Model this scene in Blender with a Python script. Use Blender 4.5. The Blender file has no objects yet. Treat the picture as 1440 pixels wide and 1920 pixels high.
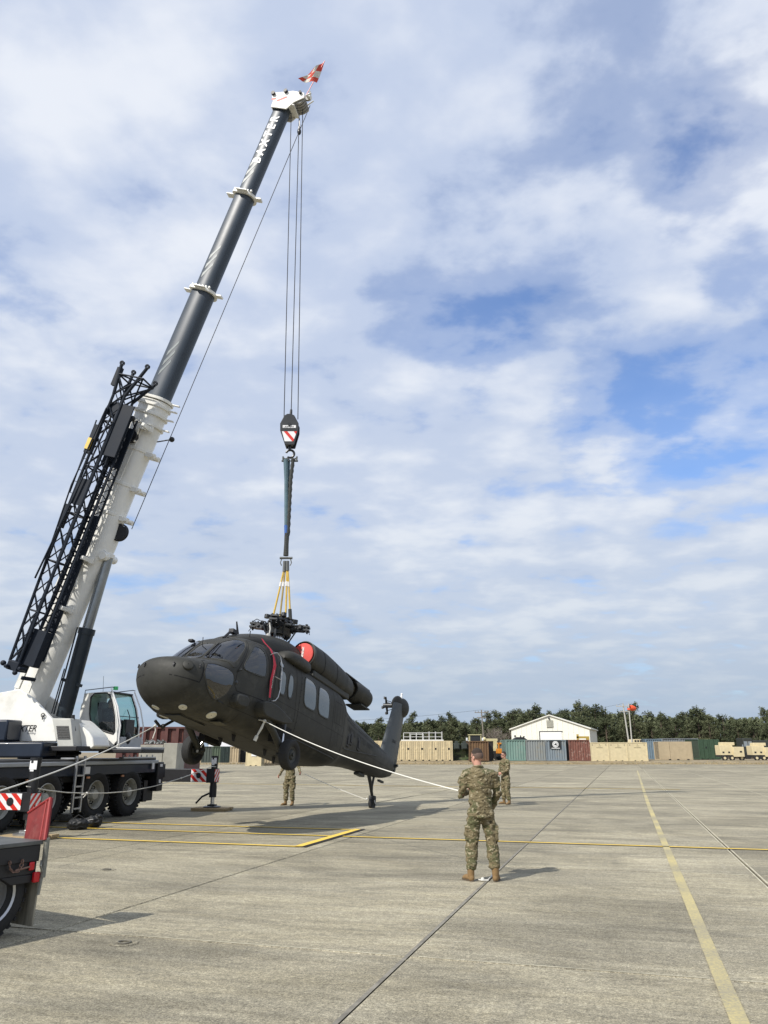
import bpy, math, random
import numpy as np
from mathutils import Vector, Matrix, noise
random.seed(7)
C = bpy.context.scene.collection
SC = bpy.context.scene
# ------------------------------------------------------------------ camera
F = 1442.0                       # focal length for a 1440 x 1920 frame
T = math.atan(450 / F); CT, SN = math.cos(T), math.sin(T); H = 1.78
cd = bpy.data.cameras.new('camera'); cam = bpy.data.objects.new('camera', cd); C.objects.link(cam)
cam.location = (0, 0, H); cam.rotation_euler = (math.pi/2 + T, 0, 0)
cd.sensor_fit = 'VERTICAL'; cd.sensor_height = 24; cd.lens = 24 * F / 1920
cd.clip_start = .05; cd.clip_end = 5000
SC.camera = cam
# ------------------------------------------------------------------ sun and sky
SUN_EL = math.radians(44); SUN_D = Vector((-.70, -.714, 0)).normalized()   # horizontal direction to the sun
sdir = Vector((SUN_D.x*math.cos(SUN_EL), SUN_D.y*math.cos(SUN_EL), math.sin(SUN_EL)))
sl = bpy.data.lights.new('sun', 'SUN'); sun = bpy.data.objects.new('sun', sl); C.objects.link(sun)
sun.location = (0, 0, 60); sun.rotation_euler = sdir.to_track_quat('Z', 'Y').to_euler()
sl.energy = 4.6; sl.angle = math.radians(.7); sl.color = (1, .955, .88)
w = bpy.data.worlds.new('World'); SC.world = w; w.use_nodes = True
N = w.node_tree.nodes; LK = w.node_tree.links; N.clear()
def wn(t, **k):
    n = N.new(t)
    for a, b in k.items(): setattr(n, a, b)
    return n
def wmath(op, a, b=None, c=None, clamp=False):
    n = wn('ShaderNodeMath', operation=op); n.use_clamp = clamp
    for i, v in enumerate((a, b, c)):
        if v is None: continue
        if hasattr(v, 'links') or hasattr(v, 'is_linked'): LK.new(v, n.inputs[i])
        else: n.inputs[i].default_value = v
    return n.outputs[0]
out = wn('ShaderNodeOutputWorld'); bg = wn('ShaderNodeBackground'); bg.inputs['Strength'].default_value = .1
sky = wn('ShaderNodeTexSky', sky_type='NISHITA'); sky.sun_disc = False; sky.sun_elevation = SUN_EL
sky.sun_rotation = math.atan2(SUN_D.x, SUN_D.y); sky.air_density = 1.1; sky.dust_density = .6; sky.ozone_density = 1.6
tc = wn('ShaderNodeTexCoord'); sep = wn('ShaderNodeSeparateXYZ'); LK.new(tc.outputs['Generated'], sep.inputs[0])
zc = wmath('MAXIMUM', sep.outputs[2], 0.0); den = wmath('ADD', zc, .16)
ux = wmath('DIVIDE', sep.outputs[0], den); uy = wmath('DIVIDE', sep.outputs[1], den)
def cloudnoise(scale, det, rough, off, sx=1., sy=1., dist=0.):
    cmb = wn('ShaderNodeCombineXYZ')
    LK.new(wmath('MULTIPLY_ADD', ux, sx, off[0]), cmb.inputs[0]); LK.new(wmath('MULTIPLY_ADD', uy, sy, off[1]), cmb.inputs[1]); cmb.inputs[2].default_value = off[2]
    n = wn('ShaderNodeTexNoise'); n.inputs['Scale'].default_value = scale; n.inputs['Detail'].default_value = det; n.inputs['Roughness'].default_value = rough
    n.inputs['Distortion'].default_value = dist
    LK.new(cmb.outputs[0], n.inputs['Vector']); return n.outputs['Fac']
def ramp(fac, stops, interp='EASE'):
    r = wn('ShaderNodeValToRGB'); r.color_ramp.interpolation = interp
    e = r.color_ramp.elements
    while len(e) < len(stops): e.new(.5)
    for el, (p, c) in zip(e, stops): el.position = p; el.color = (c[0], c[1], c[2], 1) if isinstance(c, tuple) else (c, c, c, 1)
    LK.new(fac, r.inputs[0]); return r.outputs[0]
def wmix(f, a, b, t='MIX'):
    m = wn('ShaderNodeMix', data_type='RGBA', blend_type=t)
    for k, v in ((0, f), (6, a), (7, b)):
        if isinstance(v, (int, float)): m.inputs[k].default_value = v
        elif isinstance(v, tuple): m.inputs[k].default_value = (*v, 1)
        else: LK.new(v, m.inputs[k])
    return m.outputs[2]
big = cloudnoise(.9, 3, .5, (11.6, 7.2, 1.), .9, 1., .1)          # large clear and covered regions
puff = cloudnoise(4.4, 6, .50, (.3, 4.1, 2.), 1., 1.1, .12)       # altocumulus puffs
fine = cloudnoise(9., 5, .6, (2.2, 7.1, 4.), 1., 1.2, .1)
cov = wmath('ADD', wmath('ADD', wmath('MULTIPLY_ADD', big, .32, .105), wmath('MULTIPLY', puff, 1.05)), wmath('MULTIPLY', fine, .26))
def dirn(px, py): return Vector(((px-720)/F, CT-(960-py)/F*SN, SN+(960-py)/F*CT)).normalized()
for px, py, r, amt in ((1240, 90, .10, .30), (1430, 330, .07, .26), (1380, 60, .08, .12), (1400, 720, .08, .28), (1230, 740, .07, .24), (1000, 620, .07, .15), (940, 450, .07, .10), (760, 585, .035, .17), (60, 610, .05, .15), (690, 130, .06, .08), (230, 60, .06, .08), (1180, 850, .05, .10), (160, 1040, .06, .12), (870, 640, .05, .12)):
    vm = wn('ShaderNodeVectorMath', operation='DOT_PRODUCT'); LK.new(tc.outputs['Generated'], vm.inputs[0]); vm.inputs[1].default_value = dirn(px, py)
    mr = wn('ShaderNodeMapRange', interpolation_type='SMOOTHSTEP'); mr.inputs[1].default_value = math.cos(r*2.3); mr.inputs[2].default_value = 1.; mr.inputs[3].default_value = 0; mr.inputs[4].default_value = amt*.72; LK.new(vm.outputs['Value'], mr.inputs[0])
    cov = wmath('SUBTRACT', cov, mr.outputs[0])
mask = ramp(cov, [(0.0, .06), (.50, .16), (.66, .56), (.84, .98), (1., 1.)])
tone = ramp(wmath('ADD', wmath('MULTIPLY', puff, .6), wmath('MULTIPLY', cloudnoise(1.7, 5, .55, (9.3, 2.1, 6.)), .55)), [(.36, (3.7, 4.6, 6.6)), (.53, (5.3, 6.1, 7.8)), (.73, (7.8, 8.2, 9.0))])
low = ramp(sep.outputs[2], [(0.0, 1.), (.03, 1.), (.30, .35), (.55, 0.)], 'LINEAR')
greyer = wmix(wmath('MULTIPLY', low, .55), tone, (6.0, 6.7, 7.3))
skyc = wmix(1.0, sky.outputs[0], (1.1, 1.38, 1.82), 'MULTIPLY')
col = wmix(mask, skyc, greyer)
hz = ramp(sep.outputs[2], [(0.0, .75), (.05, .6), (.16, .12), (.3, 0.)], 'LINEAR')
col = wmix(hz, col, (3.3, 4.3, 5.6))
LK.new(col, bg.inputs['Color']); LK.new(bg.outputs[0], out.inputs[0])
SC.view_settings.view_transform = 'Standard'; SC.view_settings.look = 'None'; SC.view_settings.exposure = 0.08; SC.view_settings.gamma = 1
SC.view_settings.use_curve_mapping = False
SC.render.engine = 'CYCLES'; SC.cycles.max_bounces = 6; SC.cycles.transparent_max_bounces = 12

# ------------------------------------------------------------------ helpers
def at(px, py, Y):                                                # the point seen at (px, py), Y metres ahead
    k = (960-py)/F; Z = Y*(k*CT+SN)/(CT-k*SN); f = Y*CT + Z*SN
    return Vector(((px-720)/F*f, Y, Z+H))
def gr(px, py, z=0.):
    k = (960-py)/F; Z = z-H; Y = Z*(CT-k*SN)/(k*CT+SN); f = Y*CT + Z*SN
    return Vector(((px-720)/F*f, Y, z))
def ray(px, py): return Vector((0, 0, H)), Vector(((px-720)/F, CT-(960-py)/F*SN, SN+(960-py)/F*CT))
WM = {}
def wm(o): return WM.get(o.name, Matrix.Identity(4)) if o else Matrix.Identity(4)
def pplane(px, py, M, ax, val):                                   # the same point on a plane of frame M
    o, d = ray(px, py); Mi = M.inverted(); o2 = Mi @ o; d2 = Mi.to_3x3() @ d
    return o2 + d2 * ((val-o2[ax])/d2[ax])
def frame(O, e1, e2=None):
    e1 = Vector(e1).normalized(); e3 = Vector((0, 0, 1))
    if e2 is None: e2 = e3.cross(e1).normalized()
    e3 = e1.cross(e2)
    M = Matrix.Identity(4)
    for i in range(3): M[i][0], M[i][1], M[i][2], M[i][3] = e1[i], e2[i], e3[i], O[i]
    return M
def tag(o, label=None, cat=None, group=None, kind=None):
    if label: o['label'] = label
    if cat: o['category'] = cat
    if group: o['group'] = group
    if kind: o['kind'] = kind
    return o
def empty(name, M, label, cat, group=None):
    o = bpy.data.objects.new(name, None); C.objects.link(o); o.matrix_world = M; o.empty_display_size = .3
    WM[o.name] = M.copy(); return tag(o, label, cat, group)
class MB:
    def __init__(s, M=None): s.v = []; s.f = []; s.m = []; s.M = M
    def add(s, vs, fs, mi=0):
        b = len(s.v); s.v += [Vector(v) for v in vs]; s.f += [[b+i for i in f] for f in fs]; s.m += [mi]*len(fs); return s
    def box(s, c, d, mi=0, R=None, tz=0.):                         # centre, size; tz tapers the top
        c = Vector(c); hx, hy, hz = d[0]/2, d[1]/2, d[2]/2; P = []
        for z in (-1, 1):
            k = 1-tz if z > 0 else 1
            for x, y in ((-1, -1), (1, -1), (1, 1), (-1, 1)):
                q = Vector((x*hx*k, y*hy*k, z*hz)); P.append(c + (R @ q if R else q))
        return s.add(P, [(3, 2, 1, 0), (4, 5, 6, 7), (0, 1, 5, 4), (1, 2, 6, 5), (2, 3, 7, 6), (3, 0, 4, 7)], mi)
    def b2(s, a, b, mi=0): return s.box([(a[i]+b[i])/2 for i in range(3)], [abs(b[i]-a[i]) for i in range(3)], mi)
    def ring(s, c, ax, r, n, up=None):
        ax = Vector(ax).normalized(); u = ax.orthogonal().normalized() if up is None else (Vector(up)-ax*ax.dot(Vector(up))).normalized(); w_ = ax.cross(u)
        return [Vector(c) + (u*math.cos(2*math.pi*i/n) + w_*math.sin(2*math.pi*i/n))*r for i in range(n)]
    def loft(s, rings, cap=True, mi=0):
        n = len(rings[0]); P = [p for r in rings for p in r]; fs = []
        for k in range(len(rings)-1):
            for i in range(n):
                j = (i+1) % n; fs.append((k*n+i, k*n+j, (k+1)*n+j, (k+1)*n+i))
        if cap: fs.append(tuple(range(n-1, -1, -1))); fs.append(tuple((len(rings)-1)*n+i for i in range(n)))
        return s.add(P, fs, mi)
    def cyl(s, p0, p1, r0, r1=None, n=12, mi=0, cap=True):
        p0, p1 = Vector(p0), Vector(p1); r1 = r0 if r1 is None else r1; a = p1-p0; u = a.orthogonal()
        return s.loft([s.ring(p0, a, r0, n, u), s.ring(p1, a, r1, n, u)], cap, mi)
    def tube(s, pts, r, n=6, mi=0):
        pts = [Vector(p) for p in pts]; rs = []; up = None
        for i, p in enumerate(pts):
            a = (pts[min(i+1, len(pts)-1)] - pts[max(i-1, 0)]).normalized()
            if up is None: up = a.orthogonal()
            rr = r[i] if isinstance(r, (list, tuple)) else r
            rs.append(s.ring(p, a, rr, n, up)); up = (up - a*a.dot(up)).normalized()
        return s.loft(rs, True, mi)
    def lathe(s, prof, c, ax, n=24, mi=0, cap=False):              # prof: (distance along axis, radius)
        ax = Vector(ax).normalized(); u = ax.orthogonal()
        return s.loft([s.ring(Vector(c)+ax*h, ax, r, n, u) for h, r in prof], cap, mi)
    def prism(s, poly, fn, a, b, mi=0):                            # poly of 2-D points, fn(u, v, depth) -> point
        n = len(poly); P = [fn(u, v, a) for u, v in poly] + [fn(u, v, b) for u, v in poly]
        fs = [tuple(range(n-1, -1, -1)), tuple(range(n, 2*n))] + [(i, (i+1) % n, n+(i+1) % n, n+i) for i in range(n)]
        return s.add(P, fs, mi)
    def sph(s, c, r, nu=16, nv=10, mi=0, R=None):
        r = (r, r, r) if isinstance(r, (int, float)) else r; c = Vector(c); rs = []
        for j in range(nv+1):
            t = math.pi*(j+.001)/(nv+.002); rg = []
            for i in range(nu):
                a = 2*math.pi*i/nu; q = Vector((r[0]*math.sin(t)*math.cos(a), r[1]*math.sin(t)*math.sin(a), -r[2]*math.cos(t)))
                rg.append(c + (R @ q if R else q))
            rs.append(rg)
        return s.loft(rs, True, mi)
    def torus(s, c, ax, R_, r, n=24, k=8, mi=0, a0=0., a1=2*math.pi, up=None):
        ax = Vector(ax).normalized(); u = ax.orthogonal().normalized() if up is None else Vector(up).normalized(); w_ = ax.cross(u)
        full = abs(a1-a0-2*math.pi) < 1e-6; m = n if full else n+1; rs = []
        for i in range(m):
            a = a0+(a1-a0)*i/n; d = u*math.cos(a)+w_*math.sin(a); p = Vector(c)+d*R_
            rs.append([p + (d*math.cos(2*math.pi*j/k)+ax*math.sin(2*math.pi*j/k))*r for j in range(k)])
        if full: rs.append(rs[0])
        return s.loft(rs, not full, mi)
    def mesh(s, name, mats, Minv=None, smooth=True, ang=32):
        me = bpy.data.meshes.new(name)
        A = (Minv or Matrix.Identity(4)) @ (s.M or Matrix.Identity(4))
        me.from_pydata([tuple(A @ v) for v in s.v], [], s.f)
        for m in (mats if isinstance(mats, (list, tuple)) else [mats]): me.materials.append(m)
        if len(set(s.m)) > 1: me.polygons.foreach_set('material_index', s.m)
        fix_normals(me)
        if smooth:
            me.polygons.foreach_set('use_smooth', [True]*len(me.polygons)); me.set_sharp_from_angle(angle=math.radians(ang))
        me.update(); return me
    def build(s, name, mats, parent=None, local=False, bev=0., **k):
        if not s.v: return None
        if parent is None:
            A = s.M or Matrix.Identity(4); P = [A @ v for v in s.v]
            c = Vector(((min(p.x for p in P)+max(p.x for p in P))/2, (min(p.y for p in P)+max(p.y for p in P))/2, min(p.z for p in P)))
            me = s.mesh(name, mats, Matrix.Translation(-c), **k); o = bpy.data.objects.new(name, me); C.objects.link(o); o.location = c
            WM[o.name] = Matrix.Translation(c)
        else:
            Mi = Matrix.Identity(4) if local else wm(parent).inverted()
            me = s.mesh(name, mats, Mi, **k); o = bpy.data.objects.new(name, me); C.objects.link(o); o.parent = parent
            WM[o.name] = wm(parent).copy()
        if bev:
            b = o.modifiers.new('bevel', 'BEVEL'); b.width = bev; b.segments = 2; b.limit_method = 'ANGLE'; b.angle_limit = math.radians(40); b.harden_normals = False
        return o
import bmesh
def fix_normals(me):
    bm = bmesh.new(); bm.from_mesh(me); bmesh.ops.recalc_face_normals(bm, faces=bm.faces); bm.to_mesh(me); bm.free()
def link_copy(o, parent, M=None):
    c = o.copy(); C.objects.link(c); c.parent = parent
    if M is not None: c.matrix_local = M
    return c
# ------------------------------------------------------------------ materials
def mat(name, col, rough=.6, metal=0., var=.12, vs=3., bump=0., bs=40., col2=None, spec=.5, coat=0., dirt=None, ds=1.5, streak=None):
    m = bpy.data.materials.new(name); m.use_nodes = True; n = m.node_tree.nodes; l = m.node_tree.links
    p = n['Principled BSDF']; tcn = n.new('ShaderNodeTexCoord')
    p.inputs['Roughness'].default_value = rough; p.inputs['Metallic'].default_value = metal
    p.inputs['Specular IOR Level'].default_value = spec; p.inputs['Coat Weight'].default_value = coat
    vec = tcn.outputs['Object']
    if streak:
        mp = n.new('ShaderNodeMapping'); mp.inputs['Scale'].default_value = streak; l.new(vec, mp.inputs[0]); vec = mp.outputs[0]
    no = n.new('ShaderNodeTexNoise'); no.inputs['Scale'].default_value = vs; no.inputs['Detail'].default_value = 6; no.inputs['Roughness'].default_value = .65
    l.new(vec, no.inputs['Vector'])
    r = n.new('ShaderNodeValToRGB'); e = r.color_ramp.elements; e[0].position = .3; e[1].position = .72
    a = tuple(max(0, c*(1-var)) for c in col); b = col2 or tuple(min(1, c*(1+var)) for c in col)
    e[0].color = (*a, 1); e[1].color = (*b, 1); l.new(no.outputs['Fac'], r.inputs[0]); src = r.outputs[0]
    if dirt:
        n2 = n.new('ShaderNodeTexNoise'); n2.inputs['Scale'].default_value = ds; n2.inputs['Detail'].default_value = 8; n2.inputs['Roughness'].default_value = .7
        l.new(tcn.outputs['Object'], n2.inputs['Vector'])
        r2 = n.new('ShaderNodeValToRGB'); r2.color_ramp.elements[0].position = .52; r2.color_ramp.elements[1].position = .7; l.new(n2.outputs['Fac'], r2.inputs[0])
        mx = n.new('ShaderNodeMix'); mx.data_type = 'RGBA'; l.new(r2.outputs[0], mx.inputs[0]); l.new(src, mx.inputs[6]); mx.inputs[7].default_value = (*dirt, 1); src = mx.outputs[2]
    l.new(src, p.inputs['Base Color'])
    rr = n.new('ShaderNodeMapRange'); rr.inputs[3].default_value = max(.02, rough-.08); rr.inputs[4].default_value = min(1, rough+.1)
    l.new(no.outputs['Fac'], rr.inputs[0]); l.new(rr.outputs[0], p.inputs['Roughness'])
    if bump:
        nb = n.new('ShaderNodeTexNoise'); nb.inputs['Scale'].default_value = bs; nb.inputs['Detail'].default_value = 4; l.new(tcn.outputs['Object'], nb.inputs['Vector'])
        bp = n.new('ShaderNodeBump'); bp.inputs['Strength'].default_value = bump; bp.inputs['Distance'].default_value = .02
        l.new(nb.outputs['Fac'], bp.inputs['Height']); l.new(bp.outputs[0], p.inputs['Normal'])
    return m
def glass(name, tint, alpha=.5, rough=.03):
    m = bpy.data.materials.new(name); m.use_nodes = True; n = m.node_tree.nodes; l = m.node_tree.links
    n.remove(n['Principled BSDF']); o = n['Material Output']
    t = n.new('ShaderNodeBsdfTransparent'); t.inputs[0].default_value = (*tint, 1)
    g = n.new('ShaderNodeBsdfGlossy'); g.inputs['Roughness'].default_value = rough; g.inputs[0].default_value = (1, 1, 1, 1)
    fr = n.new('ShaderNodeFresnel'); fr.inputs[0].default_value = 1.5
    ma = n.new('ShaderNodeMath'); ma.operation = 'MULTIPLY_ADD'; ma.inputs[1].default_value = .95; ma.inputs[2].default_value = alpha; ma.use_clamp = True; l.new(fr.outputs[0], ma.inputs[0])
    mx = n.new('ShaderNodeMixShader'); l.new(ma.outputs[0], mx.inputs[0]); l.new(t.outputs[0], mx.inputs[1]); l.new(g.outputs[0], mx.inputs[2]); l.new(mx.outputs[0], o.inputs[0])
    return m
def camo(name, cols, scale=5., pos=(.38, .5, .6), bump=.25, bs=60.):
    m = bpy.data.materials.new(name); m.use_nodes = True; n = m.node_tree.nodes; l = m.node_tree.links; p = n['Principled BSDF']; p.inputs['Roughness'].default_value = .9; p.inputs['Specular IOR Level'].default_value = .2
    tcn = n.new('ShaderNodeTexCoord'); no = n.new('ShaderNodeTexNoise'); no.inputs['Scale'].default_value = scale; no.inputs['Detail'].default_value = 3; no.inputs['Roughness'].default_value = .6; no.inputs['Distortion'].default_value = .8
    mp = n.new('ShaderNodeMapping'); mp.inputs['Scale'].default_value = (1, 1, 1.6); l.new(tcn.outputs['Object'], mp.inputs[0]); l.new(mp.outputs[0], no.inputs['Vector'])
    r = n.new('ShaderNodeValToRGB'); r.color_ramp.interpolation = 'CONSTANT'; e = r.color_ramp.elements
    while len(e) < len(cols): e.new(.5)
    for i, (el, c) in enumerate(zip(e, cols)): el.position = 0 if i == 0 else pos[i-1]; el.color = (*c, 1)
    l.new(no.outputs['Fac'], r.inputs[0])
    n2 = n.new('ShaderNodeTexNoise'); n2.inputs['Scale'].default_value = scale*4; n2.inputs['Detail'].default_value = 2; l.new(tcn.outputs['Object'], n2.inputs['Vector'])
    r2 = n.new('ShaderNodeValToRGB'); r2.color_ramp.interpolation = 'CONSTANT'; r2.color_ramp.elements[0].color = (0, 0, 0, 1); r2.color_ramp.elements[1].position = .62; l.new(n2.outputs['Fac'], r2.inputs[0])
    mx = n.new('ShaderNodeMix'); mx.data_type = 'RGBA'; l.new(r2.outputs[0], mx.inputs[0]); l.new(r.outputs[0], mx.inputs[6]); mx.inputs[7].default_value = (*cols[-1], 1); l.new(mx.outputs[2], p.inputs['Base Color'])
    nb = n.new('ShaderNodeTexNoise'); nb.inputs['Scale'].default_value = bs*.25; nb.inputs['Detail'].default_value = 5; nb.inputs['Distortion'].default_value = 1.; l.new(mp.outputs[0], nb.inputs['Vector'])
    bp = n.new('ShaderNodeBump'); bp.inputs['Strength'].default_value = bump*2; bp.inputs['Distance'].default_value = .03; l.new(nb.outputs['Fac'], bp.inputs['Height']); l.new(bp.outputs[0], p.inputs['Normal'])
    return m
M_white = mat('white_paint', (.84, .83, .78), .32, var=.04, dirt=(.66, .64, .57), ds=.9, coat=.2)
M_navy = mat('navy_paint', (.006, .013, .028), .38, var=.2, coat=.1)
M_black = mat('black_paint', (.012, .012, .014), .5, var=.3)
M_blackgloss = mat('dark_steel', (.018, .02, .022), .35, var=.3)
M_rubber = mat('tyre_rubber', (.018, .018, .018), .82, var=.25, bump=.3, bs=30)
M_rim = mat('rim_paint', (.42, .41, .36), .5, var=.15, dirt=(.2, .19, .15), ds=6)
M_alu = mat('aluminium', (.5, .5, .5), .38, .85, var=.1)
M_silver = mat('silver_paint', (.42, .43, .44), .4, .4, var=.12)
M_chrome = mat('bright_steel', (.6, .6, .6), .22, 1., var=.06)
M_red = mat('red_paint', (.62, .03, .02), .4, var=.1)
M_stripew = mat('reflective_white', (.78, .78, .78), .4, var=.04)
M_wood = mat('timber', (.36, .27, .15), .85, var=.3, vs=8, bump=.4, bs=20, streak=(1, 6, 6))
M_rope = mat('white_rope', (.62, .61, .56), .85, var=.15, vs=40)
M_wire = mat('steel_wire', (.022, .023, .028), .7)
M_yel = mat('yellow_webbing', (.62, .42, .08), .7, var=.2, vs=12)
# ------------------------------------------------------------------ ground
AZ = math.radians(16.6); ca, sa = math.cos(AZ), math.sin(AZ)
def uv(u, v, z=0.): return Vector((u*ca + v*sa, -u*sa + v*ca, z))
def toUV(p): return (p.x*ca - p.y*sa, p.x*sa + p.y*ca)
def concrete(name, base=(.48, .415, .258), dark=(.20, .172, .104)):
    m = bpy.data.materials.new(name); m.use_nodes = True; n = m.node_tree.nodes; l = m.node_tree.links; p = n['Principled BSDF']
    p.inputs['Roughness'].default_value = .88; p.inputs['Specular IOR Level'].default_value = .25
    g = n.new('ShaderNodeNewGeometry'); mp = n.new('ShaderNodeMapping'); mp.vector_type = 'POINT'; mp.inputs['Rotation'].default_value = (0, 0, AZ); l.new(g.outputs['Position'], mp.inputs[0])
    def nz(scale, det, sc=(1, 1, 1), dist=0., rough=.6):
        q = n.new('ShaderNodeMapping'); q.inputs['Scale'].default_value = sc; l.new(mp.outputs[0], q.inputs[0])
        t = n.new('ShaderNodeTexNoise'); t.inputs['Scale'].default_value = scale; t.inputs['Detail'].default_value = det; t.inputs['Distortion'].default_value = dist; t.inputs['Roughness'].default_value = rough; l.new(q.outputs[0], t.inputs['Vector']); return t.outputs['Fac']
    def rmp(f, a, b, ca_=0., cb=1.):
        t = n.new('ShaderNodeMapRange'); t.inputs[1].default_value = a; t.inputs[2].default_value = b; t.inputs[3].default_value = ca_; t.inputs[4].default_value = cb; l.new(f, t.inputs[0]); return t.outputs[0]
    def mx(f, a, b, bt='MIX'):
        t = n.new('ShaderNodeMix'); t.data_type = 'RGBA'; t.blend_type = bt
        for k, v in ((0, f), (6, a), (7, b)):
            if isinstance(v, (int, float)): t.inputs[k].default_value = v
            elif isinstance(v, tuple): t.inputs[k].default_value = (*v, 1)
            else: l.new(v, t.inputs[k])
        return t.outputs[2]
    col = mx(rmp(nz(.42, 8, (.5, 1.5, 1), .8), .40, .62), dark, base)                 # broad mottling stretched across the slabs
    col = mx(rmp(nz(2.0, 7, (.3, 2.2, 1), .4, .7), .46, .68, 0, .7), col, (.52, .47, .33))
    col = mx(rmp(nz(1.4, 8, (1, 1.1, 1), 1.2, .7), .55, .72, 0, .55), col, (.135, .125, .10))  # stains
    col = mx(rmp(nz(.9, 5, (.12, 5., 1), .15, .6), .5, .75, 0, .55), col, (.16, .15, .12))     # long drag marks
    col = mx(rmp(nz(1.7, 4, (7., .25, 1), .3, .6), .57, .75, 0, .3), col, (.42, .39, .31))
    col = mx(rmp(nz(7, 6, (.7, 1.3, 1), .5, .75), .42, .62, 0, .45), col, (.13, .118, .085))
    col = mx(rmp(nz(26, 5, (1, 1, 1), 0., .8), .41, .59, 0, 1.), mx(.42, col, (.075, .068, .05)), mx(.20, col, (.55, .50, .38)))
    col = mx(rmp(nz(85, 4, (1, 1, 1), 0., .8), .40, .60, 0, 1.), mx(.45, col, (.06, .055, .042)), mx(.30, col, (.66, .61, .48)))   # aggregate
    def gain(col, f, a, b, lo, hi):
        k = rmp(f, a, b, lo, hi); cv = n.new('ShaderNodeCombineXYZ')
        for i in range(3): l.new(k, cv.inputs[i])
        return mx(1., col, cv.outputs[0], 'MULTIPLY')
    col = gain(col, nz(.45, 10, (.7, 1.2, 1), 1.0, .72), .38, .62, .75, 1.20)
    col = gain(col, nz(3.1, 8, (.35, 2.6, 1), .4, .7), .38, .62, .90, 1.10)
    col = gain(col, nz(45, 4, (1, 1, 1), 0., .7), .40, .60, .74, 1.24)
    col = gain(col, nz(14, 4, (1, 1, 1), 0., .7), .40, .60, .86, 1.12)
    oi = n.new('ShaderNodeObjectInfo'); v = n.new('ShaderNodeMapRange'); v.inputs[3].default_value = .84; v.inputs[4].default_value = 1.1; l.new(oi.outputs['Random'], v.inputs[0])
    hs = n.new('ShaderNodeHueSaturation'); l.new(v.outputs[0], hs.inputs['Value']); l.new(col, hs.inputs['Color']); l.new(hs.outputs[0], p.inputs['Base Color'])
    bp = n.new('ShaderNodeBump'); bp.inputs['Strength'].default_value = .55; bp.inputs['Distance'].default_value = .012
    l.new(nz(75, 6, (1, 1, 1), 0, .75), bp.inputs['Height']); l.new(bp.outputs[0], p.inputs['Normal'])
    return m
M_conc = concrete('concrete')
M_joint = mat('joint_filler', (.05, .047, .04), .9, var=.3, vs=20)
def terr(x, y):
    t = min(1, max(0, (y-121.5)/4.5)); t = t*t*(3-2*t); q = min(1, max(0, (x+24)/14)); q = q*q*(3-2*q)
    return .03 + t*(.08 + .42*q)
def projp(p):
    X, Y, Z = p[0], p[1], p[2]-H; f = Y*CT+Z*SN
    return (720+F*X/f, 960-F*(-Y*SN+Z*CT)/f) if f > .3 else None
ap = MB(); ap.add([(-260, -60, -.05), (260, -60, -.05), (260, 124, -.05), (-260, 124, -.05)], [(0, 1, 2, 3)])
apron = ap.build('concrete_apron', M_joint); tag(apron, kind='structure')
U0, DU, V0, DV = -2.05, 3.81, 7.62, 6.1
cells = []
for i in range(-30, 40):
    for j in range(-3, 24):
        u0 = U0+i*DU; v0 = V0+j*DV; cc = uv(u0+DU/2, v0+DV/2)
        if cc.y > 121 or cc.y < -14: continue
        vis = False
        for a in range(5):
            for b in range(5):
                q = projp(uv(u0+DU*a/4, v0+DV*b/4))
                if q and -10 < q[0] < 1450 and 1410 < q[1] < 1930: vis = True
        cells.append((0 if vis else 1, cc.length, i, j))
cells.sort()
sm = MB(); g = .015; ch = .008
def slab(mb, u0, v0, O=None, gl=g, gr_=g):
    a, b, c, d = u0+gl, u0+DU-gr_, v0+g, v0+DV-g
    P = [uv(a, c, -.04), uv(b, c, -.04), uv(b, d, -.04), uv(a, d, -.04), uv(a, c, -ch), uv(b, c, -ch), uv(b, d, -ch), uv(a, d, -ch),
         uv(a+ch, c+ch), uv(b-ch, c+ch), uv(b-ch, d-ch), uv(a+ch, d-ch)]
    mb.add(P, [(8, 9, 10, 11)] + [(k, (k+1) % 4, 4+(k+1) % 4, 4+k) for k in range(4)] + [(4+k, 4+(k+1) % 4, 8+(k+1) % 4, 8+k) for k in range(4)])
slab(sm, 0, 0); slab_me = sm.mesh('slab', M_conc, smooth=False)
rest = MB(); nn = 0
for vis, dist, i, j in cells:
    u0, v0 = U0+i*DU, V0+j*DV
    if nn < 290 and not vis:
        o = bpy.data.objects.new('slab', slab_me); C.objects.link(o); o.parent = apron; o.location = uv(u0, v0) - apron.location; nn += 1
    else: slab(rest, u0, v0)
ro = rest.build('distant_slabs', M_conc, apron, smooth=False); ro['kind'] = 'stuff'
# wider tarred joint with a raised filler strip along the near seam
ms = MB()
for k in range(60):
    v = -2 + k*.7; a, b = uv(U0-.028, v, .003), uv(U0+.012, v, .003); c_, d_ = uv(U0+.012, v+.7, .003), uv(U0-.028, v+.7, .003)
    ms.add([a, b, c_, d_], [(0, 1, 2, 3)])
sj = ms.build('joint_sealant', mat('joint_sealant', (.20, .185, .15), .9, var=.4, vs=6), apron, smooth=False)
je = MB()
M_je = mat('pale_joint_edge', (.50, .46, .34), .9, var=.35, vs=4)
def strip(a, b, wd):
    d = (b-a).normalized(); s_ = Vector((-d.y, d.x, 0))*wd/2; je.add([a-s_, b-s_, b+s_, a+s_], [(0, 1, 2, 3)])
for k in (1, 2, 3):
    for s_ in (-.032, .032): strip(uv(U0+DU*k+s_, 0, .003), uv(U0+DU*k+s_, 90, .003), .022)
for j in range(0, 8):
    for i in range(-5, 4): strip(uv(U0+DU*i+.1, V0+DV*j+.03, .003), uv(U0+DU*(i+1)-.1, V0+DV*j+.03, .003), .016)
jo = je.build('joint_edge', M_je, apron, smooth=False); jo['kind'] = 'stuff'
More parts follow.
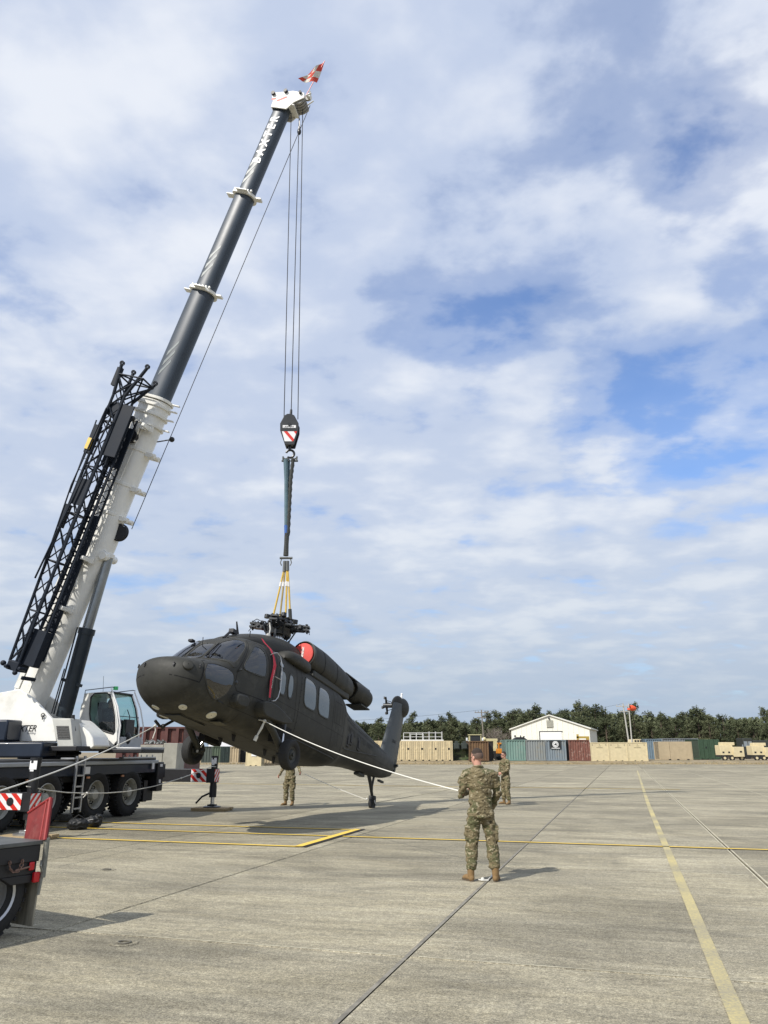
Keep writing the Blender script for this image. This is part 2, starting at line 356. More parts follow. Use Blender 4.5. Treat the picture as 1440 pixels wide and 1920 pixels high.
# far ground beyond the apron
gm = MB(); xs = [-900, -300, -120, -60, -40, -30, -24, -20, -16, -12, -8, 0, 20, 60, 120, 200, 400, 900]; ys = [120.6, 121.5, 122.5, 123.5, 124.5, 126, 130, 150, 200, 400, 1200, 3000]
P = [(x, y, terr(x, y) if y > 121 else -.03) for y in ys for x in xs]; nx = len(xs)
gm.add(P, [(j*nx+i, j*nx+i+1, (j+1)*nx+i+1, (j+1)*nx+i) for j in range(len(ys)-1) for i in range(nx-1)])
M_dry = mat('dry_grass', (.24, .19, .115), .95, var=.3, vs=1.2, bump=.8, bs=4, col2=(.33, .27, .17), dirt=(.16, .14, .08), ds=.4)
tag(gm.build('grass_verge', M_dry), kind='structure')
bgm = MB(); bgm.add([(-3000, -3000, -.12), (3000, -3000, -.12), (3000, 3000, -.12), (-3000, 3000, -.12)], [(0, 1, 2, 3)])
tag(bgm.build('ground', M_dry), kind='structure')
# dry tufts along the edge of the apron
tf = MB()
for k in range(5200):
    x = random.uniform(-70, 75); y = 121.3 + abs(random.gauss(0, 1.0)); z = terr(x, y)
    hgt = random.uniform(.06, .22) * (1 + .6*(noise.noise(Vector((x*.3, y, 0))))); a = random.random()*6.3; dx, dy = math.cos(a)*.09, math.sin(a)*.09
    tf.add([(x-dx, y-dy, z-.02), (x+dx, y+dy, z-.02), (x+dx*.4+random.uniform(-.1, .1), y+dy*.4, z+hgt)], [(0, 1, 2)])
tag(tf.build('dry_grass_tufts', mat('straw', (.34, .27, .15), .9, var=.4, vs=2), smooth=False), 'dry straw coloured grass tufts along the edge of the apron', 'grass', kind='stuff')
# painted markings
def paint(name, col, wear, sc_=9, soft=.16, keep=0.):
    m = bpy.data.materials.new(name); m.use_nodes = True; n = m.node_tree.nodes; l = m.node_tree.links; p = n['Principled BSDF']; p.inputs['Roughness'].default_value = .7
    g_ = n.new('ShaderNodeNewGeometry'); a = n.new('ShaderNodeTexNoise'); a.inputs['Scale'].default_value = sc_; a.inputs['Detail'].default_value = 9; a.inputs['Roughness'].default_value = .75; l.new(g_.outputs['Position'], a.inputs['Vector'])
    b = n.new('ShaderNodeTexNoise'); b.inputs['Scale'].default_value = .8; b.inputs['Detail'].default_value = 4; l.new(g_.outputs['Position'], b.inputs['Vector'])
    s_ = n.new('ShaderNodeMath'); s_.operation = 'MULTIPLY_ADD'; s_.inputs[1].default_value = .7; l.new(b.outputs['Fac'], s_.inputs[0]); l.new(a.outputs['Fac'], s_.inputs[2])
    r = n.new('ShaderNodeMapRange'); r.inputs[1].default_value = wear; r.inputs[2].default_value = wear+soft; r.inputs[3].default_value = keep; r.inputs[4].default_value = 1; l.new(s_.outputs[0], r.inputs[0])
    mx = n.new('ShaderNodeMix'); mx.data_type = 'RGBA'; mx.inputs[7].default_value = (.26, .235, .17, 1); mx.inputs[6].default_value = (*col, 1); l.new(r.outputs[0], mx.inputs[0]); l.new(mx.outputs[2], p.inputs['Base Color']); return m
M_yline = paint('yellow_line_paint', (.78, .54, .09), 1.02); M_old = paint('worn_yellow_paint', (.58, .48, .19), .68, 38, .34, .12); M_bline = paint('black_line_paint', (.02, .017, .013), 1.08)
def line(name, a, b, wd, m, z):
    a, b = Vector(a), Vector(b); d = (b-a).normalized(); s_ = Vector((-d.y, d.x, 0))*wd/2; k = max(1, int((b-a).length/2))
    mb = MB(); P = []
    for i in range(k+1):
        q = a+(b-a)*i/k; P += [q-s_+Vector((0, 0, z)), q+s_+Vector((0, 0, z))]
    mb.add(P, [(2*i, 2*i+1, 2*i+3, 2*i+2) for i in range(k)]); return mb
def painted(name, segs, wy, wb):
    mb, my = MB(), MB()
    for a, b in segs:
        if wb:
            q = line('', a, b, wb, None, .004); mb.add(q.v, q.f)
        q = line('', a, b, wy, None, .009); my.add(q.v, q.f)
    if wb:
        root = mb.build(name, M_bline, smooth=False); y = my.build('yellow_stripe', M_yline, root, smooth=False)
    else: root = my.build(name, M_old, smooth=False)
    tag(root, kind='structure'); return root
vA, vB, vC = 15.25, 18.85, 17.3
painted('painted_centre_line', [(uv(-60, vC), uv(60, vC))], .115, .27)
painted('painted_box_line', [(uv(-30, vA), uv(-6.25, vA)), (uv(-30, vB-.05), uv(-6.25, vB-.05))], .13, .24)
q1 = line('', uv(-6.29, vA-.055), uv(-6.29, vB+.05), .17, None, .017); b1 = line('', uv(-6.17, vA-.1), uv(-6.17, vB+.1), .13, None, .013)
bx = MB(); bx.add(b1.v, b1.f); bo = bx.build('painted_box_end', M_bline, smooth=False); tag(bo, kind='structure')
by = MB(); by.add(q1.v, q1.f); by.build('yellow_stripe', M_yline, bo, smooth=False)
painted('worn_yellow_line', [(uv(.585, -2), uv(.66, 30)), (uv(.66, 30), uv(1.1, 85))], .125, 0)
painted('far_painted_line', [(uv(-40, 43), uv(2.5, 43))], .14, .28)
# tie-down points sunk in the concrete
M_tied = mat('tie_down_iron', (.13, .12, .095), .8, var=.3, vs=20)
for i, (px, py, lab) in enumerate([(233, 1768, 'round tie-down recess with a dark stain nearest the camera'), (200, 1631, 'small dark tie-down point between the flatbed truck and the yellow box')]):
    p = gr(px, py, .003); t = MB(); t.lathe([(0, .01), (0.001, .085), (.006, .1), (.006, .13), (0, .14)], p, (0, 0, 1), 20)
    o = t.build('tie_down', M_conc); tag(o, lab, 'tie-down'); t = MB(); t.torus(p+Vector((0, 0, .008)), (0, 0, 1), .06, .009, 16, 6); t.build('ring', M_tied, o)
# ------------------------------------------------------------------ helicopter
HL = Vector((-4.983, 16.587, 2.498)); HS = .965
def rotm(y, p, r): return Matrix.Rotation(y, 3, 'Z') @ Matrix.Rotation(p, 3, 'Y') @ Matrix.Rotation(r, 3, 'X')
HR = rotm(*[math.radians(a) for a in (67.13, 12.02, 1.09)])
HM = Matrix.Translation(HL) @ (HR*HS).to_4x4()
heli = empty('helicopter', HM, 'dark olive military helicopter without blades hanging nose up from the crane hook', 'helicopter')
ST = np.array([(0.00, .98, 1.08, 1.16, .12, 2, 2), (0.04, .82, 1.08, 1.27, .38, 2.1, 2.1), (0.14, .62, 1.08, 1.37, .62, 2.2, 2.2), (0.32, .46, 1.08, 1.44, .80, 2.3, 2.4),
 (0.60, .34, 1.10, 1.50, .92, 2.5, 2.7), (0.90, .28, 1.12, 1.57, .99, 2.7, 2.9), (1.08, .26, 1.15, 1.63, 1.02, 2.9, 3.0), (1.35, .26, 1.22, 1.90, 1.06, 3.1, 3.0),
 (1.65, .27, 1.30, 2.20, 1.10, 3.3, 3.0), (1.95, .28, 1.35, 2.43, 1.13, 3.5, 3.1), (2.30, .29, 1.40, 2.56, 1.16, 3.8, 3.4), (3.00, .30, 1.45, 2.60, 1.18, 4, 4.2),
 (4.50, .30, 1.45, 2.60, 1.18, 4, 4.6), (6.80, .33, 1.45, 2.60, 1.18, 4, 4.6), (7.30, .38, 1.50, 2.58, 1.14, 3.6, 4.0), (8.00, .54, 1.55, 2.50, .93, 3.0, 3.0),
 (9.00, .72, 1.55, 2.40, .72, 2.6, 2.5), (10.0, .86, 1.55, 2.34, .58, 2.4, 2.3), (11.0, .93, 1.55, 2.24, .46, 2.3, 2.2), (12.0, .98, 1.52, 2.12, .36, 2.2, 2.2),
 (13.0, 1.10, 1.55, 2.02, .26, 2.1, 2.2), (13.7, 1.28, 1.62, 1.96, .16, 2, 2)])
def pchip(x, xs, ys):
    h = np.diff(xs); d = np.diff(ys)/h; m = np.zeros(len(xs)); m[0] = d[0]; m[-1] = d[-1]
    for i in range(1, len(xs)-1):
        if d[i-1]*d[i] > 0:
            w1 = 2*h[i]+h[i-1]; w2 = h[i]+2*h[i-1]; m[i] = (w1+w2)/(w1/d[i-1]+w2/d[i])
    x = np.atleast_1d(x); i = np.clip(np.searchsorted(xs, x)-1, 0, len(xs)-2); t = (x-xs[i])/h[i]
    return (2*t**3-3*t*t+1)*ys[i]+(t**3-2*t*t+t)*h[i]*m[i]+(-2*t**3+3*t*t)*ys[i+1]+(t**3-t*t)*h[i]*m[i+1]
XT = np.linspace(0, 13.7, 1371); PT = np.stack([pchip(XT, ST[:, 0], ST[:, k]) for k in range(1, 7)], 1)
def par(x):
    x = min(max(x, 0), 13.6999)*100; i = int(x); t = x-i; return PT[i]*(1-t)+PT[i+1]*t
def GG(p):
    zb, zc_, zt, hw, nb, nt = par(p[0])
    h, n = ((p[2]-zc_)/(zt-zc_), nt) if p[2] > zc_ else ((zc_-p[2])/(zc_-zb), nb)
    return (abs(p[1])/hw)**n + max(h, 0)**n
def gnorm(p):
    e = .004; g0 = Vector([(GG((p[0]+e*(k == 0), p[1]+e*(k == 1), p[2]+e*(k == 2))) - GG((p[0]-e*(k == 0), p[1]-e*(k == 1), p[2]-e*(k == 2)))) for k in range(3)])
    return g0.normalized() if g0.length > 1e-9 else Vector((0, 0, 1))
def sside(x, z, s, off=0.):
    zb, zc_, zt, hw, nb, nt = par(x); z = min(max(z, zb+.005), zt-.005)
    h, n = ((z-zc_)/(zt-zc_), nt) if z > zc_ else ((zc_-z)/(zc_-zb), nb)
    p = Vector((x, s*hw*max(0, 1-h**n)**(1/n), z)); return p + gnorm(p)*off
def stop(x, y, s, off=0.):                                          # s = 1 upper surface, -1 belly
    zb, zc_, zt, hw, nb, nt = par(x); n = nt if s > 0 else nb; y = min(max(y, -hw*.985), hw*.985); q = max(0, 1-(abs(y)/hw)**n)**(1/n)
    p = Vector((x, y, zc_+(zt-zc_)*q if s > 0 else zc_-(zc_-zb)*q)); return p + gnorm(p)*off
def smooth_poly(L, k=3):
    for _ in range(k):
        N_ = []
        for i in range(len(L)):
            a, b = L[i], L[(i+1) % len(L)]; N_ += [(a[0]*.82+b[0]*.18, a[1]*.82+b[1]*.18), (a[0]*.18+b[0]*.82, a[1]*.18+b[1]*.82)]
        L = N_
    return L
def grow(L, d):
    cx = sum(p[0] for p in L)/len(L); cy = sum(p[1] for p in L)/len(L); o = []
    for p in L:
        r = math.hypot(p[0]-cx, p[1]-cy); o.append((cx+(p[0]-cx)*(r+d)/r, cy+(p[1]-cy)*(r+d)/r))
    return o
def inside(p, L):
    c_ = False; j = len(L)-1
    for i in range(len(L)):
        if (L[i][1] > p[1]) != (L[j][1] > p[1]) and p[0] < (L[j][0]-L[i][0])*(p[1]-L[i][1])/(L[j][1]-L[i][1])+L[i][0]: c_ = not c_
        j = i
    return c_
WS_P = smooth_poly([(1.68, -.29), (1.97, -.62), (2.0, -.80), (1.84, -.95), (1.50, -1.03), (1.36, -1.01), (1.20, -.82), (1.13, -.55), (1.12, -.29)], 2)
WS_C = smooth_poly([(1.66, -.23), (1.66, .23), (1.12, .23), (1.12, -.23)], 2)
DOORW = smooth_poly([(2.17, 2.28), (2.40, 2.30), (2.52, 2.22), (2.58, 2.05), (2.62, 1.66), (2.45, 1.60), (1.72, 1.55), (1.78, 1.74)], 2)
CHIN = smooth_poly([(.52, 1.12), (.62, 1.34), (.85, 1.42), (1.20, 1.42), (1.42, 1.34), (1.47, 1.15), (1.32, .82), (1.05, .62), (.74, .78)], 2)
GW1 = smooth_poly([(3.26, 2.02), (3.50, 2.02), (3.60, 1.90), (3.62, 1.46), (3.40, 1.44), (3.30, 1.6)], 2)
GW1T = smooth_poly([(3.21, 2.22), (3.43, 2.22), (3.45, 2.12), (3.23, 2.11)], 1)
GW2 = smooth_poly([(3.76, 2.05), (3.95, 2.04), (4.02, 1.77), (3.98, 1.48), (3.82, 1.46), (3.74, 1.7)], 2)
CW3 = smooth_poly([(4.60, 2.24), (5.06, 2.25), (5.28, 2.14), (5.36, 1.6), (5.27, 1.48), (4.66, 1.49)], 2)
CW4 = smooth_poly([(5.44, 2.22), (5.91, 2.24), (6.12, 2.13), (6.20, 1.55), (6.12, 1.48), (5.52, 1.49)], 2)
mir = lambda L: [(a, -b) for a, b in L]
holes = [('t', 1, WS_P), ('t', 1, WS_C), ('t', 1, mir(WS_P)), ('s', -1, DOORW), ('s', 1, DOORW), ('s', -1, CHIN), ('s', 1, CHIN)]
pan = ['s', -1, 'x']
M_od = mat('olive_drab_paint', (.031, .0305, .0255), .60, var=.25, vs=2.6, bump=.14, bs=7, dirt=(.062, .060, .050), ds=1.7, spec=.35)
M_odd = mat('dark_olive_paint', (.026, .027, .023), .55, var=.2, vs=3)
M_belly = mat('belly_paint', (.06, .056, .036), .6, var=.25, vs=2)
M_hin = mat('cockpit_interior', (.02, .021, .02), .8, var=.3)
# skin as a fine grid with the cockpit openings cut through
NS, NR = 460, 132
xs_ = np.concatenate([np.array([0, .01, .02, .035, .05, .07, .09, .115, .14, .17, .2, .235, .27, .3]), np.linspace(.33, 7.6, 300), np.linspace(7.66, 13.7, 80)])
fm = MB(); rings = []
for x in xs_:
    zb, zc_, zt, hw, nb, nt = par(x); rg = []
    for i in range(NR):
        a = 2*math.pi*i/NR; co, si = math.cos(a), math.sin(a); n = nt if si > 0 else nb
        # flank vertices spread evenly in height
        t = abs(a - (math.pi if math.pi/2 < a < 3*math.pi/2 else (0 if a < math.pi else 2*math.pi)))/(math.pi/2); t = t**1.0
        if t < .5: h = t*2*.80; yy = (1-h**n)**(1/n)
        else: yy = (1-(t-.5)*2)*(1-.80**n)**(1/n); h = (1-yy**n)**(1/n)
        sx = 1 if co >= 0 else -1
        rg.append(Vector((x, sx*hw*yy, zc_+(zt-zc_)*h if si > 0 else zc_-(zc_-zb)*h)))
    rings.append(rg)
fm.loft(rings, True)
keepf = []
for f in fm.f:
    c_ = Vector((0, 0, 0))
    for i in f: c_ += fm.v[i]
    c_ /= len(f); cut = False
    if .4 < c_.x < 3:
        for kd, s_, L in holes:
            if kd == 't' and c_.z > 1.55 and inside((c_.x, c_.y), L): cut = True
            if kd == 's' and c_.y*s_ > .62 and inside((c_.x, c_.z), L) and not (L is CHIN and c_.z > 1.45): cut = True
    if not cut: keepf.append(f)
fm.f = keepf; fm.m = [0]*len(keepf)
fm.build('fuselage', M_od, heli, True, ang=50)
M_cw = glass('cockpit_glass', (.10, .17, .28), .05)
M_chin = glass('chin_glass', (.02, .035, .07), .07)
M_cabw = mat('sky_grey_cabin_glass', (.085, .10, .105), .12, var=.3, vs=1.5, spec=.9, coat=.6)  # opaque grey base stands in for reflected sky and light seen through
def surf(kd, s_):
    return (lambda a, b, off: sside(a, b, s_, off)) if kd == 's' else (lambda a, b, off: stop(a, b, s_, off))
def pane(name, kd, s_, L, m, fmat, parent, fw=.035, pz=.004, bulge=0., lab=None):
    fn = surf(kd, s_); mb = MB(); n = len(L); K = 6; cx = sum(p[0] for p in L)/n; cy = sum(p[1] for p in L)/n
    P = []
    for k in range(K):
        t = 1-k/K; P += [fn(cx+(a-cx)*t, cy+(b-cy)*t, pz+bulge*(1-t*t)) for a, b in L]
    P.append(fn(cx, cy, pz+bulge)); fs = [(k*n+i, k*n+(i+1) % n, (k+1)*n+(i+1) % n, (k+1)*n+i) for k in range(K-1) for i in range(n)] + [((K-1)*n+i, (K-1)*n+(i+1) % n, K*n) for i in range(n)]
    mb.add(P, fs); o = mb.build(name, m, parent, True, ang=60)
    L0, L1 = grow(L, -.008), grow(L, fw); fr = MB()
    R0 = [fn(a, b, pz+.002) for a, b in L0]; R1 = [fn(a, b, .014) for a, b in L]; R2 = [fn(a, b, .014) for a, b in L1]; R3 = [fn(a, b, -.006) for a, b in grow(L1, .008)]
    fr.add(R0+R1+R2+R3, [(k*n+i, k*n+(i+1) % n, (k+1)*n+(i+1) % n, (k+1)*n+i) for k in range(3) for i in range(n)])
    fr.build('window_frame', fmat, o, True); return o
for s_ in (-1, 1):
    pane('windshield', 't', 1, WS_P if s_ < 0 else mir(WS_P), M_cw, M_od, heli)
pane('windshield', 't', 1, WS_C, M_cw, M_od, heli)
for s_ in (-1, 1):
    pane('cockpit_door_window', 's', s_, DOORW, M_cw, M_odd, heli, .03)
    pane('chin_window', 's', s_, CHIN, M_chin, M_od, heli, .02, bulge=.02)
    for L in (GW1, GW2, CW3, CW4): pane('cabin_window', 's', s_, L, M_cabw, M_odd, heli, .035)
    pane('small_window', 's', s_, GW1T, M_cabw, M_odd, heli, .02)
def seam(pts, kd='s', s_=-1, wd=.010, off=.003, name='panel_seam', m=None, closed=False):
    fn = surf(kd, s_); Q = []
    if closed: pts = pts + [pts[0]]
    for (a, b), (c_, d_) in zip(pts, pts[1:]):
        k = max(1, int(math.hypot(c_-a, d_-b)/.05)); Q += [(a+(c_-a)*i/k, b+(d_-b)*i/k) for i in range(k)]
    Q.append(pts[-1]); W = [fn(a, b, off) for a, b in Q]; mb = MB(); P = []
    for i, p in enumerate(W):
        d = (W[min(i+1, len(W)-1)]-W[max(i-1, 0)]).normalized(); nn_ = gnorm(p); sd = d.cross(nn_).normalized()*wd/2; P += [p-sd, p+sd]
    mb.add(P, [(2*i, 2*i+1, 2*i+3, 2*i+2) for i in range(len(W)-1)]); return mb
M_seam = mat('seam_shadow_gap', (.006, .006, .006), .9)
sm_ = MB()
def addseam(*a, **k):
    q = seam(*a, **k); sm_.add(q.v, q.f)
for s_ in (-1, 1):
    addseam([(2.12, 2.42), (2.42, 2.44), (2.60, 2.32), (2.70, 2.05), (2.82, 1.46), (2.86, 1.07), (1.62, 1.0), (1.52, 1.10), (1.52, 1.45), (1.70, 1.75), (2.12, 2.42)], 's', s_, .014)
    addseam([(3.08, .95), (3.08, 2.36), (4.12, 2.36), (4.25, 1.4), (4.3, .95), (3.08, .95)], 's', s_, .013)
    addseam([(4.42, .62), (4.42, 2.40), (6.42, 2.42), (6.50, .62), (4.42, .62)], 's', s_, .013)
    addseam([(7.3, .6), (7.3, 2.5)], 's', s_, .012); addseam([(6.9, .9), (6.9, 2.3)], 's', s_, .008)
    addseam([(8.3, .9), (8.3, 2.3)], 's', s_, .008); addseam([(9.6, 1.0), (9.6, 2.2)], 's', s_, .008); addseam([(11.3, 1.1), (11.3, 2.1)], 's', s_, .008)
    addseam([(1.5, .62), (7.3, .62)], 's', s_, .008); addseam([(7.35, 1.9), (10., 1.95), (12.8, 1.9)], 's', s_, .008)
    addseam([(.045, .93), (.15, .90), (.32, .88), (.48, .87), (.50, 1.0), (.50, 1.2), (.58, 1.40), (.8, 1.49)], 's', s_, .024)
for k in range(9):
    addseam([(4.42+k*.0, .8+k*.17), (4.46, .8+k*.17)], 's', -1, .02)
for s_ in (-1, 1):
    for x in (2.95, 6.7, 7.8, 8.9, 10.4, 12.0): addseam([(x, 1.1 if x < 8 else 1.2), (x, 2.4 if x < 8 else 2.05)], 's', s_, .008)
    addseam([(3.1, 1.25), (7.3, 1.25)], 's', s_, .008); addseam([(2.3, 2.42), (7.3, 2.46)], 's', s_, .010); addseam([(6.55, 1.5), (7.1, 1.5), (7.1, 2.1), (6.55, 2.1), (6.55, 1.5)], 's', s_, .010)
    addseam([(7.5, 1.35), (13.2, 1.45)], 's', s_, .008)
for k in range(3): addseam([(2.0+k*1.7, -1.0), (2.0+k*1.7, 1.0)], 't', -1, .01)
addseam([(1.3, -.45), (6.6, -.45)], 't', -1, .012); addseam([(1.3, .45), (6.6, .45)], 't', -1, .012); addseam([(.9, -.25), (1.9, -.25), (1.9, .3), (.9, .3), (.9, -.25)], 't', -1, .012)
sm_.build('panel_seams', M_seam, heli, True)
# interior
ci = MB(); ci.b2((1.15, -.98, .62), (2.95, .98, .66)); ci.b2((2.93, -1.08, .62), (2.97, 1.08, 2.3)); ci.build('cockpit_floor', M_hin, heli, True)
ci = MB(); ci.add([(1.22, -.85, 1.52), (1.22, .85, 1.52), (1.62, .85, 1.66), (1.62, -.85, 1.66), (1.5, -.85, 1.1), (1.5, .85, 1.1)], [(0, 1, 2, 3), (3, 2, 5, 4), (0, 3, 4), (1, 5, 2)]); ci.b2((1.6, -.22, .66), (2.5, .22, 1.15)); ci.build('instrument_panel', M_hin, heli, True)
M_seat = mat('seat_fabric', (.035, .036, .032), .9)
for y in (-.55, .55):
    st = MB(); st.b2((2.1, y-.25, .95), (2.6, y+.25, 1.08)); st.box((2.62, y, 1.5), (.12, .5, .95), 0, Matrix.Rotation(.15, 3, 'Y')); st.b2((2.5, y-.3, 1.0), (2.75, y-.26, 1.9)); st.b2((2.5, y+.26, 1.0), (2.75, y+.3, 1.9)); st.box((2.7, y, 2.05), (.1, .28, .22)); st.build('pilot_seat', M_seat, heli, True, bev=.03)
# wipers
for y in (-.62, .62):
    wp = MB(); a = stop(1.14, y*.75, 1, .035); b = stop(1.62, y*.62, 1, .03); wp.tube([a, a+(b-a)*.5+Vector((0, 0, .03)), b], .011); wp.tube([stop(1.2, y*.55, 1, .02), stop(1.66, y*.48, 1, .02)], .009); wp.sph(a, .035, 8, 6); wp.build('wiper', M_black, heli, True)
# doghouse and engine cowls
def sec(x, y0, zb, zt, hw, n=3., nb=3., N_=40):
    zm = zb+(zt-zb)*.35; rg = []
    for i in range(N_):
        a = 2*math.pi*i/N_; co, si = math.cos(a), math.sin(a); e = 2/(n if si > 0 else nb)
        rg.append(Vector((x, y0+hw*math.copysign(abs(co)**e, co), zm+((zt-zm) if si > 0 else (zm-zb))*math.copysign(abs(si)**e, si))))
    return rg
def secloft(L, y0=0., **k):
    L = np.array(L); xx = np.linspace(L[0, 0], L[-1, 0], max(12, int((L[-1, 0]-L[0, 0])/.12))); mb = MB()
    mb.loft([sec(x, y0, *[float(pchip(x, L[:, 0], L[:, j])[0]) for j in (1, 2, 3)], **k) for x in xx]); return mb
secloft([(2.20, 2.45, 2.56, .35), (2.5, 2.4, 2.72, .55), (3.0, 2.4, 2.94, .66), (3.6, 2.4, 3.12, .70), (4.4, 2.4, 3.26, .78), (5.1, 2.4, 3.30, .70), (6.4, 2.4, 3.26, .52), (7.4, 2.4, 3.05, .50), (8.4, 2.3, 2.75, .42), (9.2, 2.25, 2.42, .3)], n=2.8).build('rotor_fairing', M_od, heli, True, ang=60)
for s_ in (-1, 1):
    secloft([(3.55, 2.42, 2.56, .16), (3.75, 2.38, 2.70, .28), (4.2, 2.36, 2.76, .32), (4.75, 2.38, 2.74, .30), (4.9, 2.42, 2.66, .2)], s_*.90, n=2.4).build('roof_fairing', M_od, heli, True, ang=60)
    nc = secloft([(5.02, 2.66, 3.36, .34), (5.15, 2.62, 3.40, .37), (5.8, 2.56, 3.40, .39), (6.6, 2.52, 3.34, .39), (7.4, 2.50, 3.24, .37), (7.75, 2.52, 3.18, .33)], s_*.76, n=2.3, nb=2.6); nc.build('engine_cowl', M_od, heli, True, ang=60)
    for xb_ in (5.62, 6.45, 7.2):
        bnd = MB(); o_, i_ = [], []
        for q_, w_ in ((o_, .0), (i_, .018)): pass
        bnd.loft([[p+(p-Vector((p.x, s_*.76, 2.95))).normalized()*.006 for p in sec(x_, s_*.76, *[float(pchip(x_, np.array([5.02, 5.15, 5.8, 6.6, 7.4, 7.75]), np.array(v_))[0]) for v_ in ((2.66, 2.62, 2.56, 2.52, 2.50, 2.52), (3.36, 3.40, 3.40, 3.34, 3.24, 3.18), (.34, .37, .39, .39, .37, .33))], n=2.3, nb=2.6)] for x_ in (xb_, xb_+.025)], False); bnd.build('cowl_band', M_seam if xb_ < 7 else M_odd, heli, True)
    rg = MB(); rg.lathe([(-.02, .335), (-.05, .35), (-.06, .37), (0, .385), (.06, .385), (.07, .36)], (5.03, s_*.76, 3.01), (-1, 0, 0), 36); rg.build('intake_lip', M_odd, heli, True)
    eb = MB(); eb.b2((5.2, s_*.76-.3, 2.42), (7.6, s_*.76+.25, 2.62)); eb.build('engine_deck', M_odd, heli, True, bev=.04)
    ex = MB(); ex.cyl((7.72, s_*.78, 2.90), (8.05, s_*.80, 2.88), .20, n=20); ex.build('exhaust_pipe', mat('heat_stained_steel', (.22, .19, .13), .5, .6, var=.3), heli, True)
    ex = MB(); ex.lathe([(0, .26), (.0, .30), (.45, .34), (.8, .33), (1.0, .29), (1.06, .2), (1.0, .18)], (8.0, s_*.84, 2.87), (.995, s_*.08, -.05), 28); ex.build('exhaust_suppressor', M_od, heli, True)
    ex = MB(); ex.add([(7.3, s_*.50, 3.30), (7.3, s_*1.0, 3.20), (9.15, s_*1.0, 3.16), (9.15, s_*.7, 3.22), (7.3, s_*.50, 3.27), (7.3, s_*1.0, 3.17), (9.15, s_*1.0, 3.13), (9.15, s_*.7, 3.19)], [(0, 1, 2, 3), (4, 7, 6, 5), (0, 4, 5, 1), (1, 5, 6, 2), (2, 6, 7, 3), (3, 7, 4, 0)]); ex.build('exhaust_baffle', M_odd, heli, True)
    ex = MB(); ex.b2((8.3, s_*.6, 2.46), (8.95, s_*1.15, 2.50)); ex.build('lower_baffle', M_odd, heli, True)
# tail pylon, gearbox, tail rotor hub
tp = MB(); rs = []
for k in range(13):
    t = k/12; z = 1.45+t*2.55; xl = 12.5+t*1.12; xr = 14.28+t*.42; th = .17*(1-.25*t); ch_ = xr-xl; rg = []
    for i in range(24):
        a = 2*math.pi*i/24; q = (1+math.cos(a))/2; yy = th*math.copysign(abs(math.sin(a))**.8, math.sin(a))*(1 if q > .5 else (.35+1.3*q)); rg.append(Vector((xr-ch_*q, yy, z+.12*(1-q))))
    rs.append(rg)
tp.loft(rs); tp.build('tail_pylon', mat('pylon_paint', (.06, .068, .07), .5, var=.25, vs=2, dirt=(.04, .045, .05), ds=2), heli, True, ang=50)
tg = MB(); tg.sph((14.42, .02, 3.98), (.44, .26, .38), 24, 16, 0, Matrix.Rotation(-.25, 3, 'Y')); tg.sph((14.15, .1, 4.08), (.3, .22, .3), 20, 12); tg.build('tail_gearbox', M_od, heli, True, ang=70)
tr = MB(); tc_ = Vector((14.3, .62, 4.05)); tr.cyl((14.3, .2, 4.05), tc_+Vector((0, .12, 0)), .09, n=14)
for k in range(4):
    a = k*math.pi/2+.5; d = Vector((math.cos(a), 0, math.sin(a))); tr.cyl(tc_+d*.02, tc_+d*.34, .05, .035, 8); tr.box(tc_+d*.3+Vector((0, .05, 0)), (.09, .05, .09)); tr.tube([tc_+d*.2, tc_+d*.15+Vector((0, -.2, 0)), tc_+Vector((0, -.28, 0))], .014)
tr.build('tail_rotor_hub', M_blackgloss, heli, True)
bl = MB(); bl.cyl((14.25, 0, 4.30), (14.25, 0, 4.47), .045, .035, 10); bl.sph((14.25, 0, 4.48), .045, 10, 8); bl.build('beacon', M_stripew, heli, True)
sf = MB(); sf.b2((13.62, -.12, 1.66), (14.1, .12, 1.78)); sf.cyl((13.95, -.22, 1.72), (13.95, .22, 1.72), .05); sf.b2((13.95, -.1, 1.45), (14.02, .1, 1.95)); sf.build('stabilator_mount', M_blackgloss, heli, True)
# tail gear
tgm = MB(); tgm.tube([(11.9, 0, 1.05), (12.15, 0, .75), (12.42, 0, .34)], [.07, .06, .05], 10); tgm.tube([(12.35, -.02, 1.08), (12.30, 0, .7), (12.36, 0, .48)], [.045, .045, .03], 8); tgm.box((12.42, 0, .33), (.16, .22, .14)); tgm.b2((12.40, -.12, .15), (12.50, -.09, .36)); tgm.b2((12.40, .09, .15), (12.50, .12, .36)); tgm.b2((12.8, -.05, .95), (13.2, .05, 1.02)); tgm.build('tail_gear_strut', M_odd, heli, True, bev=.01)
def tyre_prof(r, wd, k=.3): return [(-wd*.30, r*.52), (-wd*.42, r*.60), (-wd*.5, r*.76), (-wd*.46, r*.9), (-wd*.36, r*.975), (-wd*.18, r), (0, r*1.005), (wd*.18, r), (wd*.36, r*.975), (wd*.46, r*.9), (wd*.5, r*.76), (wd*.42, r*.60), (wd*.30, r*.52)]
tw = MB(); tw.lathe(tyre_prof(.215, .13), (12.45, 0, .17), (0, 1, 0), 28); two = tw.build('tail_wheel', M_rubber, heli, True)
tw = MB(); tw.lathe([(-.05, .01), (-.05, .06), (-.035, .115), (.035, .115), (.05, .06), (.05, .01)], (12.45, 0, .17), (0, 1, 0), 20); tw.build('hub', M_odd, two, True)
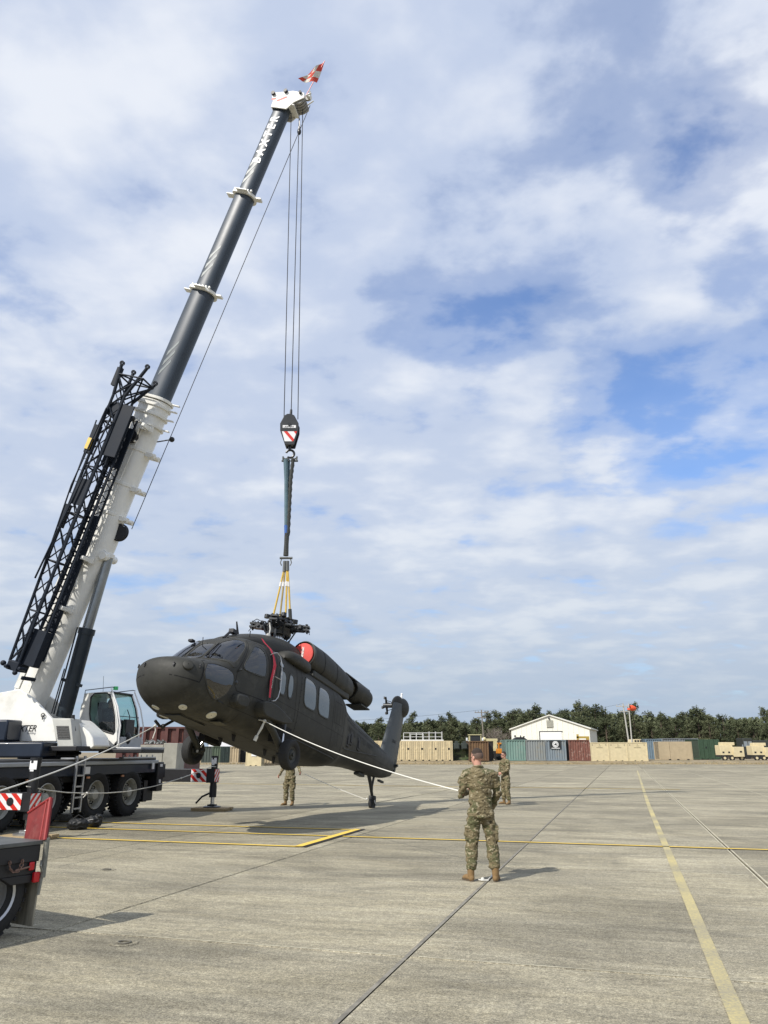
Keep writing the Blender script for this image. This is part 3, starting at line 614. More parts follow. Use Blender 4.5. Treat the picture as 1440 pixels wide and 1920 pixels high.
# main gear
for s_, dz in ((-1, 0.), (1, .06)):
    wy = s_*1.46; wc = Vector((3.84, wy, .02+dz))
    wh = MB(); wh.lathe(tyre_prof(.37, .27), wc, (0, 1, 0), 36); who = wh.build('main_wheel', M_rubber, heli, True)
    wh = MB(); wh.lathe([(-.10, .02), (-.10, .10), (-.06, .13), (-.08, .195), (.08, .195), (.06, .13), (.10, .10), (.10, .02)], wc, (0, 1, 0), 24); wh.cyl(wc+Vector((0, s_*-.16, 0)), wc+Vector((0, s_*.13, 0)), .045); wh.build('hub', M_odd, who, True)
    g2 = MB(); g2.tube([(2.75, s_*1.18, .78), (3.3, s_*1.25, .42+dz*.5), (3.84, s_*1.27, .02+dz)], [.10, .085, .075], 12); g2.cyl((3.84, s_*1.1, .02+dz), (3.84, s_*1.5, .02+dz), .05); g2.box((3.84, s_*1.25, .05+dz), (.22, .1, .22)); g2.build('drag_beam', M_odd, heli, True)
    g2 = MB(); g2.cyl((3.80, s_*1.24, .08+dz), (3.95, s_*1.10, .72), .045, n=12); g2.build('shock_strut', M_chrome, heli, True); g2 = MB(); g2.cyl((3.92, s_*1.13, .55), (4.05, s_*1.0, 1.2), .075, n=14); g2.tube([(3.84, s_*1.2, .3), (3.7, s_*1.1, .5), (3.5, s_*1.05, .75)], .02); g2.build('shock_cylinder', M_blackgloss, heli, True)
    sp = MB(); L = [(2.42, .98), (2.7, 1.04), (3.0, 1.04), (3.25, 1.0), (3.9, .86), (3.86, .78), (3.5, .70), (2.95, .66), (2.55, .66), (2.42, .78)]
    sp.prism(smooth_poly(L, 1), lambda a, b, d: Vector((a, d, b)), s_*1.0, s_*1.40, 0); sp.build('gear_fairing', M_od, heli, True, bev=.06)
    pd = MB(); pd.prism(smooth_poly([(1.52, .92), (1.9, .98), (2.05, .90), (2.02, .68), (1.6, .64), (1.5, .72)], 1), lambda a, b, d: Vector((a, d, b)), s_*.95, s_*1.24); pd.build('sensor_pod', M_od, heli, True, bev=.05)
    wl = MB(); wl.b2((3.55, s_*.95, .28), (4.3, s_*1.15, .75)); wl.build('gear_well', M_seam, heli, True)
# fittings on nose and belly
M_lens = mat('lamp_lens', (.62, .60, .50), .25, var=.08)
for x, y, r in ((.62, .30, .085), (.66, -.42, .085), (1.35, -.72, .11), (1.25, .52, .10)):
    p = stop(x, y, -1, .0); n_ = gnorm(p); q = MB(); q.lathe([(-.02, r*1.15), (.012, r*1.12), (.014, r), (.004, r*.97), (.008, .01)], p, n_, 24, cap=False); q.build('belly_light', M_lens, heli, True)
rn = MB(); p = sside(.10, 1.14, -1, 0); p = sside(.20, 1.18, -1, 0); n_ = gnorm(p); rn.lathe([(-.02, .125), (.035, .115), (.05, .09), (.055, .01)], p, n_, 24); rn.build('nose_sensor', M_od, heli, True)
for x, z, s_ in ((.055, 1.16, -1), (.05, 1.16, 1), (.42, 1.22, -1), (.28, 1.20, 1)):
    p = sside(x, z, s_, .0); n_ = gnorm(p); q = MB(); q.cyl(p-n_*.02, p+n_*.035, .035, .02, 10); q.box(p+n_*.02, (.03, .03, .09)); q.build('nose_antenna', M_black, heli, True)
for s_ in (-1, 1):
    q = MB(); p = sside(1.56, 1.46, s_, 0); q.tube([p, p+Vector((-.02, s_*.08, .02))], .014); q.sph(p+Vector((-.02, s_*.08, .02)), .028, 8, 6); p = sside(1.55, 1.18, s_, 0); q.sph(p, (.05, .03, .05), 8, 6); q.build('door_hinge', M_blackgloss, heli, True)
q = MB(); q.b2((.9, -.2, .24), (1.9, .25, .268)); q.build('belly_hatch', M_odd, heli, True, bev=.01)
q = MB(); q.b2((1.6, -.8, .27), (1.95, -.5, .285)); q.build('belly_antenna_plate', M_belly, heli, True, bev=.01)
q = MB(); q.box((1.75, .95, .55), (.3, .3, .34)); q.build('sensor_pod', M_od, heli, True, bev=.08)
q = MB(); q.tube([(2.05, .85, .42), (1.85, .98, .22), (1.75, 1.0, .20), (1.6, 1.05, .3)], .035, 8); q.sph((1.85, .98, .22), .06, 8, 6); q.build('mooring_hook', M_black, heli, True)
for x, y in ((2.9, -.3), (3.3, .35), (4.6, -.2), (5.6, .1)):
    q = MB(); q.add([(x, y-.01, .31), (x+.18, y-.01, .31), (x+.16, y-.006, .14), (x+.08, y-.006, .14), (x, y+.01, .31), (x+.18, y+.01, .31), (x+.16, y+.006, .14), (x+.08, y+.006, .14)], [(0, 1, 2, 3), (7, 6, 5, 4), (0, 4, 5, 1), (1, 5, 6, 2), (2, 6, 7, 3), (3, 7, 4, 0)]); q.build('blade_antenna', M_black, heli, True)
q = MB(); q.tube([(2.05, -.1, 2.48), (2.25, -.1, 2.70), (2.38, -.1, 2.74)], .035, 8); q.box((2.40, -.1, 2.78), (.2, .14, .1)); q.build('wire_cutter', M_black, heli, True)
q = MB(); q.tube([(1.55, .1, 2.1), (1.5, .1, 2.32)], .01, 5); q.tube([(2.6, -.5, 2.6), (2.58, -.5, 2.85)], .012, 5); q.tube([(3.55, .5, 2.95), (3.3, .5, 3.42)], [.05, .02], 6); q.build('whip_antenna', M_black, heli, True)
q = MB(); q.box((1.75, .62, 2.33), (.14, .14, .07)); q.build('roof_sensor', M_black, heli, True, bev=.02)
# cargo / sliding door rails and tail-boom fittings
q = MB()
for s_ in (-1, 1):
    q.tube([sside(4.2+k*.3, 2.47, s_, .015) for k in range(12)], .018, 5); q.tube([sside(4.4+k*.3, .58, s_, .02) for k in range(10)], .016, 5)
q.build('door_rail', M_odd, heli, True)
q = MB(); q.box((7.6, -.45, 2.55), (.3, .25, .35)); q.tube([(7.65, -.5, 2.6), (8.0, -.62, 3.0)], .012, 5); q.build('deck_box', M_black, heli, True, bev=.02)
for x, z in ((8.55, 1.48), (9.45, 1.5), (8.2, 1.35)):
    p = sside(x, z, -1, 0); q = MB(); q.box(p, (.20, .05, .38), 0, Matrix.Rotation(.1, 3, 'Y')); q.box(p+Vector((0, -.02, 0)), (.12, .05, .24)); q.build('chaff_dispenser', M_black, heli, True, bev=.01)
q = MB(); q.tube([sside(7.6+k*.35, 1.0+.05*k, -1, .03) for k in range(12)], .012, 5); q.tube([sside(7.9+k*.5, 1.95, -1, .05) for k in range(9)], .012, 5); q.build('aerial_rail', M_odd, heli, True)
q = MB(); q.b2((10.9, -.1, .83), (11.4, .1, .92)); q.build('belly_fitting', M_odd, heli, True, bev=.02)
sd = MB(); hp = [(2.78, 2.25), (2.95, 2.31), (3.08, 2.25), (3.13, 2.1), (3.16, 1.9), (3.20, 1.5), (3.16, 1.28), (3.05, 1.16), (2.93, 1.12)]
sd.tube([sside(a, b, -1, .11) for a, b in hp], .013, 8); sd.tube([sside(3.17, 1.72, -1, .11), sside(2.90, 1.72, -1, .09)], .012, 6); sd.tube([sside(2.93, 1.12, -1, .11), sside(2.93, 1.12, -1, -.02)], .014, 6); sd.tube([sside(2.78, 2.25, -1, .11), sside(2.78, 2.25, -1, -.02)], .014, 6); sd.build('grab_rail', M_alu, heli, True)
# dark stencil lettering on the tail cone
def text(body, size, M, m, name, parent, ext=.002, shear=0., sx=1., local=False, align='LEFT', bold=0.):
    cu = bpy.data.curves.new(name, 'FONT'); cu.body = body; cu.size = size; cu.extrude = ext; cu.shear = shear; cu.align_x = align; cu.offset = bold; cu.resolution_u = 2
    o = bpy.data.objects.new(name, cu); me = bpy.data.meshes.new_from_object(o); bpy.data.objects.remove(o); me.name = name
    A = (Matrix.Identity(4) if local else wm(parent).inverted()) @ M @ Matrix.Diagonal((sx, 1, 1, 1)); me.transform(A); me.materials.append(m)
    o = bpy.data.objects.new(name, me); C.objects.link(o); o.parent = parent; return o, me
M_sten = mat('black_stencil', (.008, .008, .008), .7)
o, me = text('UNITED STATES ARMY', .26, Matrix.Identity(4), M_sten, 'lettering', heli, 0., local=True)
for v in me.vertices:
    p = sside(8.0+v.co.x*1.2, 1.62+v.co.y, -1, .006); v.co = p
# tail marks on the pylon
o, me = text('20067', .17, Matrix.Identity(4), M_sten, 'lettering', heli, 0., local=True)
for v in me.vertices: v.co = Vector((13.35+v.co.x*.9, -.16, 2.45+v.co.y))
# main rotor hub
hc = Vector((4.72, 0, 3.76))
q = MB(); q.cyl((4.72, 0, 3.15), (4.72, 0, 3.62), .19, .17, 24); q.lathe([(0, .19), (0, .24), (.06, .24), (.06, .19)], (4.72, 0, 3.26), (0, 0, 1), 24); q.build('rotor_mast', M_chrome, heli, True)
q = MB(); q.lathe([(-.22, .2), (-.2, .34), (-.1, .38), (-.06, .30), (.06, .30), (.1, .38), (.18, .34), (.22, .18), (.3, .16), (.32, .02)], hc, (0, 0, 1), 28)
for k in range(12):
    a = k*math.pi/6; q.cyl(hc+Vector((math.cos(a)*.31, math.sin(a)*.31, .1)), hc+Vector((math.cos(a)*.31, math.sin(a)*.31, .2)), .028, n=6)
q.build('rotor_head', M_blackgloss, heli, True)
q = MB(); q.lathe([(0, .22), (-.02, .34), (.05, .36), (.09, .3), (.09, .2)], (4.72, 0, 3.50), (0, 0, 1), 28); q.build('swashplate', M_blackgloss, heli, True)
arm = MB()
arm.cyl((.26, 0, 0), (.56, 0, .02), .13, .12, 16); arm.cyl((.3, 0, 0), (.36, 0, 0), .165, n=16); arm.cyl((.42, 0, 0), (.47, 0, 0), .16, n=16); arm.box((.66, 0, .03), (.26, .17, .20)); arm.b2((.76, -.11, .06), (.96, .11, .11)); arm.b2((.76, -.11, -.05), (.96, .11, 0))
for y in (-.07, .07): arm.cyl((.88, y, -.10), (.88, y, .16), .03, n=8)
arm.cyl((.70, -.14, .03), (.70, .14, .03), .05, n=10); arm.tube([(.62, .1, .08), (.55, .24, .12), (.4, .28, .08)], .025, 6); arm.tube([(.86, .1, .14), (.74, .16, .2), (.62, .12, .16)], .014, 5); arm.tube([(.95, -.06, -.06), (.99, -.02, -.16)], .012, 5)
for k in range(6): arm.sph((.6+.05*k, (-1)**k*.1, .1+.02*(k % 3)), .025, 6, 5)
dmp = MB(); dmp.cyl((.2, -.26, .04), (.42, -.24, .04), .07, n=14); dmp.cyl((.42, -.24, .04), (.66, -.16, .04), .032, n=10); dmp.box((.68, -.14, .04), (.08, .12, .12)); dmp.cyl((.26, -.26, .1), (.26, -.26, .17), .04, n=8)
lnk = MB(); lnk.cyl((.5, .26, .06), (.30, .24, -.36), .025, n=8); lnk.sph((.5, .26, .06), .045, 8, 6); lnk.sph((.30, .24, -.36), .045, 8, 6)
am, dm_, lm_ = arm.mesh('rotor_arm', M_blackgloss), dmp.mesh('blade_damper', M_blackgloss), lnk.mesh('pitch_link', M_blackgloss)
for k in range(4):
    a = math.radians(18+90*k); Mx = Matrix.Translation(hc+Vector((0, 0, -.04))) @ Matrix.Rotation(a, 4, 'Z') @ Matrix.Scale(.91, 4); oa = bpy.data.objects.new('rotor_arm', am); C.objects.link(oa); oa.parent = heli; oa.matrix_local = Mx
    for nme, me_ in (('blade_damper', dm_), ('pitch_link', lm_)):
        ob = bpy.data.objects.new(nme, me_); C.objects.link(ob); ob.parent = oa
q = MB()
for k in range(4):
    a = math.radians(40+90*k); d = Vector((math.cos(a), math.sin(a), 0)); q.cyl(hc+d*.1+Vector((0, 0, .27)), hc+d*.46+Vector((0, 0, .27)), .05, .04, 8); q.cyl(hc+d*.42+Vector((0, 0, .19)), hc+d*.42+Vector((0, 0, .29)), .075, n=12)
q.build('vibration_absorber', M_blackgloss, heli, True)
q = MB()
for (a, b) in (((4.95, .25, 2.9), (4.85, .22, 3.6)), ((5.02, .1, 2.9), (4.9, .12, 3.6)), ((4.15, -.25, 3.05), (4.2, -.2, 3.5))): q.cyl(a, b, .035, n=8)
q.build('control_rod', M_blackgloss, heli, True)
# red covers and streamers: they lie on the helicopter and stay things of their own
M_redc = mat('red_cover_fabric', (.60, .075, .06), .75, var=.12, vs=4, bump=.3, bs=8)
M_wht = mat('white_print', (.75, .72, .68), .7)
def hW(p): return HM @ Vector(p)
q = MB(HM); q.lathe([(-.03, .33), (.03, .325), (.045, .30), (.05, .01)], (5.0, -.74, 3.01), (-1, 0, 0), 36); ec = q.build('engine_cover', M_redc); tag(ec, 'round red engine intake cover plugged into the port engine', 'engine cover')
M2 = HM @ Matrix(((0, 0, -1, 4.944), (0, -1, 0, -.70), (-1, 0, 0, 3.20), (0, 0, 0, 1)))
M2 = HM @ Matrix(((0, 0, -1, 4.938), (0, 1, 0, -.78), (1, 0, 0, 2.74), (0, 0, 0, 1)))
text('REMOVE BEFORE FLIGHT', .085, M2, M_wht, 'printed_words', ec, .002, sx=.50, bold=.004)
q = MB(HM); q.lathe([(-.03, .36), (.03, .355), (.045, .33), (.05, .01)], (5.0, .76, 3.01), (-1, 0, 0), 36); tag(q.build('engine_cover', M_redc), 'round red intake cover on the far starboard engine', 'engine cover')
sp = [(2.76, 2.64), (2.79, 2.52), (2.80, 2.38), (2.86, 2.2), (2.87, 2.0), (2.85, 1.8), (2.83, 1.6), (2.82, 1.4), (2.84, 1.17)]
q = MB(HM); P = []
for i, (a, b) in enumerate(sp):
    d = .05+.015*math.sin(i*1.9); c_ = sside(a, min(b, 2.54), -1, d) + Vector((0, 0, max(0, b-2.54)))
    wq = .05 if 0 < i < 8 else .035; P += [c_+Vector((-wq, -.01*math.sin(i), 0)), c_+Vector((wq, .012*math.cos(i*2), .01))]
q.add(P+[p+Vector((0, -.006, 0)) for p in P], [(2*i, 2*i+1, 2*i+3, 2*i+2) for i in range(8)] + [(18+2*i+2, 18+2*i+3, 18+2*i+1, 18+2*i) for i in range(8)] + [(0, 18, 19, 1), (16, 17, 35, 34)] + [(2*i, 2*i+2, 20+2*i, 18+2*i) for i in range(8)] + [(2*i+1, 19+2*i, 21+2*i, 2*i+3) for i in range(8)])
stp = q.build('warning_streamer', mat('red_streamer_fabric', (.50, .02, .045), .7, var=.15, vs=5)); tag(stp, 'long red warning streamer hanging down the port side behind the cockpit door', 'streamer')
o, me = text('REMOVE BEFORE FLIGHT', .05, Matrix.Identity(4), M_wht, 'printed_words', stp, .0, local=True)
Wi = WM[stp.name].inverted()
for v in me.vertices:
    zz = 1.42+v.co.x*.83; p = sside(2.845-(v.co.y-.018), zz, -1, .075); v.co = Wi @ (HM @ p)
# ------------------------------------------------------------------ mobile crane
O_S = Vector((-9.27, 22.3, 0)); e1 = Vector((.985, -.172, 0)).normalized(); MS = frame(O_S, e1)     # superstructure: +x boom side, +y away
crane = empty('mobile_crane', MS, 'white and navy mobile crane with its telescopic boom raised and fly jib folded alongside', 'crane')
A_C = Vector((-7.43, 24.0, 0)); MC = frame(A_C, Vector((math.sin(math.radians(14.2)), math.cos(math.radians(14.2)), 0)))  # carrier: +x along, +y to the left (away); right flank at y = 0
M_rail = mat('deck_edge_grey', (.40, .42, .43), .4, .3, var=.1)
M_chas = mat('chassis_black', (.010, .011, .014), .55, var=.3)
def cb(): return MB(MC)
# carrier body. x: 1.6 = far end, negative towards the camera; y: 0 right flank .. 2.75 left flank
q = cb(); q.b2((-11.5, .75, .62), (1.5, 2.0, 1.2)); q.b2((-11.5, .35, 1.0), (1.4, 2.4, 1.36)); q.build('chassis', M_chas, crane, bev=.02)
q = cb(); q.b2((-11.5, .02, 1.17), (1.35, 2.73, 1.44)); q.build('carrier_body', M_navy, crane, bev=.02)
q = cb(); q.b2((-11.5, -.03, 1.44), (1.40, 2.78, 1.54)); q.build('deck_edge', M_rail, crane, bev=.015)
q = cb(); q.b2((-11.5, .02, 1.54), (1.3, 2.73, 1.60)); q.build('deck', mat('deck_plate', (.10, .10, .10), .6, .3, var=.3), crane)
q = cb(); q.b2((1.36, -.04, .62), (1.72, .6, 1.48)); q.b2((1.0, .15, .35), (1.5, .6, .75)); q.b2((1.40, .0, 1.0), (1.9, 2.6, 1.42)); q.build('end_locker', M_black, crane, bev=.02)
q = cb(); q.b2((1.0, -.05, 1.28), (1.12, -.03, 1.46)); q.b2((1.46, -.06, 1.34), (1.6, -.045, 1.42)); q.b2((1.46, -.06, .86), (1.56, -.045, .96)); q.b2((-2.45, -.055, 1.22), (-2.2, -.03, 1.4)); q.build('warning_placard', M_stripew, crane)
axles = [0, -1.68, -3.77, -5.40, -7.9]
tyr = MB(); R_ = .665; Wd = .40; prof = [(a, r) for a, r in tyre_prof(R_, Wd)]
tyr.lathe(prof, (0, 0, 0), (0, 1, 0), 48)
for k in range(36):                                                  # tread lugs
    a = 2*math.pi*k/36
    for s_ in (-1, 1):
        Rm_ = Matrix.Rotation(-a, 3, 'Y'); tyr.box(Rm_ @ Vector((R_*.995, s_*.115, 0)), (.04, .13, .06), 0, Rm_ @ Matrix.Rotation(s_*.35, 3, 'X'))
tyre_me = tyr.mesh('tyre', M_rubber)
rim = MB(); rim.lathe([(-.17, .345), (-.185, .36), (-.17, .375), (-.12, .345), (-.10, .33), (.10, .33)], (0, 0, 0), (0, 1, 0), 40)
rim.lathe([(-.10, .33), (.02, .315), (.05, .27), (.03, .235), (-.03, .21), (-.04, .20)], (0, 0, 0), (0, 1, 0), 40)
rim.lathe([(-.04, .20), (-.04, .15), (-.16, .125), (-.17, .10), (-.18, .02), (-.18, .001)], (0, 0, 0), (0, 1, 0), 32)
rim.lathe([(.17, .345), (.185, .36), (.17, .375), (.10, .33), (.06, .2), (.06, .02)], (0, 0, 0), (0, 1, 0), 40); rim_me = rim.mesh('rim', M_rim)
lug = MB()
for k in range(10):
    a = 2*math.pi*k/10; lug.cyl((math.cos(a)*.175, -.075, math.sin(a)*.175), (math.cos(a)*.175, -.03, math.sin(a)*.175), .016, n=6)
    lug.box((math.cos(a+.3)*.245, .022, math.sin(a+.3)*.245), (.045, .05, .075), 0, Matrix.Rotation(-a-.3, 3, 'Y'))
lug_me = lug.mesh('wheel_nuts', M_black)
MSi = MS.inverted()
for i, xa in enumerate(axles):
    for side in (0, 1):
        y = .21 if side == 0 else 2.54; Mw = MSi @ MC @ Matrix.Translation((xa, y, R_)) @ (Matrix.Rotation(math.pi, 4, 'Z') if side else Matrix.Identity(4)) @ Matrix.Rotation(i*.7, 4, 'Y')
        o = bpy.data.objects.new('wheel', tyre_me); C.objects.link(o); o.parent = crane; o.matrix_local = Mw
        for nm, me in (('rim', rim_me), ('wheel_nuts', lug_me)):
            r = bpy.data.objects.new(nm, me); C.objects.link(r); r.parent = o
    q = cb(); q.cyl((xa, .3, R_), (xa, 2.4, R_), .11); q.sph((xa, 1.37, R_), (.25, .3, .25), 12, 8); q.build('axle', M_chas, crane)
    q = cb(); q.torus((xa, .24, R_), (0, 1, 0), .74, .02, 20, 5, 0, math.pi*.05, math.pi*.95, up=(1, 0, 0)) if False else None
    arc = [(xa+.76*math.cos(t), .76*math.sin(t)) for t in [math.radians(a) for a in range(40, 141, 10)]]
    P = [(x, y, R_+z) for x, z in arc for y in (.02, .5)]; q.add(P, [(2*k, 2*k+1, 2*k+3, 2*k+2) for k in range(len(arc)-1)]); q.build('mudguard', M_black, crane)
q = cb()
for x in (-.55, -2.2, -4.6): q.b2((x-.06, -.035, 1.10), (x+.06, .0, 1.15))
q.build('marker_lamp', mat('amber_lens', (.55, .25, .12), .4), crane)
q = cb(); q.b2((.78, .05, .34), (.98, .55, .95)); q.build('mud_flap', M_black, crane)
# ladder on the flank
q = cb(); lx = -2.72
for dx in (-.17, .17): q.b2((lx+dx-.03, -.13, .28), (lx+dx+.03, -.07, 1.68))
lad = q.build('ladder', M_alu, crane, bev=.008)
for k in range(5): q = cb(); q.b2((lx-.14, -.14, .36+k*.27), (lx+.14, -.06, .40+k*.27)); q.build('rung', M_alu, lad)
q = cb(); q.b2((lx-.3, -.1, 1.6), (lx+.3, .3, 1.64)); q.build('ladder_step', M_alu, crane); q = cb(); q.b2((-.6, -.03, 1.60), (1.2, .12, 1.64))
for k in range(6): q.cyl((-.5+k*.32, .04, 1.64), (-.5+k*.32, .04, 1.70), .02, n=6)
q.build('catwalk', M_alu, crane)
# outriggers
def stripes(P00, P10, P01, nst, mbw, mbr, off, slant=.75, flip=False):     # board spanned by P10-P00 (u) and P01-P00 (v): white ground, red diagonal bars
    U, V = P10-P00, P01-P00; mbw.add([P00, P10, P10+V, P01], [(0, 1, 2, 3)]); per = 1/nst
    asp = V.length/U.length*slant
    for k in range(-3, nst+1):
        a = k*per; poly = []
        def clip(pts, ax, lim, keep):
            o = []
            for i in range(len(pts)):
                p, r = pts[i], pts[(i+1) % len(pts)]; ip, ir = keep(p[ax], lim), keep(r[ax], lim)
                if ip: o.append(p)
                if ip != ir: t = (lim-p[ax])/(r[ax]-p[ax]); o.append((p[0]+(r[0]-p[0])*t, p[1]+(r[1]-p[1])*t))
            return o
        s0, s1 = (0, asp) if flip else (asp, 0)
        pts = [(a+s0, 0), (a+per*.5+s0, 0), (a+per*.5+s1, 1), (a+s1, 1)]
        pts = clip(pts, 0, 0., lambda v, l: v >= l)
        if pts: pts = clip(pts, 0, 1., lambda v, l: v <= l)
        if len(pts) > 2: mbr.add([P00+U*u+V*v+off for u, v in pts], [tuple(range(len(pts)))])
def outrigger(jx, jy, far, lo=.87, hi=1.25):                                          # jack position in the carrier frame
    q = cb(); q.b2((jx-.16, jy+.18, lo-.01), (jx+.16, 1.0, hi+.01)); b_ = q.build('outrigger_beam', M_black, crane, bev=.02)
    q, r = cb(), cb(); y0, y1 = (jy+.72, jy+.18) if far else (jy+.66, jy+.11); x = jx-.172
    P00, P10, P01 = Vector((x, y0, lo)), Vector((x, y1, lo)), Vector((x, y0, hi)); w_, r_ = MB(MC), MB(MC); stripes(P00, P10, P01, 2, w_, r_, Vector((-.003, 0, 0)), 1.1)
    w_.build('warning_board', M_stripew, b_); r_.build('red_stripes', M_red, b_); w_, r_ = MB(MC), MB(MC)
    # face plate on the outer end
    P00, P10, P01 = Vector((jx-.172, jy-.112, lo)), Vector((jx+.16, jy-.112, lo)), Vector((jx-.172, jy-.112, hi)); stripes(P00, P10, P01, 2, w_, r_, Vector((0, -.003, 0)), .9, True)
    w_.build('warning_board', M_stripew, b_); r_.build('red_stripes', M_red, b_)
    q = cb(); q.cyl((x-.004, (y0+y1)/2, (lo+hi)/2), (x-.012, (y0+y1)/2, (lo+hi)/2), .085, n=20); q.build('lamp', M_black, b_)
    q = cb(); q.cyl((jx, jy, .72), (jx, jy, 1.62), .105, n=18); q.b2((jx-.16, jy-.1, lo-.03), (jx+.16, jy+.18, hi+.02)); q.cyl((jx, jy, 1.55), (jx, jy, 1.66), .12, n=18); q.cyl((jx, jy, .40), (jx, jy, .75), .115, n=18); j = q.build('jack_housing', M_black, crane)
    q = cb(); q.b2((jx-.115, jy-.12, 1.42), (jx-.112, jy+.06, 1.60)); q.b2((jx-.112, jy-.05, 1.38), (jx-.108, jy+.04, 1.46)); q.build('jack_label', M_stripew, j)
    q = cb(); q.cyl((jx, jy, .12), (jx, jy, .42), .065, n=18); q.build('jack_piston', M_chrome, crane)
    q = cb(); q.lathe([(0, .28), (.03, .28), (.045, .22), (.05, .10), (.10, .08)], (jx, jy, .10), (0, 0, 1), 24); q.box((jx, jy, .16), (.2, .24, .06)); q.build('outrigger_foot', M_alu if not far else M_blackgloss, crane)
    if far: q = cb(); q.tube([(jx-.05, jy+.1, .52), (jx-.1, jy+.32, .42), (jx-.1, jy+.52, .22)], .03, 8); q.build('locking_lever', M_black, crane)
g1 = MC.inverted() @ gr(397, 1520); outrigger(g1.x, g1.y, True)
g2_ = MC.inverted() @ at(58, 1503, 17.65); outrigger(g2_.x, g2_.y, False, .60, .93)
def mat_wood(c, a, sz, lab):
    q = MB(Matrix.Translation(c) @ Matrix.Rotation(a, 4, 'Z'))
    n = 3
    for k in range(n): pass
    root = MB(Matrix.Translation(c) @ Matrix.Rotation(a, 4, 'Z')).box((0, 0, .018), (sz[0]*.96, sz[1]*.96, .036)).build('timber_mat', M_wood)
    for k in range(n):
        w_ = sz[1]/n; q = MB(Matrix.Translation(c) @ Matrix.Rotation(a, 4, 'Z')); q.box(((-1)**k*.012, -sz[1]/2+w_*(k+.5), .068), (sz[0], w_-.012, .06)); q.build('plank', M_wood, root, bev=.008)
    tag(root, lab, 'timber mat'); return root
c1 = MC @ Vector((g1.x, g1.y, 0)); mat_wood(c1, -.15, (1.15, .75, .1), 'pale timber mat under the far outrigger jack, behind the helicopter wheel')
c2 = MC @ Vector((g2_.x, g2_.y, 0)); mat_wood(c2, -.25, (1.0, .8, .1), 'weathered timber mat under the near outrigger jack beside the red ramp')
# superstructure
def sb(): return MB(MS)
def ps(px, py, b): v = pplane(px, py, MS, 1, b); return (v.x, v.z)
q = sb(); q.cyl((0, 0, 1.55), (0, 0, 1.82), .78, n=40); q.torus((0, 0, 1.75), (0, 0, 1), .80, .05, 40, 6); q.build('slew_ring', M_black, crane)
q = sb(); q.b2((-1.9, -1.15, 1.80), (1.5, 1.0, 1.93)); q.b2((1.3, .3, 1.75), (2.6, 1.7, 1.86)); q.build('turntable_deck', M_black, crane, bev=.02)
# side cheek plates carrying the boom foot
cheek = [ps(x, y, -.62) for x, y in [(-60, 1390), (-60, 1308), (10, 1297), (37, 1292), (62, 1309), (100, 1350), (106, 1390)]]
for b0 in (-.62, .50):
    q = sb(); q.prism(cheek, lambda a, z, d: Vector((a, d, z)), b0, b0+.10); sp_ = q.build('side_plate', M_white, crane, bev=.015)
    if b0 < 0: near_plate = sp_
q = sb(); q.prism([ps(x, y, -.60) for x, y in [(-60, 1340), (20, 1345), (50, 1350), (50, 1390), (-60, 1390)]], lambda a, z, d: Vector((a, d, z)), -.5, .5); q.build('winch_frame', M_white, crane, bev=.03)
q = sb(); q.cyl((-1.1, -.5, 2.62), (-1.1, .5, 2.62), .26, n=24)
for k in range(10): q.torus((-1.1, -.45+k*.1, 2.62), (0, 1, 0), .265, .03, 24, 6)
q.build('winch_drum', M_black, crane)
# black lettering on the near plate (its first letters hide behind the counterweight)
a0, z0 = ps(18, 1371.5, -.62); a1, _ = ps(71.5, 1371.5, -.62)
Mt = MS @ Matrix(((1, 0, 0, a0), (0, 0, -1, -.623), (0, 1, 0, z0), (0, 0, 0, 1)))
text('BAXTER', .235, Mt, M_sten, 'lettering', near_plate, .001, shear=.3, sx=(a1-a0)/.93, bold=.004)
az_, zz_ = ps(50, 1376.5, -.62); Mt = MS @ Matrix(((1, 0, 0, az_), (0, 0, -1, -.623), (0, 1, 0, zz_), (0, 0, 0, 1))); text('building', .085, Mt, mat('grey_print', (.3, .3, .3), .6), 'lettering', near_plate, .001, shear=.3)
# louvred engine box in front of the near plate
L = [ps(x, y, -.9) for x, y in [(97, 1347), (132, 1347), (139, 1403), (109, 1403)]]
q = sb(); q.prism(L, lambda a, z, d: Vector((a, d, z)), -.9, -.35); lb = q.build('louvre_box', mat('grey_white_paint', (.50, .50, .46), .4, var=.08), crane, bev=.02)
for k in range(8):
    t = k/7; p0 = ps(106+t*2.5, 1361+t*22, -.9); p1 = ps(129+t*3, 1361+t*22, -.9); q = sb(); q.add([(p0[0], -.904, p0[1]), (p1[0], -.904, p1[1]), (p1[0], -.925, p1[1]-.028), (p0[0], -.925, p0[1]-.028)], [(0, 1, 2, 3)]); q.b2((p0[0], -.915, p0[1]-.03), (p1[0], -.902, p1[1]-.022)); q.build('louvre', M_black, lb, smooth=False)
L = [ps(x, y, -.5) for x, y in [(134, 1352), (140, 1348), (172, 1378), (178, 1404), (140, 1404)]]
q = sb(); q.prism(smooth_poly(L, 1), lambda a, z, d: Vector((a, d, z)), -.5, .35); q.build('fuel_tank', M_white, crane, bev=.06)
q = sb(); p = ps(136, 1348, -.7); q.tube([(p[0], -.7, p[1]+.1), (p[0]+.03, -.7, p[1]-.1), (p[0]+.1, -.72, p[1]-.3), (p[0]+.03, -.7, p[1]-.55)], .05, 8); q.build('hose', M_black, crane)
q = sb(); p = ps(82, 1341, -.62); q.torus((p[0], -.66, p[1]), (0, 1, 0), .05, .012, 14, 5); q.b2((p[0]-.01, -.67, p[1]-.12), (p[0]+.01, -.65, p[1])); q.build('hand_hold', M_black, crane)
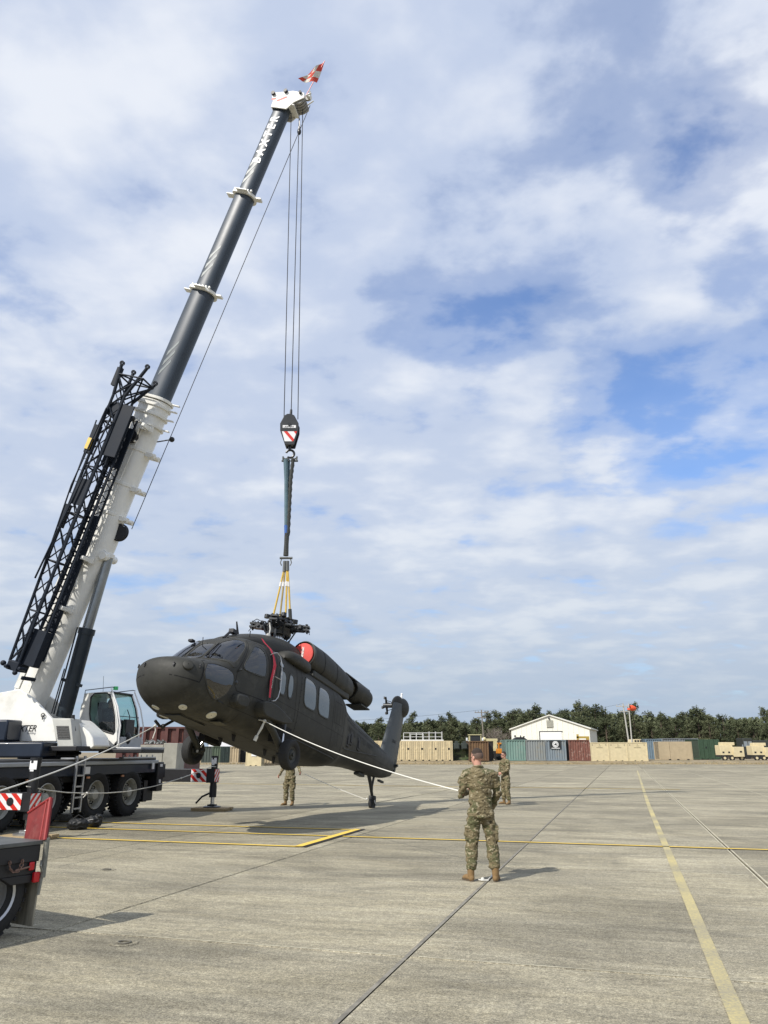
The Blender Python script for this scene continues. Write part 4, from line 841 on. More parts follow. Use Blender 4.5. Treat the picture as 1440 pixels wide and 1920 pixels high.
# counterweight blocks on the near side
q = sb(); a, z = ps(44, 1349, -.70); z = ps(20, 1349, -1.35)[1]; z2_ = ps(20, 1390, -1.35)[1]; q.b2((-3.6, -1.35, z2_), (a, -.70, z)); q.build('counterweight', M_navy, crane, bev=.05)
q = sb(); a = ps(110, 1391, -.75)[0]; z = ps(60, 1391, -1.45)[1]; z2_ = ps(60, 1421, -1.45)[1]; q.b2((-3.6, -1.45, z2_), (a, -.75, z)); q.build('counterweight', M_navy, crane, bev=.05)
q = sb(); q.b2((-3.6, -.6, 1.95), (-1.7, 1.6, 2.9)); q.build('counterweight', M_navy, crane, bev=.05)
q = sb(); 
for k in range(9): q.tube([(-2.6+.1*k, -.9, 2.98), (-2.4+.1*k, -.85+.02*k, 3.10+.05*math.sin(k)), (-1.9+.03*k, -.8, 3.02)], .035, 6)
q.sph((-1.95, -.9, 3.05), (.25, .18, .12), 10, 6); q.build('coiled_hoses', M_black, crane)
# cab on the left of the boom
cy0, cy1 = .62, 1.98
def pc(px, py): return ps(px, py, cy0)
side = [pc(*p) for p in [(156.5, 1300), (207, 1296), (214, 1325), (219, 1360), (219, 1401), (184, 1402), (150, 1361), (148, 1345)]]
win = smooth_poly([pc(*p) for p in [(171.5, 1301), (205.5, 1299), (211, 1320), (215, 1345), (215.5, 1377), (198, 1372), (181, 1364), (170, 1352), (168, 1335)]], 1)
def cheekplate(d0, d1):                                              # cab side with its window opening: strip between two outlines
    q = sb(); n = len(win); cx = sum(p[0] for p in win)/n; cz = sum(p[1] for p in win)/n; outl = []
    for p in win:                                                  # shoot from the centre through the window edge to the cab outline
        dx, dz = p[0]-cx, p[1]-cz; best = None
        for i in range(len(side)):
            a, b = side[i], side[(i+1) % len(side)]; ex, ez = b[0]-a[0], b[1]-a[1]; det = dx*(-ez)-dz*(-ex)
            if abs(det) < 1e-9: continue
            t = ((a[0]-cx)*(-ez)-(a[1]-cz)*(-ex))/det; s_ = (dx*(a[1]-cz)-dz*(a[0]-cx))/det
            if t > 0 and -.001 <= s_ <= 1.001 and (best is None or t > best): best = t
        best = max(best or 1.02, 1.02); outl.append((cx+dx*best, cz+dz*best))
    P = [(a, d, z) for L_ in (win, outl) for a, z in L_ for d in (d0, d1)]; fs = []
    for i in range(n):
        j = (i+1) % n
        for k, (A_, B_) in enumerate(((0, 0), (1, 1))): fs.append((2*i+k, 2*j+k, 2*n+2*j+k, 2*n+2*i+k))
        fs.append((2*i, 2*j, 2*j+1, 2*i+1)); fs.append((2*n+2*i, 2*n+2*i+1, 2*n+2*j+1, 2*n+2*j))
    q.add(P, fs); return q
cab = cheekplate(cy0, cy0+.05); qf = cheekplate(cy1-.05, cy1); cab.add(qf.v, qf.f)
top_r, top_f = side[0], side[1]; bot_f = side[4]; bot_r = side[5]
cab.prism([side[0], side[1], (side[1][0]-.02, side[1][1]-.07), (side[0][0]+.01, side[0][1]-.07)], lambda a, z, d: Vector((a, d, z)), cy0+.05, cy1-.05)
cab.prism([side[5], side[6], side[7], side[0], (side[0][0]+.05, side[0][1]), (side[7][0]+.05, side[7][1]), (side[6][0]+.05, side[6][1]), (side[5][0]+.05, side[5][1]+.02)], lambda a, z, d: Vector((a, d, z)), cy0+.05, cy1-.05)
wz = pc(216, 1377)[1]
cab.b2((side[4][0]-.04, cy0+.05, side[4][1]), (side[4][0], cy1-.05, wz-.12)); cab.b2((side[5][0], cy0+.05, side[5][1]), (side[4][0], cy1-.05, side[5][1]+.06))
cabo = cab.build('cab', M_white, crane, ang=40)
M_cabg = glass('cab_glass', (.66, .84, .80), .01)
for d in (cy0+.02, cy1-.02):
    q = sb(); q.add([(a, d, z) for a, z in win], [tuple(range(len(win)))]); pn = q.build('side_window', M_cabg, cabo, smooth=False)
q = sb(); q.tube([(a, cy0-.003, z) for a, z in win+win[:1]], .022, 6); q.build('window_seal', M_black, cabo)
fx = [(side[1][0]-.01, side[1][1]-.04), (side[2][0], side[2][1]), (side[3][0]-.01, side[3][1]), (side[3][0]-.01, wz-.12)]
q = sb(); q.add([(a, y, z) for a, z in fx for y in (cy0+.07, cy1-.07)], [(2*i, 2*i+1, 2*i+3, 2*i+2) for i in range(3)]); q.build('windscreen', M_cabg, cabo, smooth=False)
for y in (cy0+.06, cy1-.06): q = sb(); q.tube([(a+.015, y, z) for a, z in fx], .038, 8); q.build('pillar', M_white, cabo)
q = sb(); q.tube([(fx[0][0]+.02, y, fx[0][1]+.02) for y in (cy0+.05, cy1-.05)], .03, 6); q.tube([(fx[3][0]+.02, y, fx[3][1]) for y in (cy0+.05, cy1-.05)], .03, 6)
q.tube([(a+.03, cy0+.14, z) for a, z in fx], .02, 6); q.tube([(a+.03, cy1-.14, z) for a, z in fx], .02, 6); zz = (fx[1][1]+fx[2][1])/2; q.tube([(fx[2][0]+.01, cy0+.1, zz), (fx[2][0]+.01, cy1-.1, zz)], .012, 5); q.tube([(fx[3][0]+.05, cy0+.55, fx[3][1]), (fx[2][0]+.06, cy0+.62, zz), (fx[1][0]+.04, cy0+.72, fx[1][1]-.05)], .014, 5); q.sph((fx[3][0]+.12, cy0+.5, fx[3][1]+.02), (.08, .13, .17), 10, 8)
q.build('windscreen_seal', M_black, cabo)
q = sb()                                                             # bent guard rails in front of the cab and on its roof
for y in (cy0+.02, cy1+.06): q.tube([(fx[0][0]+.02, y, fx[0][1]+.12), (fx[0][0]+.07, y, fx[0][1]+.02), (fx[1][0]+.10, y, fx[1][1]), (fx[2][0]+.11, y, fx[2][1]), (fx[3][0]+.10, y, fx[3][1]), (side[4][0]+.04, y, side[4][1]+.1)], .022, 8)
q.build('guard_rail', M_stripew, cabo)
q = sb(); zt_ = side[0][1]
for y in (cy0+.05, cy1-.05): q.tube([(side[0][0]+.02, y, zt_), (side[0][0]+.02, y, zt_+.09), (side[1][0]+.02, y, zt_+.17), (fx[0][0]+.1, y, zt_+.15)], .012, 6)
q.tube([(side[0][0]+.5, cy0+.2, zt_), (side[0][0]+.46, cy0+.2, zt_+.5)], .005, 4); q.build('roof_rail', M_black, cabo)
q = sb(); q.cyl((side[1][0]+.02, cy0+.25, zt_+.10), (side[1][0]+.02, cy0+.25, zt_+.20), .07, n=14); q.build('beacon', mat('green_beacon', (.10, .65, .22), .3), cabo)
q = sb(); q.b2((side[5][0]+.05, cy0-.02, side[4][1]-.06), (side[4][0]+.75, cy1+.1, side[4][1]+.0)); q.b2((side[4][0]+.02, cy0+.05, side[4][1]), (side[4][0]+.06, cy1-.05, side[4][1]+.28)); q.build('cab_step', M_silver, cabo, bev=.01)
sx0 = pc(170, 1370)[0]; q = sb(); ym = (cy0+cy1)/2; zf = side[5][1]+.06
q.b2((sx0-.05, ym-.25, zf), (sx0+.4, ym+.25, zf+.42)); q.box((sx0-.0, ym, zf+.80), (.12, .5, .85), 0, Matrix.Rotation(-.18, 3, 'Y')); q.b2((sx0+.1, ym-.36, zf+.4), (sx0+.5, ym-.27, zf+.62)); q.b2((sx0+.1, ym+.27, zf+.4), (sx0+.5, ym+.36, zf+.62)); q.box((sx0+.85, ym-.1, zf+.5), (.1, .5, .45)); q.cyl((sx0+.42, ym-.32, zf+.6), (sx0+.45, ym-.32, zf+.78), .02, n=6)
q.build('operator_seat', M_black, cabo, bev=.03)
# ------------------------------------------------------------------ boom
P0 = at(56, 1318, 22.45); HD = at(536, 196, 21.25); bd = (HD-P0); BL = bd.length; bd.normalize()
bn = Vector((e1.y, -e1.x, 0)); bn = Vector((-.172, -.985, 0)).normalized(); bn = (bn - bd*bn.dot(bd)).normalized(); bw = bn.cross(bd).normalized()
if bw.z < 0: bw = -bw
MBm = Matrix.Identity(4)
for i in range(3): MBm[i][0], MBm[i][1], MBm[i][2], MBm[i][3] = bd[i], bn[i], bw[i], P0[i]      # x along the boom, y to the near side, z to its back
def bb(): return MB(MBm)
print('BOOM', BL, 'bw', bw)
def bsec(x, ht, wd, z0=0., zt=None):                                # flat back, rounded belly
    zt = ht/2 if zt is None else zt; n = 28; P = []; top = z0+zt; bot = z0+zt-ht; r = wd/2
    P += [Vector((x, -r, top-.07)), Vector((x, -r+.07, top)), Vector((x, r-.07, top)), Vector((x, r, top-.07))]
    zc2 = bot + ht*.45
    for i in range(15):
        a = math.pi*i/14; P.append(Vector((x, r*math.cos(a), zc2-(ht*.45)*math.sin(a)**.9)))
    return P
M_bw = M_white
M_bg = mat('slate_boom_paint', (.038, .052, .072), .42, var=.15, vs=.8, coat=.0, dirt=(.055, .07, .09), ds=.5)
secs = [(-.55, 9.55, .88, .74, 'base'), (9.5, 13.55, .70, .60, 1), (13.5, 17.3, .62, .53, 2), (17.25, BL-.15, .54, .46, 3)]
q = bb(); xs2 = [-.55, -.2, .6, 3.6, 4.3, 4.75, 5.1, 5.9, 7, 9.55]; ex = [0, 0, 0, 0, .08, .26, .26, .06, 0, 0]
q.loft([bsec(x, (.88+e_)*(0.80 if x < -.3 else 1), .74) for x, e_ in zip(xs2, ex)]); base = q.build('boom_section', M_bw, crane, ang=50); base['label'] = 'white base section of the boom'
for (x0, x1, ht, wd, k) in secs[1:]:
    q = bb(); q.loft([bsec(x0-.3, ht, wd), bsec((x0+x1)/2, ht, wd), bsec(x1, ht, wd)]); bs = q.build('boom_section', M_bg, crane, ang=50); bs['label'] = 'slate grey telescopic section of the boom'
    if k == 3: tip = bs
    if k == 2: s2 = bs
    if k == 1: s1_ = bs
# collars with flared plates
for x, ht, wd, big in ((13.55, .70, .60, 1), (17.3, .62, .53, 1)):
    q = bb(); q.loft([bsec(x-.05, ht+.16, wd+.16), bsec(x+.05, ht+.16, wd+.16)]); q.b2((x-.02, -.12, ht/2), (x+.02, .12, ht/2+.38)); q.b2((x-.03, -.1, -ht/2-.28), (x+.03, .1, -ht/2)); q.b2((x-.02, wd/2, -.2), (x+.02, wd/2+.2, .2))
    for t in range(6): q.b2((x+.05, wd/2*.98, -.3+.12*t), (x+.12, wd/2+.06, -.25+.12*t))
    for t in range(5): q.b2((x+.05, -.25+.1*t, ht/2), (x+.12, -.2+.1*t, ht/2+.06))
    q.build('boom_collar', M_bw, crane, bev=.008)
for x in (8.75, 9.1, 9.4, 9.62):
    q = bb(); k = .12 if x < 9.3 else .09; q.loft([bsec(x-.045, .88+k, .74+k), bsec(x+.045, .88+k, .74+k)]); q.b2((x-.02, -.05, -.75), (x+.02, .05, -.4)); q.build('boom_collar', M_bw, crane, bev=.008)
for x in (7.9, 6.75, 5.8):
    q = bb(); q.loft([bsec(x-.05, .93, .79), bsec(x+.05, .93, .79)]); q.b2((x-.12, .1, -.72), (x+.02, .2, -.4)); q.b2((x-.12, -.2, -.72), (x+.02, -.1, -.4)); q.cyl((x-.05, -.25, -.66), (x-.05, .25, -.66), .06); q.build('rope_guide_bracket', M_bw, crane, bev=.01)
q = bb(); q.tube([(8.35, .42, .05), (8.55, .75, .02), (8.6, .85, 0)], .02, 6); q.sph((8.62, .9, 0), .085, 12, 8); q.build('work_lamp', M_black, crane); q = bb(); q.tube([(8.35, 0, -.5), (8.5, .1, -.95)], .02, 6); q.sph((8.52, .1, -1.0), .085, 12, 8); q.build('work_lamp', M_black, crane); q = bb(); q.cyl((8.2, .35, .1), (8.2, .52, .1), .2, n=20); q.build('work_lamp', M_black, crane)
q = bb(); q.b2((3.2, .30, .50), (9.0, .36, .53)); q.b2((.3, .36, .25), (3.6, .40, .40)); q.tube([(.3, .375, -.08), (8.6, .375, -.08)], .012, 5); q.build('boom_rib', M_bw, crane)
q = bb(); q.lathe([(-.05, .23), (-.03, .27), (0, .23), (.03, .27), (.05, .23)], (5.35, .1, -.60), (0, 1, 0), 28); q.cyl((5.35, .07, -.60), (5.35, .13, -.60), .22, n=28); q.build('cable_reel', M_black, crane)
# luffing cylinder
def pb(px, py, n_=0.): v = pplane(px, py, MBm, 1, n_); return v
ct, cm_, cbm = pb(203, 1046), pb(163, 1182), pb(119, 1345)
q = bb(); q.cyl(ct, cm_, .145, n=28); q.build('cylinder_rod', mat('hydraulic_steel', (.30, .32, .33), .3, .85, var=.15), crane); q = bb(); dd = (cbm-cm_).normalized(); q.cyl(cm_, cbm, .21, n=28); q.cyl(cm_-dd*.05, cm_+dd*.12, .235, n=28); q.tube([cm_+Vector((.0, .1, .26)), cbm+Vector((0, .1, .26))], .022, 6); q.tube([cm_+dd*1.2+Vector((0, .12, .3)), cbm+Vector((0, .12, .32))], .018, 6); q.b2((cm_.x+dd.x*1.5-.04, -.1, cm_.z+dd.z*1.5-.26), (cm_.x+dd.x*1.5+.04, .1, cm_.z+dd.z*1.5+.30)); q.build('luffing_cylinder', M_navy if False else mat('dark_blue_grey', (.012, .02, .028), .4, var=.2), crane)
q = bb(); q.cyl(ct+Vector((0, -.35, 0)), ct+Vector((0, .35, 0)), .12, n=16); q.cyl(ct, ct+(ct-cm_).normalized()*.12, .17, n=16); q.prism([(ct.x-.25, ct.z+.35), (ct.x+.3, ct.z+.35), (ct.x+.1, ct.z-.12), (ct.x-.1, ct.z-.12)], lambda a, z, d: Vector((a, d, z)), .2, .26); q.build('cylinder_bracket', M_bw, crane, bev=.01)
# boom head
q = bb(); HX = BL-.15
for y0, y1 in ((-.31, -.27), (.27, .31)):
    q.prism([(HX-.30, .31), (HX-.30, -.28), (HX+.02, -.46), (HX+.26, -.76), (HX+.46, -.68), (HX+.48, -.25), (HX+.30, .42), (HX+.16, .44), (HX-.05, .32)], lambda a, z, d: Vector((a, d, z)), y0, y1)
q.b2((HX-.28, -.27, .27), (HX+.15, .27, .31)); q.b2((HX+.1, -.27, .36), (HX+.28, .27, .42)); q.b2((HX-.1, -.3, -.5), (HX-.05, .3, .25)); head = q.build('boom_head', M_bw, crane, bev=.015)
q = bb(); q.cyl((HX+.24, .28, .40), (HX+.24, .38, .41), .07, n=14); q.cyl((HX+.42, .30, -.55), (HX+.42, .38, -.55), .05, n=12); q.cyl((HX+.24, -.38, .40), (HX+.24, -.28, .41), .07, n=14); q.cyl((HX+.40, .28, -.02), (HX+.40, .38, .0), .07, n=12); q.build('pin', M_black, head)
def sheave(c_, r, y):
    q = bb(); q.lathe([(-.03, r*.3), (-.03, r*.8), (-.035, r), (0, r*.88), (.035, r), (.03, r*.8), (.03, r*.3)], (c_[0], y, c_[1]), (0, 1, 0), 28); return q.build('sheave', mat('sheave_grey', (.35, .34, .31), .5, var=.15) if not sheave.m else sheave.m, head)
sheave.m = mat('sheave_grey', (.35, .34, .31), .5, var=.15)
for k in range(5): sheave((HX+.26, -.50), .24, -.22+.11*k)
sheave((HX+.2, .32), .15, 0.); sheave((HX+.48, -.74), .10, .05)
q = bb(); q.tube([(HX+.42, .2, -.7), (HX+.56, .2, -.86), (HX+.64, .25, -.78)], .03, 6); q.tube([(HX+.42, -.2, -.66), (HX+.54, -.1, -.88)], .025, 6); q.box((HX+.50, .1, -.80), (.12, .2, .10)); q.build('rope_guard', M_white, head)
q = bb(); w_ = [(HX-.34+.05*k, .343) for k in range(2)]; q.prism([(HX-.05, .15), (HX+.0, .2), (HX+.22, -.1), (HX+.17, -.15)], lambda a, z, d: Vector((a, d, z)), .3105, .3135); q.prism([(HX-.02, .38), (HX+.05, .40), (HX+.1, .25), (HX+.03, .23)], lambda a, z, d: Vector((a, d, z)), .3105, .3135); q.build('red_stripes', M_red, head)
# white lettering running up the tip section, lighter diagonal slashes below it
def on_sec(o_me, x0, wd, z0, sc=1.): 
    for v in o_me.vertices: v.co = MSi @ (MBm @ Vector((x0+v.co.x*sc, wd/2+.006, z0+v.co.y)))
xa = pb(463, 311).x; xb = pb(503, 224).x
o, me = text('B A X T E R', .46, Matrix.Identity(4), M_stripew, 'lettering', tip, .0, local=True, bold=.014)
wid = max(v.co.x for v in me.vertices)
for v in me.vertices:
    v.co = MSi @ (MBm @ Vector((xa+v.co.x/wid*(xb-xa), .236, -.10+v.co.y*.85)))
M_slash = mat('light_slate_paint', (.17, .20, .205), .35, var=.08)
for par_, x0, wd, ht in ((tip, 17.65, .46, .54), (s2, 13.95, .53, .62), (s1_, 10.35, .60, .70)):
    q = bb(); 
    for k in range(3): 
        x = x0+k*.34; q.prism([(x, .20), (x+.18, .20), (x+.62, -.03), (x+.50, -.03)], lambda a, z, d: Vector((a, d, z)), wd/2+.001, wd/2+.005)
    q.build('slash_marking', M_slash, par_)
# flag on its staff
fb = MBm @ Vector((HX+.42, -.1, -.5)); ft = at(609, 114, 21.0); q = MB(); q.tube([fb, ft], .014, 6); fs_ = q.build('flag_staff', M_red, crane)
fc = [at(609, 114, 21.0), at(594, 156, 21.02)]; fo = [at(583, 131, 20.9), at(559, 147, 20.85)]
M_fr, M_fw = mat('flag_red', (.60, .07, .04), .8, var=.15), mat('flag_white', (.66, .63, .56), .8, var=.1)
q = MB(); nu, nv = 12, 9
def fp(u, v):
    a = fc[0].lerp(fc[1], v); b_ = fo[0].lerp(fo[1], v); b_ = fc[0].lerp(fo[1], v) if False else b_; b_ = at(568+16*(1-v), 131+17*v, 20.9) if v < .5 else at(576-17*(v-.5)*2, 139.5+10*(v-.5)*2, 20.88); p = a.lerp(b_, u); return p + Vector((0, .06*math.sin(u*7+v*3), .03*math.sin(u*6+v*2)))
for i in range(nu):
    for j in range(nv):
        u0, u1, v0, v1 = i/nu, (i+1)/nu, j/nv, (j+1)/nv; q.add([fp(u0, v0), fp(u1, v0), fp(u1, v1), fp(u0, v1)], [(0, 1, 2, 3)], (int(u0*2.999)+int(v0*2.999)) % 2)
fl = q.build('flag', [M_fr, M_fw], fs_, smooth=False); so = fl.modifiers.new('s', 'SOLIDIFY'); so.thickness = .004
# ------------------------------------------------------------------ fly jib folded along the near side
JN = 1.0
jb, jt = pb(36, 1243, JN), pb(236, 742, JN)
jd = (jt-jb).normalized(); jn = Vector((0, 1, 0)); jw = jn.cross(jd).normalized(); jw = -jw if jw.z < 0 else jw; JL = (jt-jb).length
MJ = Matrix.Identity(4)
for i in range(3): MJ[i][0], MJ[i][1], MJ[i][2], MJ[i][3] = jd[i], jn[i], jw[i], jb[i]
MJ = MBm @ MJ
def jj(): return MB(MJ)
print('JIB', JL)
M_jib = mat('navy_lattice_paint', (.007, .012, .022), .6, var=.25, spec=.3)
def jh(x): t = min(1, max(0, x/JL)); return .30 + .08*min(1, x/3.5)      # depth
zc_j = .0
def cp(x, s_, t): 
    h = jh(x)/2; return Vector((x, s_*.24*min(1, .6+x/6), .05+t*h))
q = jj()
for s_ in (-1, 1):
    for t in (-1, 1): q.tube([cp(x, s_, t) for x in np.linspace(0, JL, 20)], .042, 8)
jib = q.build('fly_jib', M_jib, crane)
def brace(a, b, r=.02, m=None): 
    q = jj(); q.cyl(a, b, r, n=6); return q.build('brace', m or M_jib, jib)
nb = 17
for k in range(nb):
    x0, x1 = JL*k/nb, JL*(k+1)/nb
    for s_ in (-1, 1):
        brace(cp(x0, s_, -1 if k % 2 else 1), cp(x1, s_, 1 if k % 2 else -1)); brace(cp(x0, s_, 1 if k % 2 else -1), cp(x1, s_, -1 if k % 2 else 1), .016)
    for t in (-1, 1): brace(cp(x0, -1 if k % 2 else 1, t), cp(x1, 1 if k % 2 else -1, t))
for k in range(0, nb+1, 3):
    x0 = JL*k/nb
    for s_ in (-1, 1): brace(cp(x0, s_, -1), cp(x0, s_, 1), .026)
    for t in (-1, 1): brace(cp(x0, -1, t), cp(x0, 1, t), .026)
# second folded jib half lying behind the first, against the boom
q = jj()
for s_ in (-.32, .0):
    for t in (-.46, -.22): q.tube([(x, s_, t) for x in (.2, JL*.5, JL-.6)], .036, 8)
for k in range(40):
    x0 = .3+k*(JL-1.2)/40; dx = (JL-1.2)/40
    for s_ in (-.32, .0): q.cyl((x0, s_, -.46 if k % 2 else -.22), (x0+dx, s_, -.22 if k % 2 else -.46), .016, n=5)
    q.cyl((x0, -.32 if k % 2 else 0, -.22), (x0+dx, 0 if k % 2 else -.32, -.22), .016, n=5)
q.build('inner_jib', M_jib, crane)
q = jj(); q.b2((JL-2.0, .20, -.58), (JL-.35, .24, -.06)); q.b2((JL-2.2, -.25, -.55), (JL-.9, -.21, .10)); q.b2((JL*.56, .25, -.15), (JL*.56+.8, .28, .22)); q.b2((.0, -.2, -.52), (1.0, .10, .0)); q.b2((1.0, -.3, -.48), (JL*.55, -.26, -.2)); q.build('gusset_plate', M_jib, crane, bev=.01)
q = jj(); q.tube([(JL*.28, .34, .30), (JL*.6, .36, .10), (JL-.9, .36, -.05)], .028, 6); q.tube([(JL*.3, .30, .2), (JL*.62, .42, .28), (JL-.6, .30, .25)], .024, 6); q.tube([(JL-3.3, .2, .40), (JL-1.0, .2, .48)], .022, 6)
for k in range(7): q.cyl((JL-3.3+k*.36, .2, .40+.012*k), (JL-3.3+k*.36, .2, .22), .012, n=5)
q.box((JL-1.6, .2, .34), (.9, .16, .2)); q.cyl((JL-.55, -.1, .1), (JL-.55, .2, .1), .24, n=24); q.box((JL-4.0, .2, .26), (.7, .15, .14)); q.build('jib_equipment', M_jib, crane, bev=.01)
q = jj(); q.b2((JL-1.95, .29, .27), (JL-1.60, .32, .43)); q.build('label_plate', mat('yellow_label', (.75, .52, .12), .5), crane)
# forked upper end
q = jj(); ue = JL+1.0
for s_, t, L_ in ((-1, 1, 1.0), (1, 1, .95), (1, -1.5, 1.0), (-1, -1.5, .75)):
    a = cp(JL-.1, s_, t if abs(t) == 1 else -1); e_ = Vector((JL+L_*.85, s_*.34, -.05+t*.34)); q.cyl(a, e_, .05, n=10)
    for k in (-1, 1): q.torus(e_+Vector((.06, k*.03, 0)), (0, 1, 0), .055, .02, 14, 6)
E1 = lambda s_, t: Vector((JL+.52, s_*.33, -.05+t*.34))
for a, b in (((-1, 1), (1, 1)), ((1, 1), (1, -1.5)), ((1, -1.5), (-1, -1.5)), ((-1, 1), (-1, -1.5)), ((1, 1), (-1, -1.5))): q.cyl(E1(*a), E1(*b), .028, n=6)
for (s_, t) in ((-1, 1), (1, 1), (1, -1.5), (-1, -1.5)): q.cyl(E1(s_, t), cp(JL-.1, -s_, 1 if t > 0 else -1), .026, n=6); q.cyl(E1(s_, t), cp(JL-.1, s_, -1 if t > 0 else 1), .026, n=6)
q.box((JL+.5, .1, .45), (.6, .12, .16)); q.build('jib_fork', M_jib, crane)
q = jj(); q.box((-.1, 0, .0), (.25, .5, .35)); q.cyl((-.15, -.4, .1), (-.15, .4, .1), .05); q.cyl((-.1, .2, -.4), (-.1, .5, -.4), .05); q.b2((-.35, -.1, -.62), (-.25, .5, -.56)); q.sph((-.1, .3, .25), .08, 8, 6); q.sph((-.25, .3, -.2), .07, 8, 6); q.build('jib_foot', M_jib, crane, bev=.02)
# brackets joining the jib to the boom
for px, py in ((150, 1045), (112, 1138), (262, 800)):
    c_ = pb(px, py, .45); q = bb(); q.b2((c_.x-.06, .36, c_.z-.35), (c_.x+.06, .80, c_.z-.25)); q.prism([(c_.x-.08, c_.z-.45), (c_.x+.10, c_.z-.45), (c_.x+.1, c_.z+.15), (c_.x-.5, c_.z+.05), (c_.x-.5, c_.z-.05), (c_.x-.05, c_.z-.02)], lambda a, z, d: Vector((a, d, z)), .40, .48); q.build('jib_bracket', M_bw, crane, bev=.012)
c_ = pb(150, 1045, .45); q = bb(); q.tube([(c_.x-.1, .5, c_.z+.35), (c_.x+.05, .55, c_.z+.1), (c_.x-.85, .45, c_.z-.25)], .045, 8); q.build('jib_bracket', M_bw, crane)
# ------------------------------------------------------------------ hoist gear
YH = 21.2
def rope(name, pts, r, m, lab, cat='rope', group=None, sag=0., n=6):
    pts = [Vector(p) for p in pts]
    if sag: a, b = pts[0], pts[-1]; pts = [a.lerp(b, t)+Vector((0, 0, -sag*4*t*(1-t))) for t in np.linspace(0, 1, 24)]
    q = MB(); q.tube(pts, r, n); return tag(q.build(name, m), lab, cat, group)
tops = [(546, 212), (561, 214), (567.5, 204)]; bots = [(532.5, 786), (546, 772), (558.5, 786)]
for (a, b, l_) in zip(tops, bots, ('leftmost of the three steel hoist ropes above the black hook block', 'middle steel hoist rope, ending at the small wedge socket on the hook block', 'rightmost of the three steel hoist ropes above the black hook block')):
    rope('hoist_rope', [at(*a, YH), at(*b, YH)], .014, M_wire, l_, 'hoist rope', 'hoist ropes between boom head and hook block')
q = MB(MBm); q.tube([(5.55, .1, -.92), (HX+.2, .05, -.92)], .012, 5); tag(q.build('winch_rope', M_wire), 'thin steel rope along the underside of the boom from reel to head', 'rope')
w0, w1 = at(561, 222, YH), at(561, 247, YH); q = MB(); q.tube([w0, w0.lerp(w1, .5)+Vector((.02, 0, 0)), w1], .02, 6); q.sph(w1, (.07, .07, .13), 12, 10); q.cyl(w1+Vector((0, 0, .1)), w1+Vector((0, 0, .2)), .04, n=8); tag(q.build('switch_weight', M_blackgloss), 'small dark weight hanging on a chain just below the boom head', 'weight')
bc = at(543.5, 806, YH)
def hb(px, py): v = at(px, py, YH); return (v.x, v.z)
M_blk = mat('block_grey', (.022, .024, .026), .4, var=.2)
fnb = lambda a, z, d: Vector((a, YH+d, z))
OUT = [hb(*p) for p in [(540, 780), (547, 780), (553, 783), (561, 798), (560.5, 811), (552.5, 838), (535.5, 838), (526.5, 811), (526.5, 798), (534.5, 783)]]
q = MB(); q.prism(OUT, fnb, -.17, -.13); q.prism(OUT, fnb, .13, .17); hk = q.build('hook_block', M_blk, bev=.012)
tag(hk, 'black crane hook block with a red and white striped plate, hanging above the helicopter', 'hook block')
q = MB(); c_ = Vector((bc.x, YH, at(543, 800, YH).z))
for y in (-.07, 0, .07): q.lathe([(-.02, .06), (-.025, .24), (0, .21), (.025, .24), (.02, .06)], c_+Vector((0, y, 0)), (0, 1, 0), 28)
q.build('sheave', M_blackgloss, hk)
q = MB(); q.box((bc.x, YH, hb(543, 832)[1]), (.22, .22, .12)); q.cyl((bc.x, YH-.2, c_.z), (bc.x, YH-.16, c_.z), .05, n=14); q.cyl(at(546, 768, YH), at(545, 784, YH), .035, .05, 8); q.build('socket', M_blackgloss, hk)
p0, p1, p2, p3 = [Vector((*hb(*p), 0)) for p in [(530, 813), (558, 813), (551, 831.5), (535, 831.5)]]
wv, rv = MB(), MB(); V3 = lambda p, d=0: Vector((p[0], YH-.172-d, p[1]))
wv.add([V3(p) for p in (p0, p1, p2, p3)], [(0, 1, 2, 3)]); wv.build('striped_plate', M_stripew, hk, smooth=False)
def lerp2(a, b, t): return a+(b-a)*t
def trap(u, v): return lerp2(lerp2(p0, p1, u), lerp2(p3, p2, u), v)
rv.add([V3(trap(u, v), .003) for u, v in ((.12, 0), (.36, 0), (1, .78), (1, 1), (.88, 1))], [tuple(range(5))]); rv.add([V3(trap(u, v), .003) for u, v in ((.78, 0), (1, 0), (1, .30))], [(0, 1, 2)]); rv.build('red_stripes', M_red, hk, smooth=False)
lp = [Vector((*hb(*p), 0)) for p in [(531.5, 801.5), (556, 801.5), (556, 806.5), (531.5, 806.5)]]; q = MB(); q.add([V3(p) for p in lp], [(0, 1, 2, 3)]); q.build('name_plate', M_stripew, hk, smooth=False)
ww = (lp[1]-lp[0]).x; text('LIEBHERR', .075, Matrix(((1, 0, 0, lp[3].x+.02), (0, 0, -1, YH-.176), (0, 1, 0, lp[3].y+.012), (0, 0, 0, 1))), M_sten, 'lettering', hk, .0, sx=(ww-.04)/.36)
hkc = at(544, 850, YH); q = MB(); q.torus(hkc+Vector((0, 0, -.02)), (0, 1, 0), .12, .035, 20, 8, 0, -math.pi*.9, math.pi*.65, up=(1, 0, 0)); q.cyl(hkc+Vector((-.02, 0, .1)), hkc+Vector((-.02, 0, .35)), .04, n=10); q.build('hook', M_blackgloss, hk)
